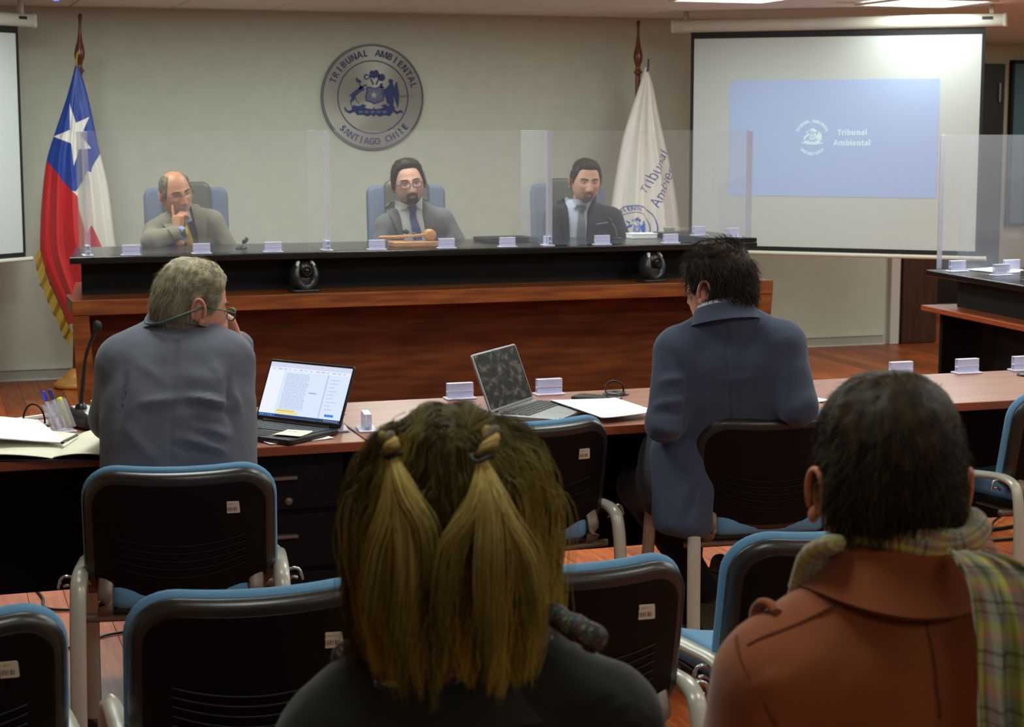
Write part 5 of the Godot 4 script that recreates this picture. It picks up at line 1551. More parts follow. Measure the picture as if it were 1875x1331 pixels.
func head(b: MB, xf: Transform3D, q: Dictionary) -> void:
	var v0 := b.v.size(); var i0 := b.i.size()
	var nu := 112; var nv := 84
	var skin: Color = q.skin
	var lip: Color = q.get("lip", skin.lerp(lin("#a3504a"), 0.55))
	var beard: Color = q.get("beard", skin)
	for r in nv + 1:
		var ph := lerpf(-HALF_PI, HALF_PI, float(r) / nv)
		for k in nu:
			var u := 2.0 * k / nu - 1.0
			var th := PI * u * (0.55 + 0.45 * absf(u))
			var p := hp(th, ph, q)
			var cc := skin
			if cos(th) > 0.0:
				cc = cc.lerp(lin("#b4654f"), 0.25 * g1(absf(p.x) - 0.042, 0.022) * g1(p.y + 0.028, 0.02) + 0.3 * g1(p.x, 0.014) * g1(p.y + 0.036, 0.012))
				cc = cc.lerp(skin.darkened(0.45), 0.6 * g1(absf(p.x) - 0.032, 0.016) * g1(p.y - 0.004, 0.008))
				var m := beard_mask(p, q)
				cc = cc.lerp(beard, m)
				cc = cc.lerp(lip, 0.85 * ss(1.0, 0.7, absf(p.x) / 0.022) * ss(0.0105, 0.006, absf(p.y + 0.0685)))
			else:
				cc = cc.lerp(beard, beard_mask(p, q) * ss(-0.6, 0.0, cos(th)))
			b.col = cc
			b.vert(xf * p)
	for r in nv:
		for k in nu:
			var a := v0 + r * nu + k
			var c := v0 + r * nu + (k + 1) % nu
			b.quad(a, c, c + nu, a + nu)
	b.closed(v0, i0)
	# ears: a dished shell with a rolled rim and a lobe
	b.col = skin.lerp(lin("#b4604c"), 0.25)
	for s in [-1.0, 1.0]:
		var e := Transform3D(Basis(Vector3(0, 1, 0), s * 0.45) * Basis(Vector3(1, 0, 0), -0.15), Vector3(s * (q.w + 0.0005), -0.008, -0.012))
		var rim := []
		for k in 15:
			var a := lerpf(-0.7, PI + 0.75, k / 14.0)
			rim.append(xf * e * Vector3(s * (0.011 + 0.003 * sin(a)), sin(a) * 0.03 + 0.002, -cos(a) * -0.0 + (cos(a)) * 0.0165 - 0.004))
		b.tube(rim, [0.003, 0.0038, 0.0042, 0.0042, 0.0042, 0.0042, 0.0042, 0.0042, 0.0042, 0.0042, 0.0042, 0.0044, 0.005, 0.0055, 0.005], 8)
		b.ball(xf * e * Vector3(s * 0.004, 0.001, -0.004), Vector3(0.006, 0.027, 0.015), xf.basis * e.basis, 12, 10)
		b.ball(xf * e * Vector3(s * 0.0065, -0.0245, 0.003), Vector3(0.0055, 0.011, 0.0085), xf.basis * e.basis, 10, 8)
		b.ball(xf * e * Vector3(s * 0.01, -0.004, 0.011), Vector3(0.004, 0.008, 0.005), xf.basis * e.basis, 8, 6)
	if not q.get("eyes", true): return
	for s in [-1.0, 1.0]:
		var f := face_at(s * 0.0315, 0.002, q)
		var o := f + Vector3(0, 0, -0.0082)
		var ev := b.v.size(); var ei := b.i.size()
		b.ball(xf * o, Vector3(0.0112, 0.0112, 0.0112), xf.basis, 24, 18)
		var look: Vector3 = q.get("look", Vector3(0, -0.1, 1)).normalized()
		for k in range(ev, b.v.size()):
			var d := (xf.affine_inverse() * b.v[k] - o).normalized()
			var g := d.angle_to(look)
			b.c[k] = lin("#0a0605") if g < 0.22 else lin("#2e1d12") if g < 0.5 else lin("#c9c0b6")
		b.col = skin.darkened(0.12)
		for up in [1.0, -1.0]:
			var lid := []
			for k in 9:
				var a := lerpf(-1.0, 1.0, k / 8.0)
				var hgt: float = (0.0046 - q.get("squint", 0.0)) if up > 0 else -0.0042
				lid.append(xf * (o + Vector3(a * 0.0135, hgt * (1.0 - a * a * 0.85), sqrt(maxf(0.0, 0.0122 * 0.0122 - pow(a * 0.0105, 2.0) - hgt * hgt * 0.5)))))
			b.tube(lid, 0.0024 if up > 0 else 0.0019, 7)
		b.col = lin("#1b120d")
		var lash := []
		for k in 9:
			var a := lerpf(-1.0, 1.0, k / 8.0)
			var hh: float = 0.0026 - q.get("squint", 0.0)
			lash.append(xf * (o + Vector3(a * 0.0132, hh * (1.0 - a * a * 0.8), 0.0004 + sqrt(maxf(0.0, 0.0122 * 0.0122 - pow(a * 0.0105, 2.0) - hh * hh * 0.5)))))
		b.tube(lash, 0.0011, 6)

func beard_mask(p: Vector3, q: Dictionary) -> float:
	var k: float = q.get("beard_amount", 0.0)
	if k <= 0.0: return 0.0
	var ax := absf(p.x)
	var m := ss(0.034, 0.026, ax) * ss(-0.046, -0.054, p.y) * (1.0 - ss(0.02, 0.011, ax) * ss(0.0095, 0.0035, absf(p.y + 0.069)) * 0.95)   # round the mouth
	m = maxf(m, 0.75 * ss(-0.083, -0.095, p.y) * ss(0.05, 0.04, ax))
	if q.get("full_beard", 0.0) > 0.0:
		m = maxf(m, float(q.full_beard) * ss(-0.045 + 0.35 * (0.06 - ax), -0.075 + 0.35 * (0.06 - ax), p.y))
	return clampf(m, 0.0, 1.0) * k

func hair_cap(b: MB, xf: Transform3D, q: Dictionary) -> void:
	# the mass of the hair: a shell over the scalp, thinning out at the hairline
	var nu := 96; var nv := 60
	var line: Array = q.hairline
	var v0 := b.v.size(); var i0 := b.i.size()
	var nz := FastNoiseLite.new()
	nz.frequency = q.get("tuft", 28.0)
	nz.seed = q.get("seed", 1)
	var ms := PackedFloat32Array()
	for r in nv + 1:
		var ph := lerpf(-1.3, HALF_PI, float(r) / nv)
		for k in nu:
			var th := TAU * k / nu - PI
			var p := hp(th, ph, q)
			var m := hair_mask(th, p.y, line, q)
			ms.append(m)
			var n := Vector3(p.x / 0.006, p.y / 0.014, p.z / 0.0095).normalized()
			var tk: float = q.thick * (0.45 + 0.55 * ss(0.0, 0.1, p.y)) * m + nz.get_noise_3dv(p * 1.0 + Vector3(0, 0, 0)) * q.get("rough", 0.004) * m
			if m < 0.02: tk = -0.004
			b.col = (q.hair as Color).lerp(q.get("hair2", q.hair), clampf(0.5 + nz.get_noise_3dv(p * Vector3(2.5, 0.6, 2.5)) * 1.2, 0, 1))
			b.vert(xf * (p + n * tk))
	for r in nv:
		for k in nu:
			var k2 := (k + 1) % nu
			if ms[r * nu + k] + ms[r * nu + k2] + ms[(r + 1) * nu + k] + ms[(r + 1) * nu + k2] > 0.03:
				var a := v0 + r * nu + k
				var c := v0 + r * nu + k2
				b.quad(a, c, c + nu, a + nu)
	b.closed(v0, i0)

func hair_mask(th: float, y: float, line: Array, q: Dictionary) -> float:
	var l := line_at(rad_to_deg(absf(th)), line)
	var m := ss(l - 0.004, l + 0.016, y)
	if q.has("bald"):                            # bare crown: from the forehead back to an angle
		m *= 1.0 - ss(q.bald[1] - 0.01, q.bald[1] + 0.02, y) * ss(q.bald[0] + 24.0, q.bald[0] - 2.0, rad_to_deg(absf(th)))
		m *= 1.0 - ss(q.bald[2] - 0.012, q.bald[2] + 0.02, y)
	return m

func hair_strands(b: MB, xf: Transform3D, q: Dictionary, count: int, length: float, segs: int, r: float, comb: Callable, wild := 0.25) -> void:
	var made := 0
	var tries := 0
	var bs := xf.basis.orthonormalized()
	var nz := FastNoiseLite.new()
	nz.frequency = 40.0
	while made < count and tries < count * 8:
		tries += 1
		var th := rng.randf_range(-PI, PI)
		var ph := asin(rng.randf_range(-0.97, 1.0))
		var p := hp(th, ph, q)
		var m := hair_mask(th, p.y, q.hairline, q)
		if m < rng.randf_range(0.1, 0.9): continue
		made += 1
		var n := Vector3(p.x / 0.006, p.y / 0.014, p.z / 0.0095).normalized()
		var c: Vector3 = comb.call(p, th)
		c = (c - n * c.dot(n))
		c = (c.normalized() if c.length() > 0.01 else Vector3.DOWN) + Vector3(rng.randfn(), rng.randfn(), rng.randfn()) * wild * 0.5
		var tn := nz.get_noise_3dv(p)
		c = (c + n.cross(c) * tn * wild * 2.0).normalized()
		var dirs := []
		for k in segs:
			var f := float(k) / segs
			dirs.append(bs * (n * lerpf(q.get("lift", 0.7), -0.15, f) + c * lerpf(0.5, 1.0, f)).normalized())
		b.col = (q.hair as Color).lerp(q.get("hair2", q.hair), clampf(rng.randf() * 0.7 + tn * 0.8 + 0.2, 0, 1))
		b.strand(xf * (p + n * (q.thick * 0.35 * m)), dirs, length * lerpf(q.get("nape", 1.0), 1.0, ss(-0.08, -0.02, p.y)) * rng.randf_range(0.6, 1.1) / segs, r * rng.randf_range(0.7, 1.3))

func face_hair(b: MB, xf: Transform3D, q: Dictionary) -> void:
	# brows, and short hairs where there is a beard
	var bs := xf.basis.orthonormalized()
	var bc: Color = q.get("brow", q.hair)
	for s in [-1.0, 1.0]:
		for k in 150:
			var u := rng.randf()
			var x: float = s * lerpf(0.013, 0.051, u)
			var y := 0.0205 + 0.0075 * sin(u * 2.4) - 0.004 * u * u + rng.randf_range(-0.0028, 0.0028) * (1.1 - 0.6 * u)
			var p := face_at(x, y, q)
			b.col = bc
			var d := bs * Vector3(s * 0.8, 0.25 - 0.5 * u, 0.45).normalized()
			b.strand(xf * (p + Vector3(0, 0, 0.0006)), [d, (d + bs * Vector3(s * 0.3, -0.1, -0.35)).normalized()], 0.0035, 0.0006)
	if q.get("beard_amount", 0.0) > 0.0:
		for k in int(2600 * q.beard_amount):
			var x := rng.randf_range(-0.06, 0.06)
			var y := rng.randf_range(-0.116, -0.045)
			var p := face_at(x, y, q)
			if beard_mask(p, q) < rng.randf_range(0.25, 0.9): continue
			b.col = (q.beard as Color).lerp(q.get("beard2", q.beard), rng.randf())
			var d := bs * Vector3(x * 4.0, -0.8, 0.8).normalized()
			b.strand(xf * p, [d, (d + bs * Vector3(0, -0.5, -0.2)).normalized()], 0.0028, 0.0006)

func glasses(par: Node3D, o: Vector3, xf: Transform3D, q: Dictionary, c: Color, half := false) -> void:
	var f := MB.new(); var l := MB.new()
	var zf := face_at(0.0, 0.008, q).z + 0.005
	for s in [-1.0, 1.0]:
		var ring := []
		var oc := Vector3(s * 0.032, -0.002, 0)
		for k in 25:
			var a := TAU * k / 24
			var x := signf(cos(a)) * pow(absf(cos(a)), 0.6) * 0.0255
			var y := signf(sin(a)) * pow(absf(sin(a)), 0.7) * 0.0155
			ring.append(xf * (oc + Vector3(x, y, zf - 0.004 * pow(absf(oc.x + x) / 0.05, 2.0))))
		if half: f.tube(ring.slice(0, 13), 0.0013, 6)
		else: f.tube(ring, 0.0021, 7)
		var out := PackedVector2Array()
		for k in 24:
			var a := TAU * k / 24
			out.append(Vector2(signf(cos(a)) * pow(absf(cos(a)), 0.6) * 0.025, signf(sin(a)) * pow(absf(sin(a)), 0.7) * 0.015))
		l.pad(xf * Transform3D(Basis(), oc + Vector3(0, 0, zf - 0.002)), out, 0.0012, 0.0004)
		f.tube([xf * Vector3(s * 0.057, 0.003, zf - 0.006), xf * Vector3(s * (q.w - 0.004), 0.004, zf - 0.022), xf * Vector3(s * (q.w + 0.005), 0.006, 0.02), xf * Vector3(s * (q.w + 0.006), 0.008, -0.012), xf * Vector3(s * (q.w + 0.004), -0.008, -0.03)], 0.0017, 6)
	f.tube([xf * Vector3(-0.008, 0.002, zf), xf * Vector3(0, 0.0045, zf + 0.002), xf * Vector3(0.008, 0.002, zf)], 0.0014, 6)
	obj("glasses_frame", f.mesh(), mat(c, 0.3, 0.3), par, o)
	obj("glasses_lens", l.mesh(), M.lens, par, o)

func hand(b: MB, wrist: Vector3, fwd: Vector3, palm: Vector3, thumb_side: Vector3, curls: Array, spread := 0.05, sc := 1.0) -> void:
	# wrist, pointing direction, palm normal, the side the thumb is on; curls: bend of each finger (index first) per joint, last entry the thumb
	fwd = fwd.normalized()
	thumb_side = (thumb_side - fwd * thumb_side.dot(fwd)).normalized()
	palm = (palm - fwd * palm.dot(fwd) - thumb_side * palm.dot(thumb_side)).normalized()
	var f := Field.new(wrist - Vector3(0.13, 0.13, 0.13) * sc - Vector3(0.08, 0.08, 0.08) + fwd * 0.06, wrist + Vector3(0.13, 0.13, 0.13) * sc + Vector3(0.08, 0.08, 0.08) + fwd * 0.06, 0.0034)
	var k0 := wrist + fwd * 0.085 * sc
	f.cap(wrist - fwd * 0.05, wrist, 0.0275 * sc, 0.0255 * sc, 0.012)
	for s in [-1.0, -0.35, 0.35, 1.0]:
		f.cap(wrist + thumb_side * s * 0.014 * sc, k0 + thumb_side * s * 0.031 * sc - fwd * absf(s) * 0.006, 0.0155 * sc, 0.0125 * sc, 0.012)
	f.cap(wrist + thumb_side * 0.018 * sc + palm * 0.006, wrist + thumb_side * 0.034 * sc + fwd * 0.045 * sc + palm * 0.008, 0.016 * sc, 0.0125 * sc, 0.012)
	var lens := [0.072, 0.08, 0.074, 0.058]
	for n in 4:
		var off := 1.0 - n * 0.667
		var p := k0 + thumb_side * off * 0.031 * sc - fwd * (0.004 * absf(off))
		var d := (fwd + thumb_side * off * spread * 2.0).normalized()
		var ang := 0.0
		for j in 3:
			ang += float(curls[n][j])
			var e: Vector3 = p + (d * cos(ang) + palm * sin(ang)) * lens[n] * [0.46, 0.3, 0.24][j] * sc
			f.cap(p, e, (0.0092 - 0.0009 * j) * sc, (0.0086 - 0.0011 * j) * sc, 0.003)
			p = e
	var t0 := wrist + thumb_side * 0.03 * sc + fwd * 0.034 * sc + palm * 0.008
	var td := (fwd * 0.75 + thumb_side * 0.65 + palm * 0.25).normalized()
	for j in 2:
		var bend: float = curls[4][j]
		td = (td + (palm * 0.6 - thumb_side * 0.8) * bend).normalized()
		var e: Vector3 = t0 + td * [0.036, 0.03][j] * sc
		f.cap(t0, e, 0.0108 * sc, [0.0098, 0.0082][j] * sc, 0.006)
		t0 = e
	f.net(b)

func torso(f: Field, J: Dictionary, g: float) -> void:
	var lat: Vector3 = (J.sr - J.sl).normalized()
	var up: Vector3 = J.chest.lerp(J.neck, 0.55)
	var wd: float = J.get("wide", 1.0)
	for k in 9:
		var t := k / 8.0
		var p: Vector3 = (J.pel as Vector3).lerp(J.chest, t).lerp((J.chest as Vector3).lerp(up, t), t)
		var r := lerpf(0.128, 0.118, t) - 0.03 * ss(0.6, 1.0, t) + g
		f.cap(p - lat * (0.075 + 0.018 * t) * wd, p + lat * (0.075 + 0.018 * t) * wd, r, r, 0.03)
	for s in ["l", "r"]:
		var sh: Vector3 = J["s" + s]; var el: Vector3 = J["e" + s]; var wr: Vector3 = J["w" + s]
		f.cap(sh, up, 0.058 + g, 0.08 + g, 0.05)
		f.cap(sh + (J.neck - sh) * 0.08 + Vector3(0, 0.014, 0), J.neck + (sh - J.neck) * 0.1, 0.05 + g, 0.052 + g, 0.03)
		f.cap(sh, el, 0.063 + g, 0.053 + g, 0.026)
		f.cap(el, wr, 0.053 + g, 0.041 + g, 0.016)

func legs(f: Field, J: Dictionary, g: float) -> void:
	var lat: Vector3 = (J.sr - J.sl).normalized()
	f.cap(J.pel - lat * 0.07 - Vector3(0, 0.02, 0), J.pel + lat * 0.07 - Vector3(0, 0.02, 0), 0.12 + g, 0.12 + g, 0.04)
	for s in ["l", "r"]:
		var h: Vector3 = J.pel + lat * (0.09 if s == "r" else -0.09) - Vector3(0, 0.03, 0)
		f.cap(h, J["k" + s], 0.092 + g, 0.066 + g, 0.03)
		f.cap(J["k" + s], J["a" + s], 0.064 + g, 0.046 + g, 0.02)

func bounds(J: Dictionary, keys: Array, m: float) -> AABB:
	var a := AABB(J[keys[0]], Vector3.ZERO)
	for k in keys: a = a.expand(J[k])
	return a.grow(m)

func crease(b: MB, v0: int, list: Array, f: Field, noise := 0.0015) -> void:
	# folds and seams of cloth: [from, to, width, height, seam?], laid onto the surface, plus a little unevenness
	var nz := FastNoiseLite.new()
	nz.frequency = 9.0
	nz.fractal_octaves = 3
	var laid := []
	for c in list:
		var pts := PackedVector3Array()
		for k in 8:
			var p: Vector3 = (c[0] as Vector3).lerp(c[1], k / 7.0)
			for e in 12:
				var d := f.at(p)
				var h := 0.004
				var gr := Vector3(f.at(p + Vector3(h, 0, 0)) - f.at(p - Vector3(h, 0, 0)), f.at(p + Vector3(0, h, 0)) - f.at(p - Vector3(0, h, 0)), f.at(p + Vector3(0, 0, h)) - f.at(p - Vector3(0, 0, h)))
				if gr.length() < 1e-5: gr = Vector3(0, 0, 1)
				p -= gr.normalized() * clampf(d, -0.02, 0.02)
			pts.append(p)
		var bb := AABB(pts[0], Vector3.ZERO)
		for p in pts: bb = bb.expand(p)
		laid.append([pts, bb.grow(c[2] * 2.6), c])
	var i0 := 0
	while i0 < b.i.size() and b.i[i0] < v0: i0 += 3
	b.displace(v0, func(p: Vector3, n: Vector3) -> float:
		var s := nz.get_noise_3dv(p) * noise * 2.0
		for l in laid:
			if not (l[1] as AABB).has_point(p): continue
			var pts: PackedVector3Array = l[0]
			var c: Array = l[2]
			var best := 1.0
			var at := 0.0
			for k in 7:
				var a := pts[k]
				var ab := pts[k + 1] - a
				var h := clampf((p - a).dot(ab) / maxf(ab.length_squared(), 1e-9), 0.0, 1.0)
				var d := (p - a - ab * h).length()
				if d < best:
					best = d
					at = (k + h) / 7.0
			if best < c[2] * 2.6: s += c[3] * g1(best, c[2]) * (1.0 if c.size() > 4 else sin(PI * clampf(at, 0.04, 0.96)))
		return s)
	b.smooth(v0, i0)

func lay(f: Field, a: Vector3, c: Vector3, n := 24) -> Array:      # a line of points on the cloth between two points near it
	var pts := []
	for k in n + 1:
		var p := a.lerp(c, float(k) / n)
		for e in 14:
			var h := 0.004
			var gr := Vector3(f.at(p + Vector3(h, 0, 0)) - f.at(p - Vector3(h, 0, 0)), f.at(p + Vector3(0, h, 0)) - f.at(p - Vector3(0, h, 0)), f.at(p + Vector3(0, 0, h)) - f.at(p - Vector3(0, 0, h)))
			if gr.length() < 1e-5: gr = Vector3(0, 0, 1)
			p -= gr.normalized() * clampf(f.at(p), -0.02, 0.02)
		pts.append(p)
	return pts

func seams(F: Dictionary, f: Field, list: Array, m: Material, r := 0.0028) -> void:
	for s in list:
		obj("seam", one(func(q): q.tube(lay(f, s[0], s[1]), r, 6, 0.7)), m, F.g, F.o)

func collar(b: MB, nb: Vector3, up: Vector3, back: Vector3, r0: float, hgt: float, drop: float, flare: float, span: float, th := 0.004, lift := 0.0) -> void:
	up = up.normalized()
	back = (back - up * back.dot(up)).normalized()
	var lat := up.cross(back)
	b.sheet(40, 12, func(u, v):
		var a := lerpf(-span, span, u)
		var dir := back * cos(a) + lat * sin(a) * 1.12
		var w: float = maxf(0.0, (v - 0.4) / 0.6)
		var h: float = lerpf(-0.012, hgt, minf(v / 0.4, 1.0)) - (drop - lift * sin(a) * sin(a)) * pow(w, 0.9)
		var r: float = r0 + (0.008 * sin(PI * minf(v / 0.5, 1.0) * 0.5)) + flare * pow(w, 1.15)
		return nb + dir * r + up * (h - 0.02 * (1.0 - cos(a)) * 0.5), th)

func patch(b: MB, f: Field, A: Array, B: Array, z0: float, off: float, th := 0.004, nu := 14, nv := 6) -> void:
	# a piece of cloth laid on a clothed chest between two edges given in x and y
	var pick := func(e: Array, s: float) -> Vector2:
		var q := s * (e.size() - 1)
		var k := mini(int(q), e.size() - 2)
		return (e[k] as Vector2).lerp(e[k + 1], q - k)
	b.sheet(nu, nv, func(u, v):
		var p: Vector2 = (pick.call(A, u) as Vector2).lerp(pick.call(B, u), v)
		var h := f.hit(Vector3(p.x, p.y, z0), Vector3(0, 0, -1), 0.52)
		return h + Vector3(0, 0, off + 0.002 * sin(v * PI)), th)

func shoes(par: Node3D, o: Vector3, J: Dictionary, dir: Vector3, m: Material) -> void:
	for s in ["l", "r"]:
		var a: Vector3 = J["a" + s]
		var b := MB.new()
		var g := Vector3(a.x, 0.0, a.z)
		var y := maxf(a.y - 0.085, 0.0)
		b.pad(Transform3D(Basis(dir.cross(Vector3.UP), dir, Vector3.UP).orthonormalized(), g + Vector3(0, y + 0.045, 0) + dir * 0.07), densify(rrect(0.095, 0.28, [0.045, 0.045, 0.035, 0.035], 6), 0.03), 0.09, 0.03, func(p): return Vector3(p.x, p.y, p.z * (1.0 - 0.45 * ss(-0.02, 0.13, p.y)) - 0.018 * ss(-0.02, 0.13, p.y)))
		obj("shoe", b.mesh(), m, par, o)

func cloth(c: String, sd := 1, rough := 0.85, c2 := "") -> StandardMaterial3D:
	var k := Color(c)
	var m := mat(Color(1, 1, 1), rough, 0.0, 0.3)
	var ramp := [[0.0, "#" + k.darkened(0.16).to_html(false)], [1.0, "#" + (k.lightened(0.06) if c2 == "" else Color(c2)).to_html(false)]]
	triplanar(m, noise_tex(0.35, ramp, 2, sd, 256), Vector3(5, 5, 5))
	m.rim_enabled = true
	m.rim = 0.25
	return m

func figure(label: String, J: Dictionary, q: Dictionary, grp := "") -> Dictionary:
	# the person: one body mesh of torso, limbs, neck, head and hands; the rest is worn
	var at := Vector3(J.pel.x, 0, J.pel.z)
	var g: Node3D = thing("person", label, "person", at, 0.0, grp)
	var o := -at
	var b := MB.new()
	b.col = q.skin
	var ab := bounds(J, ["pel", "chest", "neck", "sl", "sr", "el", "er", "wl", "wr", "kl", "kr", "al", "ar"], 0.16)
	var f := Field.new(ab.position, ab.end, 0.024)
	torso(f, J, -0.018)
	legs(f, J, -0.018)
	f.net(b)
	var xf: Transform3D = q.xf
	var nk: Vector3 = J.neck - (J.neck - J.chest).normalized() * 0.05
	b.tube(curve([nk, J.neck + (J.neck - nk) * 0.2, xf * Vector3(0, -0.075, -0.022), xf * Vector3(0, -0.03, -0.02)], 6), [0.07, 0.069, 0.068, 0.066, 0.064, 0.062, 0.06, 0.059, 0.058, 0.057, 0.057, 0.057, 0.057, 0.057, 0.057, 0.057, 0.056, 0.055, 0.054], 24)
	head(b, xf, q)
	b.col = q.skin
	for s in ["l", "r"]:
		var w: Vector3 = J["w" + s]
		if J.has("h" + s): hand(b, w, J["h" + s][0], J["h" + s][1], J["h" + s][2], J["h" + s][3])
		else:
			var d: Vector3 = (w - J["e" + s]).normalized()
			hand(b, w, d, Vector3.DOWN, (J.sr - J.sl) * (1.0 if s == "l" else -1.0), [[0.3, 0.35, 0.25], [0.35, 0.4, 0.3], [0.4, 0.4, 0.3], [0.45, 0.4, 0.3], [0.1, 0.15]])
	obj("body", b.mesh(), M.skin, g, o)
	return {"g": g, "o": o, "xf": xf}

func dress(F: Dictionary, J: Dictionary, jm: Material, tm: Material, creases: Array, cell := 0.0085, extra := []) -> Field:
	var ab := bounds(J, ["pel", "chest", "neck", "sl", "sr", "el", "er", "wl", "wr"], 0.15)
	var f := Field.new(ab.position, ab.end, cell)
	torso(f, J, 0.0)
	for e in extra: f.cap(e[0], e[1], e[2], e[3], e[4])
	if F.get("high", true): f.cap(J.neck - (J.neck - J.chest).normalized() * 0.04, J.neck + (J.neck - J.chest).normalized() * 0.012, 0.072, 0.066, 0.03)
	var b := MB.new()
	f.net(b)
	crease(b, 0, creases, f)
	obj("jacket", b.mesh(), jm, F.g, F.o)
	ab = bounds(J, ["pel", "kl", "kr", "al", "ar"], 0.15)
	var t := Field.new(ab.position, ab.end, 0.016)
	legs(t, J, 0.0)
	b = MB.new()
	t.net(b)
	obj("trousers", b.mesh(), tm, F.g, F.o)
	var xf: Transform3D = F.xf
	f.cap(J.neck, xf * Vector3(0, -0.07, -0.01), 0.07, 0.062, 0.03)
	return f

func sit(J: Dictionary, dir: Vector3, ground := 0.0) -> void:      # knees and ankles of a seated figure facing dir
	var lat: Vector3 = (J.sr - J.sl)
	lat.y = 0
	lat = lat.normalized()
	for s in [["l", -1.0], ["r", 1.0]]:
		if not J.has("k" + s[0]): J["k" + s[0]] = J.pel + dir * 0.43 + lat * s[1] * 0.11 + Vector3(0, -0.02, 0)
		if not J.has("a" + s[0]): J["a" + s[0]] = Vector3(J["k" + s[0]].x, ground + 0.09, J["k" + s[0]].z) + dir * 0.02


func people() -> void:
	judge_thinking()
	judge_middle()
	judge_navy()
	man_grey()
	man_navy()
	visitor_streaked()
	visitor_rust()


func headx(at: Vector3, yaw: float, pitch: float, roll: float, sc := 1.0) -> Transform3D:
	return Transform3D((Basis(Vector3.UP, yaw) * Basis(Vector3.RIGHT, pitch) * Basis(Vector3.BACK, roll)).scaled(Vector3(sc, sc, sc)), at)


func shirt_and_tie(F: Dictionary, f: Field, p: Dictionary) -> void:
	# edges are lists of points down the chest
	var o: Vector3 = F.o
	var z: float = p.z
	var b := MB.new()
	patch(b, f, p.shirt_l, p.shirt_r, z, 0.003, 0.004, 16, 10)
	obj("shirt", b.mesh(), p.shirt, F.g, o)
	if p.has("vest"):
		b = MB.new()
		patch(b, f, p.vest[0], p.vest[1], z, 0.006)
		obj("waistcoat", b.mesh(), p.vest_m, F.g, o)
	b = MB.new()
	patch(b, f, p.tie_l, p.tie_r, z, 0.013, 0.005, 18, 4)
	var kn: Array = p.knot
	patch(b, f, [kn[0], kn[1]], [kn[2], kn[3]], z, 0.02, 0.008, 6, 5)
	obj("tie", b.mesh(), p.tie, F.g, o)
	for c in p.collars:
		b = MB.new()
		patch(b, f, [c[0], c[1]], [c[2], c[3]], z, 0.016, 0.005, 8, 6)
		obj("shirt_collar", b.mesh(), p.shirt, F.g, o)
	for c in p.lapels:
		b = MB.new()
		patch(b, f, c[0], c[1], z, 0.012, 0.006, 22, 6)
		obj("lapel", b.mesh(), p.lapel, F.g, o)


func tie_tex(c: String, c2: String) -> StandardMaterial3D:
	var m := mat(Color(1, 1, 1), 0.5)
	var im := Image.create(16, 16, false, Image.FORMAT_RGB8)
	im.fill(Color(c))
	for k in 16:
		for e in 3: im.set_pixel((k + e) % 16, k, Color(c2))
	m.albedo_texture = ImageTexture.create_from_image(im)
	m.uv1_scale = Vector3(2.5, 8, 1)
	return m


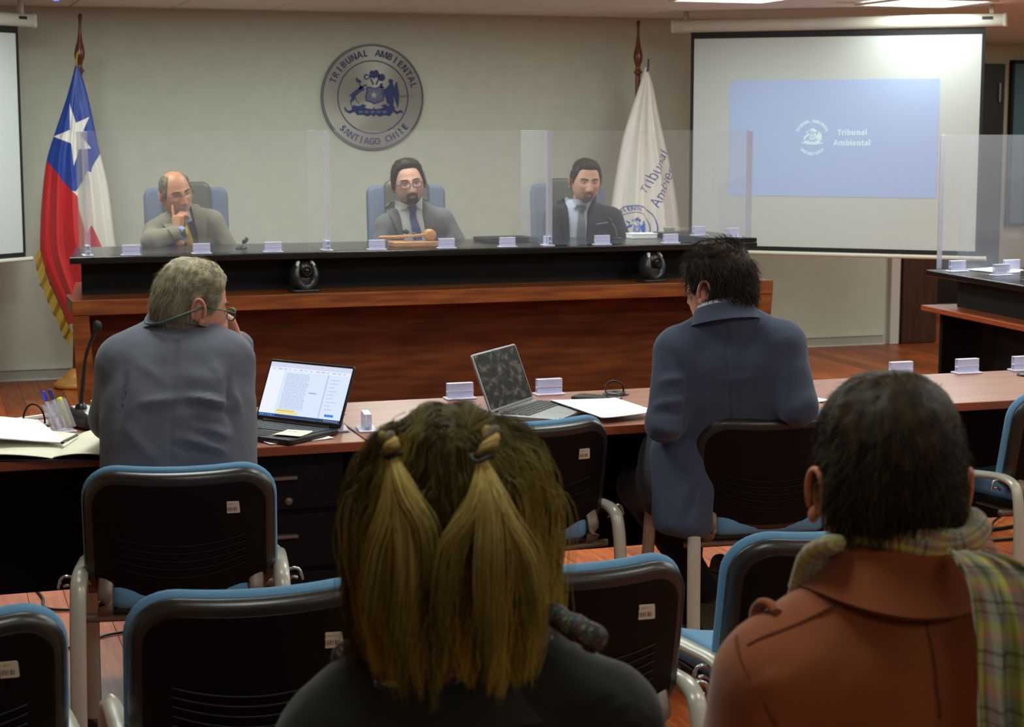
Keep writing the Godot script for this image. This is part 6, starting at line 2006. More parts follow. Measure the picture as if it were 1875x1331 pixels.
func judge_thinking() -> void:
	var J := {"pel": Vector3(1.41, 0.62, -9.98), "chest": Vector3(1.4, 0.93, -9.88), "neck": Vector3(1.365, 1.1, -9.83), "sl": Vector3(1.205, 1.0, -9.8), "sr": Vector3(1.52, 1.045, -9.82), "wide": 1.0,
		"el": Vector3(1.16, 0.975, -9.6), "wl": Vector3(1.312, 1.012, -9.645), "er": Vector3(1.62, 0.86, -9.78), "wr": Vector3(1.5, 0.84, -9.75)}
	# seen from the front his right arm is on the picture's left: the names l and r follow the picture
	var wl: Vector3 = J.wl
	J.hl = [Vector3(-0.02, 1.0, -0.14), Vector3(0.75, 0.1, -0.5), Vector3(-0.35, 0.1, -0.6), [[-0.05, 0.1, 0.1], [0.9, 0.5, 0.3], [1.05, 0.6, 0.4], [1.2, 0.7, 0.4], [0.1, 0.1]]]
	sit(J, Vector3(0, 0, 1))
	var q := {"w": 0.076, "jaw": 0.26, "skin": lin("#b9805f"), "hair": lin("#4a4338"), "hair2": lin("#7b7263"), "brow": lin("#40382e"), "thick": 0.012, "rough": 0.005, "seed": 4,
		"hairline": [[0, 0.2], [46, 0.2], [58, 0.07], [68, 0.01], [80, -0.025], [95, 0.02], [112, -0.04], [180, -0.075]], "bald": [52.0, 0.03, 0.088],
		"beard": lin("#8f897e"), "beard2": lin("#c9c4ba"), "beard_amount": 0.8, "look": Vector3(0.25, -0.25, 1), "squint": 0.001, "lift": 0.5}
	q.xf = headx(Vector3(1.318, 1.213, -9.76), 0.27, 0.1, 0.2, 1.0)
	var F := figure("balding bearded judge in olive-grey jacket and yellow tie resting cheek on his hand", J, q)
	var jm := cloth("#7d7867", 3)
	var f := dress(F, J, jm, cloth("#3a3a38", 2), [
		[Vector3(1.13, 0.99, -9.66), Vector3(1.26, 0.95, -9.64), 0.012, 0.006], [Vector3(1.14, 1.01, -9.7), Vector3(1.24, 0.985, -9.68), 0.01, -0.005], [Vector3(1.5, 0.98, -9.74), Vector3(1.6, 0.9, -9.72), 0.012, 0.006], [Vector3(1.47, 0.95, -9.74), Vector3(1.58, 0.87, -9.72), 0.01, -0.005]])
	var b := MB.new()
	hair_cap(b, q.xf, q)
	hair_strands(b, q.xf, q, 900, 0.02, 3, 0.0006, func(p, th): return Vector3(0, -1, -0.6))
	obj("hair", b.mesh(), M.hair, F.g, F.o)
	b = MB.new()
	face_hair(b, q.xf, q)
	obj("beard", b.mesh(), M.hair, F.g, F.o)
	glasses(F.g, F.o, q.xf, q, hx("#3a3530"), true)
	b = MB.new()
	b.tube([wl + Vector3(-0.012, -0.03, -0.0), wl + Vector3(0, 0.0, -0.003), wl + Vector3(0.003, 0.028, -0.006)], [0.045, 0.042, 0.04], 18)
	var blue := cloth("#8fa4d8", 5, 0.7)
	obj("shirt_cuff", b.mesh(), blue, F.g, F.o)
	shirt_and_tie(F, f, {"z": -9.3, "shirt": blue, "tie": cloth("#c79f2b", 6, 0.5), "lapel": jm, "vest_m": cloth("#34343a", 7),
		"shirt_l": [Vector2(1.297, 1.095), Vector2(1.319, 1.024), Vector2(1.350, 0.901)], "shirt_r": [Vector2(1.385, 1.117), Vector2(1.406, 1.023), Vector2(1.438, 0.899)],
		"vest": [[Vector2(1.318, 1.010), Vector2(1.346, 0.965), Vector2(1.370, 0.877)], [Vector2(1.381, 1.105), Vector2(1.423, 1.008), Vector2(1.449, 0.875)]],
		"tie_l": [Vector2(1.343, 1.071), Vector2(1.339, 1.024), Vector2(1.346, 0.965), Vector2(1.386, 0.924)], "tie_r": [Vector2(1.363, 1.070), Vector2(1.377, 1.023), Vector2(1.396, 0.976), Vector2(1.401, 0.929)],
		"knot": [Vector2(1.338, 1.094), Vector2(1.343, 1.065), Vector2(1.367, 1.093), Vector2(1.363, 1.064)],
		"collars": [[Vector2(1.349, 1.088), Vector2(1.366, 1.053), Vector2(1.376, 1.128), Vector2(1.395, 1.070)]],
		"lapels": [[[Vector2(1.391, 1.146), Vector2(1.418, 1.037), Vector2(1.438, 0.899)], [Vector2(1.438, 1.157), Vector2(1.477, 1.092), Vector2(1.467, 0.898)]], [[Vector2(1.292, 1.112), Vector2(1.307, 1.025), Vector2(1.350, 0.889)], [Vector2(1.237, 1.107), Vector2(1.233, 1.067), Vector2(1.327, 0.890)]]]})
	shoes(F.g, F.o, J, Vector3(0, 0, 1), M.plastic)


func judge_middle() -> void:
	var J := {"pel": Vector3(2.66, 0.62, -9.96), "chest": Vector3(2.65, 0.92, -9.87), "neck": Vector3(2.635, 1.1, -9.82), "sl": Vector3(2.485, 1.01, -9.8), "sr": Vector3(2.815, 1.04, -9.8), "wide": 1.05,
		"el": Vector3(2.435, 0.85, -9.74), "wl": Vector3(2.55, 0.82, -9.74), "er": Vector3(2.91, 0.87, -9.74), "wr": Vector3(2.8, 0.82, -9.74)}
	sit(J, Vector3(0, 0, 1))
	var q := {"w": 0.081, "jaw": 0.16, "skin": lin("#c49682"), "hair": lin("#1a1511"), "hair2": lin("#2e261f"), "brow": lin("#1d1713"), "thick": 0.019, "rough": 0.006, "seed": 9, "tuft": 34.0,
		"hairline": [[0, 0.086], [30, 0.084], [46, 0.075], [60, 0.045], [70, 0.0], [76, -0.02], [80, -0.03], [94, 0.02], [112, -0.04], [180, -0.08]],
		"beard": lin("#2c211a"), "beard2": lin("#453529"), "beard_amount": 0.9, "full_beard": 0.35, "look": Vector3(0.2, -0.1, 1), "squint": 0.0, "lift": 0.5}
	q.xf = headx(Vector3(2.592, 1.258, -9.72), -0.1, 0.04, 0.13, 1.02)
	var F := figure("judge with dark hair, goatee and glasses in grey suit with blue tie", J, q)
	var jm := cloth("#5f6060", 13)
	var f := dress(F, J, jm, cloth("#4a4a4a", 2), [
		[Vector3(2.47, 0.99, -9.72), Vector3(2.53, 0.91, -9.7), 0.011, -0.007], [Vector3(2.45, 0.97, -9.7), Vector3(2.49, 0.88, -9.69), 0.011, 0.006], [Vector3(2.83, 1.0, -9.72), Vector3(2.78, 0.93, -9.7), 0.011, -0.007], [Vector3(2.86, 0.97, -9.71), Vector3(2.8, 0.9, -9.7), 0.011, 0.006]])
	var b := MB.new()
	hair_cap(b, q.xf, q)
	hair_strands(b, q.xf, q, 2600, 0.03, 4, 0.0006, func(p, th): return Vector3(-0.5, 0.1, -0.5) if p.y > 0.06 else Vector3(0, -1, -0.3), 0.35)
	obj("hair", b.mesh(), M.hair, F.g, F.o)
	b = MB.new()
	face_hair(b, q.xf, q)
	obj("beard", b.mesh(), M.hair, F.g, F.o)
	glasses(F.g, F.o, q.xf, q, hx("#17120f"))
	shirt_and_tie(F, f, {"z": -9.3, "shirt": cloth("#dfe0dc", 15, 0.7), "tie": tie_tex("#23366f", "#7d8fc0"), "lapel": jm,
		"shirt_l": [Vector2(2.537, 1.142), Vector2(2.549, 1.064), Vector2(2.579, 0.912)], "shirt_r": [Vector2(2.669, 1.189), Vector2(2.681, 1.062), Vector2(2.705, 0.909)],
		"tie_l": [Vector2(2.600, 1.111), Vector2(2.602, 1.063), Vector2(2.614, 0.987), Vector2(2.629, 0.905)], "tie_r": [Vector2(2.625, 1.111), Vector2(2.640, 1.062), Vector2(2.665, 0.986), Vector2(2.677, 0.904)],
		"knot": [Vector2(2.578, 1.130), Vector2(2.603, 1.099), Vector2(2.628, 1.135), Vector2(2.628, 1.099)],
		"collars": [[Vector2(2.541, 1.160), Vector2(2.553, 1.103), Vector2(2.578, 1.142), Vector2(2.587, 1.127)], [Vector2(2.619, 1.141), Vector2(2.622, 1.129), Vector2(2.660, 1.189), Vector2(2.669, 1.110)]],
		"lapels": [[[Vector2(2.534, 1.154), Vector2(2.549, 1.079), Vector2(2.573, 0.912)], [Vector2(2.500, 1.143), Vector2(2.481, 1.125), Vector2(2.490, 1.095), Vector2(2.511, 1.028), Vector2(2.560, 0.912)]], [[Vector2(2.669, 1.192), Vector2(2.684, 1.062), Vector2(2.708, 0.909)], [Vector2(2.707, 1.176), Vector2(2.741, 1.140), Vector2(2.735, 1.109), Vector2(2.741, 1.030), Vector2(2.731, 0.909)]]]})
	shoes(F.g, F.o, J, Vector3(0, 0, 1), M.plastic)


func judge_navy() -> void:
	var J := {"pel": Vector3(3.68, 0.62, -9.96), "chest": Vector3(3.665, 0.92, -9.87), "neck": Vector3(3.66, 1.1, -9.83), "sl": Vector3(3.485, 1.045, -9.82), "sr": Vector3(3.835, 1.035, -9.8), "wide": 1.0,
		"el": Vector3(3.44, 0.86, -9.75), "wl": Vector3(3.56, 0.82, -9.75), "er": Vector3(3.9, 0.87, -9.74), "wr": Vector3(3.8, 0.82, -9.74)}
	sit(J, Vector3(0, 0, 1))
	var q := {"w": 0.08, "jaw": 0.15, "skin": lin("#c09078"), "hair": lin("#231d18"), "hair2": lin("#433a32"), "brow": lin("#2a211b"), "thick": 0.014, "rough": 0.004, "seed": 12,
		"hairline": [[0, 0.075], [34, 0.077], [50, 0.068], [62, 0.04], [72, 0.0], [78, -0.02], [94, 0.02], [112, -0.04], [180, -0.08]],
		"beard": lin("#5a4636"), "beard2": lin("#7b6650"), "beard_amount": 0.7, "full_beard": 0.4, "look": Vector3(0.25, -0.45, 1), "squint": 0.0012, "lift": 0.5}
	q.xf = headx(Vector3(3.645, 1.256, -9.73), -0.08, 0.1, -0.03, 1.0)
	var F := figure("judge in dark navy suit with short dark hair, trimmed beard and grey tie", J, q)
	var jm := cloth("#2b2e38", 23)
	var f := dress(F, J, jm, cloth("#2b2e38", 2), [
		[Vector3(3.48, 1.0, -9.74), Vector3(3.52, 0.92, -9.72), 0.011, -0.006], [Vector3(3.84, 1.0, -9.73), Vector3(3.8, 0.93, -9.71), 0.011, -0.006], [Vector3(3.86, 0.97, -9.71), Vector3(3.83, 0.9, -9.7), 0.011, 0.006]])
	var b := MB.new()
	hair_cap(b, q.xf, q)
	hair_strands(b, q.xf, q, 1500, 0.028, 3, 0.0007, func(p, th): return Vector3(0.7, 0.1, -0.3) if p.y > 0.06 else Vector3(0, -1, -0.4), 0.3)
	obj("hair", b.mesh(), M.hair, F.g, F.o)
	b = MB.new()
	face_hair(b, q.xf, q)
	obj("beard", b.mesh(), M.hair, F.g, F.o)
	shirt_and_tie(F, f, {"z": -9.3, "shirt": cloth("#c9d2e6", 25, 0.7), "tie": cloth("#71757d", 26, 0.5), "lapel": jm,
		"shirt_l": [Vector2(3.554, 1.153), Vector2(3.548, 1.048), Vector2(3.562, 0.891)], "shirt_r": [Vector2(3.667, 1.164), Vector2(3.658, 1.046), Vector2(3.652, 0.889)],
		"tie_l": [Vector2(3.611, 1.097), Vector2(3.605, 1.047), Vector2(3.598, 0.969), Vector2(3.595, 0.884)], "tie_r": [Vector2(3.634, 1.096), Vector2(3.641, 1.046), Vector2(3.645, 0.968), Vector2(3.649, 0.883)],
		"knot": [Vector2(3.594, 1.122), Vector2(3.611, 1.090), Vector2(3.641, 1.121), Vector2(3.634, 1.090)],
		"collars": [[Vector2(3.554, 1.166), Vector2(3.581, 1.097), Vector2(3.594, 1.131), Vector2(3.601, 1.119)], [Vector2(3.634, 1.131), Vector2(3.638, 1.118), Vector2(3.671, 1.177), Vector2(3.654, 1.099)]],
		"lapels": [[[Vector2(3.548, 1.160), Vector2(3.548, 1.048), Vector2(3.559, 0.891)], [Vector2(3.508, 1.142), Vector2(3.491, 1.111), Vector2(3.508, 1.092), Vector2(3.502, 1.048), Vector2(3.542, 0.892)]], [[Vector2(3.674, 1.189), Vector2(3.665, 1.046), Vector2(3.656, 0.889)], [Vector2(3.714, 1.170), Vector2(3.725, 1.120), Vector2(3.705, 1.101), Vector2(3.715, 1.045), Vector2(3.676, 0.889)]]]})
	b = MB.new()
	patch(b, f, [Vector2(3.698, 1.011), Vector2(3.789, 1.025)], [Vector2(3.699, 1.004), Vector2(3.789, 1.019)], -9.3, 0.005, 0.004, 8, 2)
	obj("pocket_edge", b.mesh(), cloth("#8d93a0", 27), F.g, F.o)
	shoes(F.g, F.o, J, Vector3(0, 0, 1), M.plastic)


func man_grey() -> void:
	var J := {"pel": Vector3(0.585, 0.56, -4.43), "chest": Vector3(0.60, 0.87, -4.49), "neck": Vector3(0.615, 1.075, -4.575), "sl": Vector3(0.472, 0.985, -4.56), "sr": Vector3(0.722, 0.99, -4.485), "wide": 0.8,
		"el": Vector3(0.448, 0.83, -4.66), "wl": Vector3(0.5, 0.775, -4.86), "er": Vector3(0.755, 0.79, -4.62), "wr": Vector3(0.782, 1.005, -4.67)}
	J.hr = [Vector3(-0.42, 1.0, 0.12), Vector3(-0.6, 0.1, 0.35), Vector3(-0.3, 0.3, -0.8), [[0.35, 0.3, 0.2], [0.35, 0.3, 0.2], [0.4, 0.35, 0.2], [0.5, 0.4, 0.3], [0.2, 0.2]]]
	sit(J, Vector3(0.26, 0, -0.96).normalized())
	var q := {"w": 0.076, "jaw": 0.24, "skin": lin("#c58b74"), "hair": lin("#6f6654"), "hair2": lin("#a89e86"), "brow": lin("#6f6758"), "thick": 0.012, "rough": 0.006, "seed": 31, "tuft": 30.0,
		"hairline": [[0, 0.075], [30, 0.072], [46, 0.062], [58, 0.035], [70, 0.0], [80, -0.015], [92, 0.022], [104, 0.0], [114, -0.05], [180, -0.1]], "lift": 0.12, "nape": 0.7}
	q.xf = headx(Vector3(0.645, 1.123, -4.556), PI - 1.24, 0.2, 0.0, 0.97)
	var F := figure("grey-haired man in grey suit seen from behind, hand at his mouth, facing right", J, q)
	var P := func(x: float, y: float) -> Vector3: return Vector3(x, y, -4.36)
	var jm := cloth("#646875", 33)
	dress(F, J, jm, cloth("#2a2b30", 2), [
		[Vector3(0.585, 0.936, -4.348), Vector3(0.723, 0.916, -4.300), 0.011, 0.017], [Vector3(0.591, 0.916, -4.343), Vector3(0.728, 0.894, -4.295), 0.01, -0.013], [Vector3(0.472, 0.916, -4.382), Vector3(0.585, 0.933, -4.347), 0.013, 0.009],
		[Vector3(0.608, 0.864, -4.330), Vector3(0.732, 0.831, -4.285), 0.012, 0.014], [Vector3(0.581, 0.831, -4.334), Vector3(0.718, 0.792, -4.284), 0.013, 0.014], [Vector3(0.543, 0.818, -4.345), Vector3(0.692, 0.776, -4.290), 0.009, -0.006],
		[Vector3(0.727, 1.014, -4.312), Vector3(0.728, 0.831, -4.286), 0.01, -0.012], [Vector3(0.432, 1.021, -4.410), Vector3(0.412, 0.844, -4.392), 0.01, -0.011], [Vector3(0.580, 1.088, -4.413), Vector3(0.553, 0.765, -4.334), 0.006, -0.004, 1],
		[Vector3(0.432, 0.870, -4.389), Vector3(0.528, 0.765, -4.343), 0.014, 0.005], [Vector3(0.653, 1.040, -4.340), Vector3(0.725, 0.975, -4.307), 0.012, 0.004], [Vector3(0.469, 1.035, -4.442), Vector3(0.549, 0.975, -4.365), 0.016, 0.004], [Vector3(0.551, 1.014, -4.370), Vector3(0.700, 0.975, -4.315), 0.02, 0.004],
		[Vector3(0.746, 0.956, -4.340), Vector3(0.766, 0.877, -4.322), 0.01, 0.006], [Vector3(0.596, 0.883, -4.337), Vector3(0.669, 0.844, -4.307), 0.01, -0.005]], 0.0078)
	var b := MB.new()
	collar(b, J.neck + Vector3(0.005, -0.01, 0.0), Vector3(0.1, 1, -0.35), Vector3(-0.3, 0, 1), 0.068, 0.042, 0.05, 0.026, 2.1)
	obj("jacket_collar", b.mesh(), jm, F.g, F.o)
	b = MB.new()
	hair_cap(b, q.xf, q)
	hair_strands(b, q.xf, q, 8000, 0.034, 5, 0.00045, func(p, th): return Vector3(0, -0.55, -1.0) if p.z > -0.03 else Vector3(0.25 * sin(p.y * 90.0), -1, -0.1), 0.3)
	obj("hair", b.mesh(), M.hair, F.g, F.o)
	b = MB.new()
	face_hair(b, q.xf, q)
	obj("eyebrows", b.mesh(), M.hair, F.g, F.o)
	glasses(F.g, F.o, q.xf, q, hx("#3f5f58"))
	b = MB.new()
	b.tube(curve([q.xf * Vector3(-0.081, 0.006, 0.0), q.xf * Vector3(-0.088, -0.004, -0.03), q.xf * Vector3(-0.075, -0.03, -0.075), q.xf * Vector3(-0.04, -0.052, -0.103), q.xf * Vector3(0.02, -0.058, -0.108), q.xf * Vector3(0.07, -0.035, -0.08), q.xf * Vector3(0.085, 0.0, -0.02)], 6), 0.0022, 7)
	obj("glasses_cord", b.mesh(), mat(hx("#3f6a60"), 0.5), F.g, F.o)
	shoes(F.g, F.o, J, Vector3(0.26, 0, -0.96).normalized(), M.plastic)


func man_navy() -> void:
	var J := {"pel": Vector3(2.17, 0.55, -4.78), "chest": Vector3(2.164, 0.750, -4.588), "neck": Vector3(2.128, 1.052, -4.557), "sl": Vector3(1.994, 0.951, -4.587), "sr": Vector3(2.272, 0.971, -4.498), "wide": 1.0,
		"el": Vector3(1.938, 0.762, -4.537), "wl": Vector3(2.122, 0.784, -4.819), "er": Vector3(2.290, 0.807, -4.427), "wr": Vector3(2.405, 0.805, -4.729)}
	J.al = Vector3(2.30, 0.13, -5.05)
	J.kl = Vector3(2.06, 0.48, -5.02)
	sit(J, Vector3(0.05, 0, -1).normalized())
	var q := {"w": 0.076, "jaw": 0.22, "skin": lin("#c6907a"), "hair": lin("#1b1611"), "hair2": lin("#3a3026"), "brow": lin("#241c16"), "thick": 0.018, "rough": 0.006, "seed": 41, "tuft": 32.0,
		"hairline": [[0, 0.07], [30, 0.068], [46, 0.058], [60, 0.02], [72, -0.01], [80, -0.018], [92, 0.024], [104, 0.0], [114, -0.05], [180, -0.1]], "lift": 0.55}
	q.xf = headx(Vector3(2.123, 1.125, -4.601), PI + 0.42, 0.05, 0.02, 1.0)
	var F := figure("dark-haired man in navy suit seen from behind at the middle desk, facing left", J, q)
	var jm := cloth("#3c465c", 43)
	dress(F, J, jm, cloth("#17171a", 2), [
		[Vector3(2.097, 1.027, -4.490), Vector3(2.102, 0.640, -4.434), 0.006, -0.0045, 1], [Vector3(1.949, 0.967, -4.530), Vector3(1.994, 0.878, -4.503), 0.008, -0.007], [Vector3(1.994, 0.878, -4.503), Vector3(1.994, 0.685, -4.476), 0.01, -0.009],
		[Vector3(1.906, 0.878, -4.532), Vector3(1.994, 0.893, -4.505), 0.012, 0.01], [Vector3(1.888, 0.811, -4.528), Vector3(1.992, 0.834, -4.497), 0.012, 0.01], [Vector3(1.887, 0.767, -4.522), Vector3(1.978, 0.744, -4.489), 0.012, 0.009], [Vector3(1.895, 0.789, -4.523), Vector3(1.985, 0.792, -4.494), 0.01, -0.008],
		[Vector3(2.258, 0.967, -4.428), Vector3(2.263, 0.729, -4.393), 0.009, -0.008], [Vector3(2.003, 0.655, -4.468), Vector3(1.947, 0.506, -4.466), 0.012, 0.006], [Vector3(2.039, 0.655, -4.457), Vector3(1.967, 0.477, -4.455), 0.01, -0.006],
		[Vector3(2.037, 0.967, -4.501), Vector3(2.044, 0.789, -4.474), 0.014, 0.005], [Vector3(2.164, 0.923, -4.453), Vector3(2.117, 0.819, -4.454), 0.016, 0.004], [Vector3(2.110, 0.819, -4.456), Vector3(2.118, 0.789, -4.449), 0.005, -0.003], [Vector3(2.034, 0.878, -4.490), Vector3(2.191, 0.893, -4.440), 0.01, 0.003]], 0.0078,
		[[J.pel.lerp(J.chest, 0.3) - Vector3(0.1, 0, 0), Vector3(2.027, 0.627, -4.616), 0.1, 0.06, 0.06], [Vector3(1.969, 0.661, -4.619), Vector3(1.944, 0.479, -4.559), 0.034, 0.03, 0.05], [Vector3(1.998, 0.665, -4.588), Vector3(1.977, 0.476, -4.526), 0.034, 0.03, 0.05], [Vector3(2.031, 0.636, -4.563), Vector3(2.014, 0.473, -4.514), 0.034, 0.03, 0.05], [Vector3(2.055, 0.561, -4.544), Vector3(2.048, 0.469, -4.523), 0.03, 0.028, 0.05]])
	var b := MB.new()
	collar(b, J.neck + Vector3(-0.004, -0.005, 0.0), Vector3(-0.02, 1, -0.2), Vector3(0.05, 0, 1), 0.067, 0.042, 0.05, 0.022, 2.0)
	obj("jacket_collar", b.mesh(), jm, F.g, F.o)
	b = MB.new()
	collar(b, J.neck + Vector3(-0.004, 0.012, -0.004), Vector3(-0.02, 1, -0.2), Vector3(0.05, 0, 1), 0.058, 0.034, 0.012, 0.006, 2.6, 0.003)
	obj("shirt_collar", b.mesh(), cloth("#c4ccdc", 45, 0.7), F.g, F.o)
	b = MB.new()
	hair_cap(b, q.xf, q)
	hair_strands(b, q.xf, q, 4200, 0.045, 4, 0.0007, func(p, th): return Vector3(0.5, -0.1, 0.9) if p.y > 0.08 else Vector3(0, -1, -0.25), 0.5)
	obj("hair", b.mesh(), M.hair, F.g, F.o)
	b = MB.new()
	face_hair(b, q.xf, q)
	obj("eyebrows", b.mesh(), M.hair, F.g, F.o)
	# one shoe tucked back under the chair, its sole towards the camera; the other flat beyond
	var brown := mat(hx("#2a1e12"), 0.35)
	var sole := mat(hx("#4a3f26"), 0.7)
	b = MB.new()
	var toe: Vector3 = Vector3(2.28, 0.03, -4.98)
	var heel: Vector3 = Vector3(2.385, 0.205, -5.12)
	var ax := (heel - toe).normalized()
	var nrm := Vector3(-0.25, 0.28, 0.93)
	nrm = (nrm - ax * nrm.dot(ax)).normalized()
	var bs := Basis(ax.cross(nrm), ax, nrm)
	var outl := PackedVector2Array()
	for k in 36:
		var a := TAU * k / 36
		var y := sin(a)
		outl.append(Vector2(cos(a) * (0.046 + 0.006 * ss(0.0, -0.7, y) - 0.01 * g1(y - 0.25, 0.35) - 0.006 * ss(0.3, 1.0, y)), y * 0.145))
	var mid := (toe + heel) * 0.5
	b.pad(Transform3D(bs, mid), outl, 0.014, 0.004)
	var so := obj("shoe_sole", b.mesh(), sole, F.g, F.o)
	b = MB.new()
	b.pad(Transform3D(bs, mid - nrm * 0.042), outl, 0.076, 0.034)
	obj("shoe", b.mesh(), brown, F.g, F.o)
	obj("heel", one(func(q2): q2.pad(Transform3D(bs, mid + ax * 0.1 + nrm * 0.012), rrect(0.066, 0.07, [0.03, 0.03, 0.005, 0.005], 6), 0.016, 0.003)), sole, F.g, F.o)
	b = MB.new()
	b.pad(Transform3D(Basis(Vector3(1, 0, 0), Vector3(0, 0, -1), Vector3(0, 1, 0)), Vector3(J.ar.x, 0.045, J.ar.z - 0.05)), densify(rrect(0.095, 0.28, 0.04, 6), 0.03), 0.09, 0.03, func(p): return Vector3(p.x, p.y, p.z * (1.0 - 0.45 * ss(-0.02, 0.13, p.y))))
	obj("shoe", b.mesh(), M.plastic, F.g, F.o)


func visitor_streaked() -> void:
	var hc: Vector3 = Vector3(0.581, 1.119, -1.996)
	var J := {"pel": Vector3(0.52, 0.55, -2.08), "chest": Vector3(0.565, 0.78, -1.98), "neck": Vector3(0.585, 0.975, -1.995), "sl": Vector3(0.435, 0.855, -1.995), "sr": Vector3(0.742, 0.885, -1.9), "wide": 0.85,
		"el": Vector3(0.37, 0.62, -2.05), "wl": Vector3(0.45, 0.56, -2.28), "er": Vector3(0.79, 0.63, -1.95), "wr": Vector3(0.76, 0.56, -2.2)}
	sit(J, Vector3(0.2, 0, -0.98).normalized())
	var q := {"w": 0.073, "jaw": 0.28, "skin": lin("#c08a70"), "hair": lin("#241d0e"), "hair2": lin("#4a3c1c"), "brow": lin("#3a2f1e"), "thick": 0.016, "rough": 0.004, "seed": 51, "tuft": 22.0,
		"hairline": [[0, 0.075], [40, 0.07], [60, 0.05], [75, -0.03], [90, -0.06], [180, -0.1]], "lift": 0.3}
	q.xf = headx(hc, PI - 0.3, -0.02, 0.0, 1.0)
	var F := figure("woman seen from behind with long brown hair in two blond-streaked tails and dark coat", J, q)
	var cm := cloth("#17150e", 53)
	dress(F, J, cm, cloth("#1a1a1c", 2), [[Vector3(0.693, 0.987, -1.760), Vector3(0.707, 0.934, -1.748), 0.012, -0.006], [Vector3(0.710, 0.993, -1.755), Vector3(0.730, 0.934, -1.741), 0.014, 0.006], [Vector3(0.389, 0.964, -1.857), Vector3(0.421, 0.934, -1.842), 0.014, 0.005]], 0.009)
	var b := MB.new()
	collar(b, J.neck + Vector3(0.0, -0.03, 0.01), Vector3(0.0, 1, -0.1), Vector3(-0.2, 0, 1), 0.075, 0.04, 0.085, 0.05, 2.2, 0.008)
	obj("coat_collar", b.mesh(), cm, F.g, F.o)
	# the printed scarf that shows at both sides under the hair
	var im := Image.create(64, 64, false, Image.FORMAT_RGB8)
	im.fill(hx("#15181c"))
	var r := RandomNumberGenerator.new()
	r.seed = 77
	for k in 26:
		var c: Color = [hx("#b8402c"), hx("#6f8f3a"), hx("#c9c4b0"), hx("#2d5560"), hx("#a8b04a"), hx("#7a2030")][k % 6]
		var x := r.randi_range(0, 63); var y := r.randi_range(0, 63)
		for e in 40:
			im.set_pixel(posmod(x + r.randi_range(-4, 4), 64), posmod(y + r.randi_range(-4, 4), 64), c)
	var sm := mat(Color(1, 1, 1), 0.7)
	sm.albedo_texture = ImageTexture.create_from_image(im)
	sm.uv1_scale = Vector3(2, 4, 1)
	b = MB.new()
	var ring := []
	for k in 41:
		var a := TAU * k / 40.0
		ring.append(J.neck + Vector3(0.0, -0.0, 0.0) + Vector3(cos(a) * 0.107, -0.012 + 0.03 * cos(a * 1.0 - 0.2) + 0.006 * sin(a * 5.0), sin(a) * 0.092))
	b.tube(ring, 0.02, 12, 0.8)
	b.tube(curve([Vector3(0.670, 1.027, -1.901), Vector3(0.683, 1.017, -1.874), Vector3(0.700, 1.009, -1.856), Vector3(0.717, 0.994, -1.859)], 6), [0.010, 0.011, 0.013, 0.014, 0.014, 0.013, 0.014, 0.015, 0.016, 0.016, 0.015, 0.014, 0.015, 0.016, 0.017, 0.017, 0.016, 0.013, 0.008], 12)
	b.tube(curve([Vector3(0.475, 0.958, -2.030), Vector3(0.465, 0.952, -2.032), Vector3(0.460, 0.938, -2.042)], 6), [0.016, 0.018, 0.02, 0.021, 0.022, 0.022, 0.022, 0.022, 0.02, 0.02, 0.018, 0.016, 0.012], 12)
	obj("scarf", b.mesh(), sm, F.g, F.o)
	# hair: the cap, long under-hair, and the light tails hanging from two ties
	b = MB.new()
	hair_cap(b, q.xf, q)
	var inv: Transform3D = (q.xf as Transform3D).affine_inverse()
	var back: Vector3 = (hc - J.neck) * 0.0 + Vector3(-0.28, 0, 0.96)
	var dark := lin("#2b2411")
	var gold := lin("#b39a45")
	var nz := FastNoiseLite.new()
	nz.frequency = 1.0
	var fall := func(p: Vector3, d: Vector3, len: float, segs: int) -> Array:     # the way a lock hangs over the head
		var way := [p]
		var pos := p
		var st := len / segs
		var sd := rng.randf() * 10.0
		var out := Vector3(p.x - hc.x, 0, p.z - hc.z).normalized()
		for k in segs:
			var f := float(k) / segs
			var want := Vector3(0, -1, 0)
			var l: Vector3 = inv * pos
			var dist := Vector3(l.x / 0.099, l.y / 0.135, l.z / 0.121).length()
			var push := Vector3.ZERO
			if dist < 1.06 and l.y > -0.12:
				var nn: Vector3 = ((q.xf as Transform3D).basis * Vector3(l.x / 0.0098, l.y / 0.0182, l.z / 0.0146)).normalized()
				push = nn * (1.06 - dist) * 9.0
				want = (want - nn * minf(0.0, want.dot(nn))).normalized()
			if l.y < -0.05: push += out * (-0.12 if f > 0.62 else 0.07)
			d = (d * 0.45 + want * 0.75 + push + Vector3(nz.get_noise_2d(sd * 9.0, k * 0.3), 0, nz.get_noise_2d(sd * 9.0 + 40.0, k * 0.3)) * 0.3).normalized()
			pos += d * st
			way.append(pos)
		return way
	for gk in 96:
		var th := PI + rng.randf_range(-1.0, 1.0) * 1.95
		if th > PI: th -= TAU
		var top := gk % 3 == 0
		var p := hp(th, asin(rng.randf_range(0.5, 0.9) if top else rng.randf_range(-0.5, 0.6)), q)
		var n := Vector3(p.x / 0.0053, p.y / 0.014, p.z / 0.0095).normalized()
		var r0: Vector3 = q.xf * (p + n * (0.016 if top else 0.01))
		var endy := 0.94 + rng.randf_range(-0.02, 0.06)
		var way: Array = fall.call(r0, (q.xf.basis * n * 0.4 + Vector3(0, -0.5, 0)).normalized(), maxf(0.12, r0.y - endy) * 1.06, 15)
		var tone := clampf(rng.randf() * 1.1 - 0.12, 0.0, 0.9)
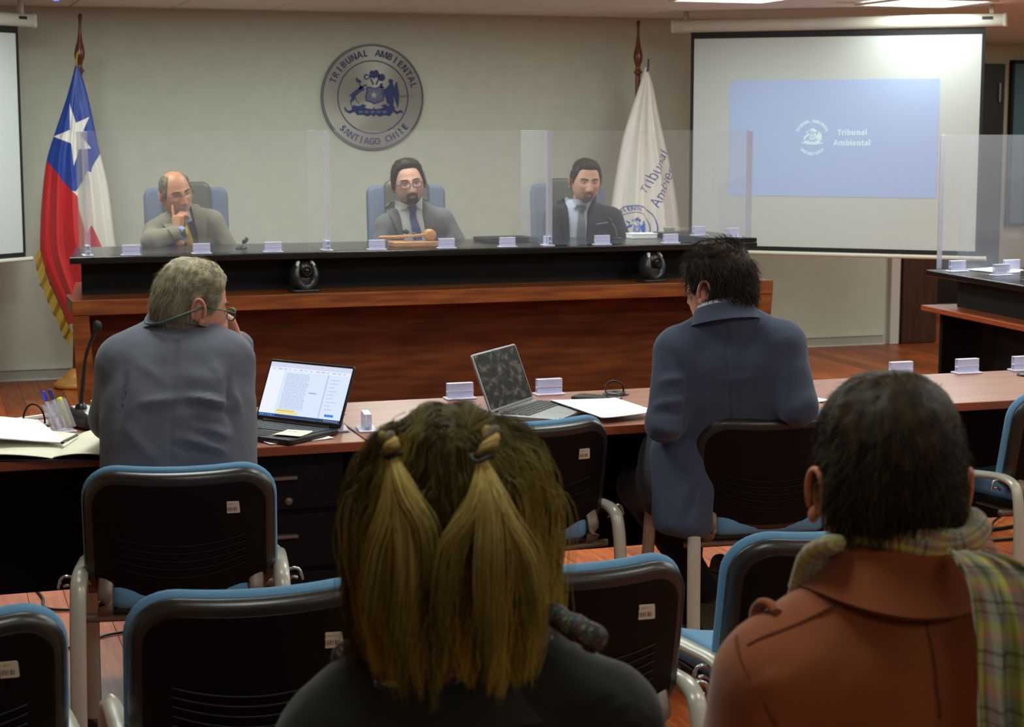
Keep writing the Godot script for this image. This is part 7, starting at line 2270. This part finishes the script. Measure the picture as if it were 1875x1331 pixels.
		for k in 120:
			var o1 := Vector3(rng.randfn(), rng.randfn() * 0.6, rng.randfn()) * 0.0095
			var w1 := rng.randf_range(0.8, 1.05)
			var dirs := []
			var prev: Vector3 = way[0] + o1
			var start := prev
			var st := 0.0
			for e in range(1, way.size()):
				var f := e / 15.0
				var pt: Vector3 = way[e] + o1 * (1.0 - 0.75 * f * f) + Vector3(nz.get_noise_2d(k * 7.0 + gk, f * 2.5), 0, nz.get_noise_2d(k * 7.0 + gk + 90.0, f * 2.5)) * 0.01 * f
				dirs.append((pt - prev).normalized())
				st += prev.distance_to(pt) / 15.0
				prev = pt
			var tn := clampf(tone + rng.randfn() * 0.13, 0.0, 1.0)
			b.col = dark.lerp(gold, tn * 0.35)
			b.strand(start, dirs, st * w1, 0.00058, dark.lerp(gold, clampf(tn * 1.15 + 0.12, 0.0, 1.0)))
	# over-hair drawn back from the crown to the two ties
	var ties := [Vector3(0.485, 1.220, -1.898), Vector3(0.573, 1.220, -1.848)]
	# the crown, combed over the head to the ties, or straight down between and beside them
	for k in 3400:
		var th0 := rng.randf_range(-PI, PI)
		var ph0 := asin(rng.randf_range(0.72, 0.998))
		if absf(th0) < 1.2 and ph0 < 1.05: continue
		var d0 := Vector3(sin(th0) * cos(ph0), sin(ph0), cos(th0) * cos(ph0))
		var side := signf(d0.x + 0.03 * rng.randfn())
		var end: Vector3
		var lv := rng.randf()
		if lv < 0.45:
			var tl: Vector3 = inv * (ties[0] if (inv * ties[0]).x * side > 0.0 else ties[1])
			end = Vector3(tl.x / q.w, clampf(tl.y / 0.118, -0.9, 0.9), tl.z / 0.1)
			end = Vector3(end.x, 0, end.z).normalized() * sqrt(1.0 - end.y * end.y) + Vector3(0, end.y, 0)
		else:
			var te := PI - side * absf(rng.randf_range(0.0, 1.9))
			var pe := rng.randf_range(-0.5, 0.05)
			end = Vector3(sin(te) * cos(pe), sin(pe), cos(te) * cos(pe))
		var off := rng.randf_range(0.012, 0.019)
		var pts := []
		for e in 11:
			var dd := d0.slerp(end, e / 10.0)
			var pp := hp(atan2(dd.x, dd.z), asin(clampf(dd.y, -1.0, 1.0)), q)
			var nn := Vector3(pp.x / 0.0053, pp.y / 0.014, pp.z / 0.0095).normalized()
			pts.append(q.xf * (pp + nn * (off + 0.003 * sin(PI * e / 10.0))))
		var dirs := []
		var st := 0.0
		for e in 10: st += pts[e].distance_to(pts[e + 1]) / 10.0
		for e in 10: dirs.append((pts[e + 1] - pts[e]).normalized())
		var tn := clampf(0.2 + nz.get_noise_2d(th0 * 5.0, ph0 * 3.0) * 0.6 + rng.randfn() * 0.12, 0.0, 0.7)
		b.col = lin("#2c2412").lerp(lin("#6a5a2c"), tn)
		b.strand(pts[0], dirs, st, 0.00055, dark.lerp(gold, tn * 0.8))
	# twists leading into the ties
	for t in 2:
		var tp: Vector3 = ties[t]
		var from: Vector3 = [Vector3(0.483, 1.238, -1.917), Vector3(0.594, 1.244, -1.882)][t]
		for s in 3:
			var pts := []; var rr := []
			for k in 21:
				var f := k / 20.0
				var c := from.lerp(tp, f) + Vector3(0, 0, 0.012 * sin(PI * f))
				var a := f * 9.0 + TAU * s / 3.0
				pts.append(c + Vector3(cos(a), 0.3 * sin(a), 0.6 * sin(a)) * 0.0055)
				rr.append(0.0058 * (1.0 - 0.25 * f))
			b.col = [lin("#3f331a"), lin("#6f5a2c"), lin("#93783c")][s]
			b.tube(pts, rr, 8)
		# the tails
		var locks: Array = [[[Vector3(0.470, 1.158, -1.884), Vector3(0.453, 1.049, -1.879)], [Vector3(0.483, 1.148, -1.867), Vector3(0.470, 1.028, -1.860)], [Vector3(0.498, 1.172, -1.866), Vector3(0.507, 1.088, -1.857)]],
			[[Vector3(0.549, 1.168, -1.838), Vector3(0.532, 1.062, -1.829)], [Vector3(0.568, 1.152, -1.819), Vector3(0.569, 1.016, -1.805)], [Vector3(0.595, 1.150, -1.820), Vector3(0.607, 1.037, -1.806)]]][t]
		for lk in locks:
			for k in 190:
				var j := Vector3(rng.randfn() * 0.0036, 0, rng.randfn() * 0.0025)
				var e := Vector3(rng.randfn() * 0.006, rng.randf_range(-0.03, 0.04), rng.randfn() * 0.005)
				var pts := curve([tp + j * 0.4, tp.lerp(lk[0], 0.35) * 1.0 + (tp - lk[0]) * Vector3(0.12, 0, 0) + j * 0.9 + Vector3(0, 0.0, 0.007), lk[0] + j * 1.1, lk[1] + j * 0.7 + e], 5)
				var dirs := []
				var st: float = 0.0
				for s in pts.size() - 1: st += pts[s].distance_to(pts[s + 1]) / (pts.size() - 1)
				for s in pts.size() - 1: dirs.append((pts[s + 1] - pts[s]).normalized())
				b.col = lin("#9a8238").lerp(lin("#d8c27a"), clampf(0.5 + rng.randfn() * 0.25, 0, 1))
				b.strand(pts[0], dirs, st, 0.0006, lin("#5f5420"))
	obj("hair", b.mesh(), M.hair, F.g, F.o)
	b = MB.new()
	for t in 2:
		var pts := []
		for k in 13: pts.append(ties[t] + Vector3(cos(TAU * k / 12) * 0.011, 0.003 * sin(TAU * k / 6), sin(TAU * k / 12) * 0.01))
		b.tube(pts, 0.0022, 6)
	obj("hair_tie", b.mesh(), M.plastic_soft, F.g, F.o)


func plaid() -> StandardMaterial3D:
	var im := Image.create(64, 64, false, Image.FORMAT_RGB8)
	for y in 64:
		for x in 64:
			var c := hx("#7d7d69")
			if x % 32 < 6: c = hx("#a8a838")
			elif x % 32 < 12: c = hx("#6f3a34")
			elif x % 32 in [16, 17, 24]: c = hx("#2e3322")
			var d := hx("#808068")
			if y % 32 < 7: d = hx("#9a9c3c")
			elif y % 32 < 11: d = hx("#b87f62")
			elif y % 32 in [18, 19, 26]: d = hx("#23281c")
			im.set_pixel(x, y, c.lerp(d, 0.5))
	var m := mat(Color(1, 1, 1), 0.9)
	m.albedo_texture = ImageTexture.create_from_image(im)
	m.rim_enabled = true
	m.rim = 0.3
	return m


func visitor_rust() -> void:
	var hc: Vector3 = Vector3(1.061, 1.162, -1.823)
	var J := {"pel": Vector3(1.1, 0.55, -1.9), "chest": Vector3(1.075, 0.82, -1.77), "neck": Vector3(1.075, 1.075, -1.80), "sl": Vector3(0.902, 0.95, -1.8), "sr": Vector3(1.24, 0.99, -1.7), "wide": 1.0,
		"el": Vector3(0.85, 0.7, -1.82), "wl": Vector3(0.98, 0.6, -2.02), "er": Vector3(1.31, 0.7, -1.7), "wr": Vector3(1.28, 0.6, -1.95)}
	sit(J, Vector3(0.28, 0, -0.96).normalized())
	var q := {"w": 0.078, "jaw": 0.2, "skin": lin("#b5734f"), "hair": lin("#14110c"), "hair2": lin("#3a2f1c"), "brow": lin("#241c16"), "thick": 0.017, "rough": 0.004, "seed": 61, "tuft": 30.0,
		"hairline": [[0, 0.07], [30, 0.068], [46, 0.058], [60, 0.02], [72, -0.01], [80, -0.018], [92, 0.024], [104, 0.0], [114, -0.04], [180, -0.075]], "lift": 0.3, "nape": 0.4}
	q.xf = headx(hc, PI - 0.34, 0.05, 0.0, 1.0)
	var F := figure("person in rust coat and plaid scarf seen from behind, short dark hair, lower right", J, q)
	var cm := cloth("#85431f", 63, 0.9)
	cm.rim = 0.5
	var f := dress(F, J, cm, cloth("#1f2026", 2), [
				[Vector3(0.874, 1.014, -1.693), Vector3(0.930, 0.999, -1.662), 0.03, 0.004], [Vector3(0.849, 0.999, -1.721), Vector3(0.871, 0.952, -1.697), 0.02, 0.005], [Vector3(0.955, 1.063, -1.663), Vector3(0.999, 1.045, -1.646), 0.03, 0.003]], 0.0075)
	var b := MB.new()
	collar(b, J.neck + Vector3(0.0, -0.02, 0.004), Vector3(0.02, 1, -0.16), Vector3(-0.3, 0, 0.95), 0.078, 0.055, 0.085, 0.03, 2.5, 0.009, 0.04)
	obj("coat_collar", b.mesh(), cm, F.g, F.o)
	b = MB.new()
	b.tube(curve([Vector3(0.895, 1.013, -1.825), Vector3(0.897, 1.027, -1.826), Vector3(0.899, 1.038, -1.816), Vector3(0.904, 1.038, -1.804), Vector3(0.906, 1.032, -1.792)], 5), 0.0055, 10, 1.5)
	obj("lapel_edge", b.mesh(), cm, F.g, F.o)
	var pl := plaid()
	pl.uv1_scale = Vector3(1.2, 6.0, 1)
	b = MB.new()
	for s in 3:
		var ring := []
		for k in 49:
			var a := TAU * k / 48.0
			var up: float = 0.034 + 0.012 * s - 0.006 * s * s
			ring.append(J.neck + Vector3(cos(a) * (0.082 - 0.004 * s), up + 0.008 * sin(a * 3.0 + s) - 0.022 * sin(a) * -1.0 * 0.4, sin(a) * (0.078 - 0.004 * s)))
		b.tube(ring, 0.014, 10, 1.0)
	b.tube(curve([Vector3(0.965, 1.116, -1.763), Vector3(0.958, 1.100, -1.795), Vector3(0.963, 1.074, -1.821), Vector3(0.966, 1.049, -1.838), Vector3(0.968, 1.025, -1.855)], 6), [0.012, 0.014, 0.016, 0.017, 0.018, 0.018, 0.018, 0.02, 0.021, 0.022, 0.022, 0.022, 0.022, 0.022, 0.022, 0.022, 0.022, 0.022, 0.022, 0.022, 0.02, 0.02, 0.018, 0.014, 0.01], 12, 0.7)
	obj("scarf", b.mesh(), pl, F.g, F.o)
	seams(F, f, [[Vector3(1.035, 1.091, -1.683), Vector3(1.033, 0.935, -1.620)], [Vector3(0.953, 1.069, -1.739), Vector3(0.865, 0.999, -1.779)], [Vector3(0.863, 1.004, -1.802), Vector3(0.875, 0.919, -1.723)]], cloth("#643016", 64, 0.9))
	# its end thrown over the far shoulder and hanging down the back
	var pl2 := plaid()
	pl2.uv1_scale = Vector3(1.2, 3.0, 1)
	b = MB.new()
	var way := curve([Vector3(1.077, 1.115, -1.684), Vector3(1.074, 1.117, -1.642), Vector3(1.077, 1.103, -1.607), Vector3(1.072, 1.064, -1.577), Vector3(1.064, 1.012, -1.557), Vector3(1.059, 0.956, -1.540), Vector3(1.059, 0.903, -1.532)], 8)
	b.sheet(24, way.size() - 1, func(u, v):
		var k := int(round(v * (way.size() - 1)))
		var c: Vector3 = way[k]
		var wdt := lerpf(0.035, 0.075, minf(v * 4.0, 1.0))
		var x: float = (u - 0.5) * wdt
		return c + Vector3(0.93, -0.05, 0.36) * x + Vector3(-0.2, 0.3 * (1.0 - v), 0.9) * (0.013 * cos(u * 20.0 + v * 3.0) + 0.005 * sin(u * 41.0 + v * 9.0) + 0.01 * (1.0 - pow(2.0 * u - 1.0, 2.0))), 0.004)
	obj("scarf_end", b.mesh(), pl2, F.g, F.o)
	b = MB.new()
	hair_cap(b, q.xf, q)
	var crown := Vector3(-0.012, 0.098, -0.055)
	hair_strands(b, q.xf, q, 9000, 0.028, 4, 0.00055, func(p, th):
		var d: Vector3 = p - crown
		var away := d.normalized()
		var sw := Vector3(d.z, 0, -d.x).normalized()
		return away * 0.8 + sw * 0.5 * exp(-d.length() * 18.0) + Vector3(0, -0.5, 0) * ss(0.06, -0.02, p.y), 0.35)
	obj("hair", b.mesh(), M.hair, F.g, F.o)
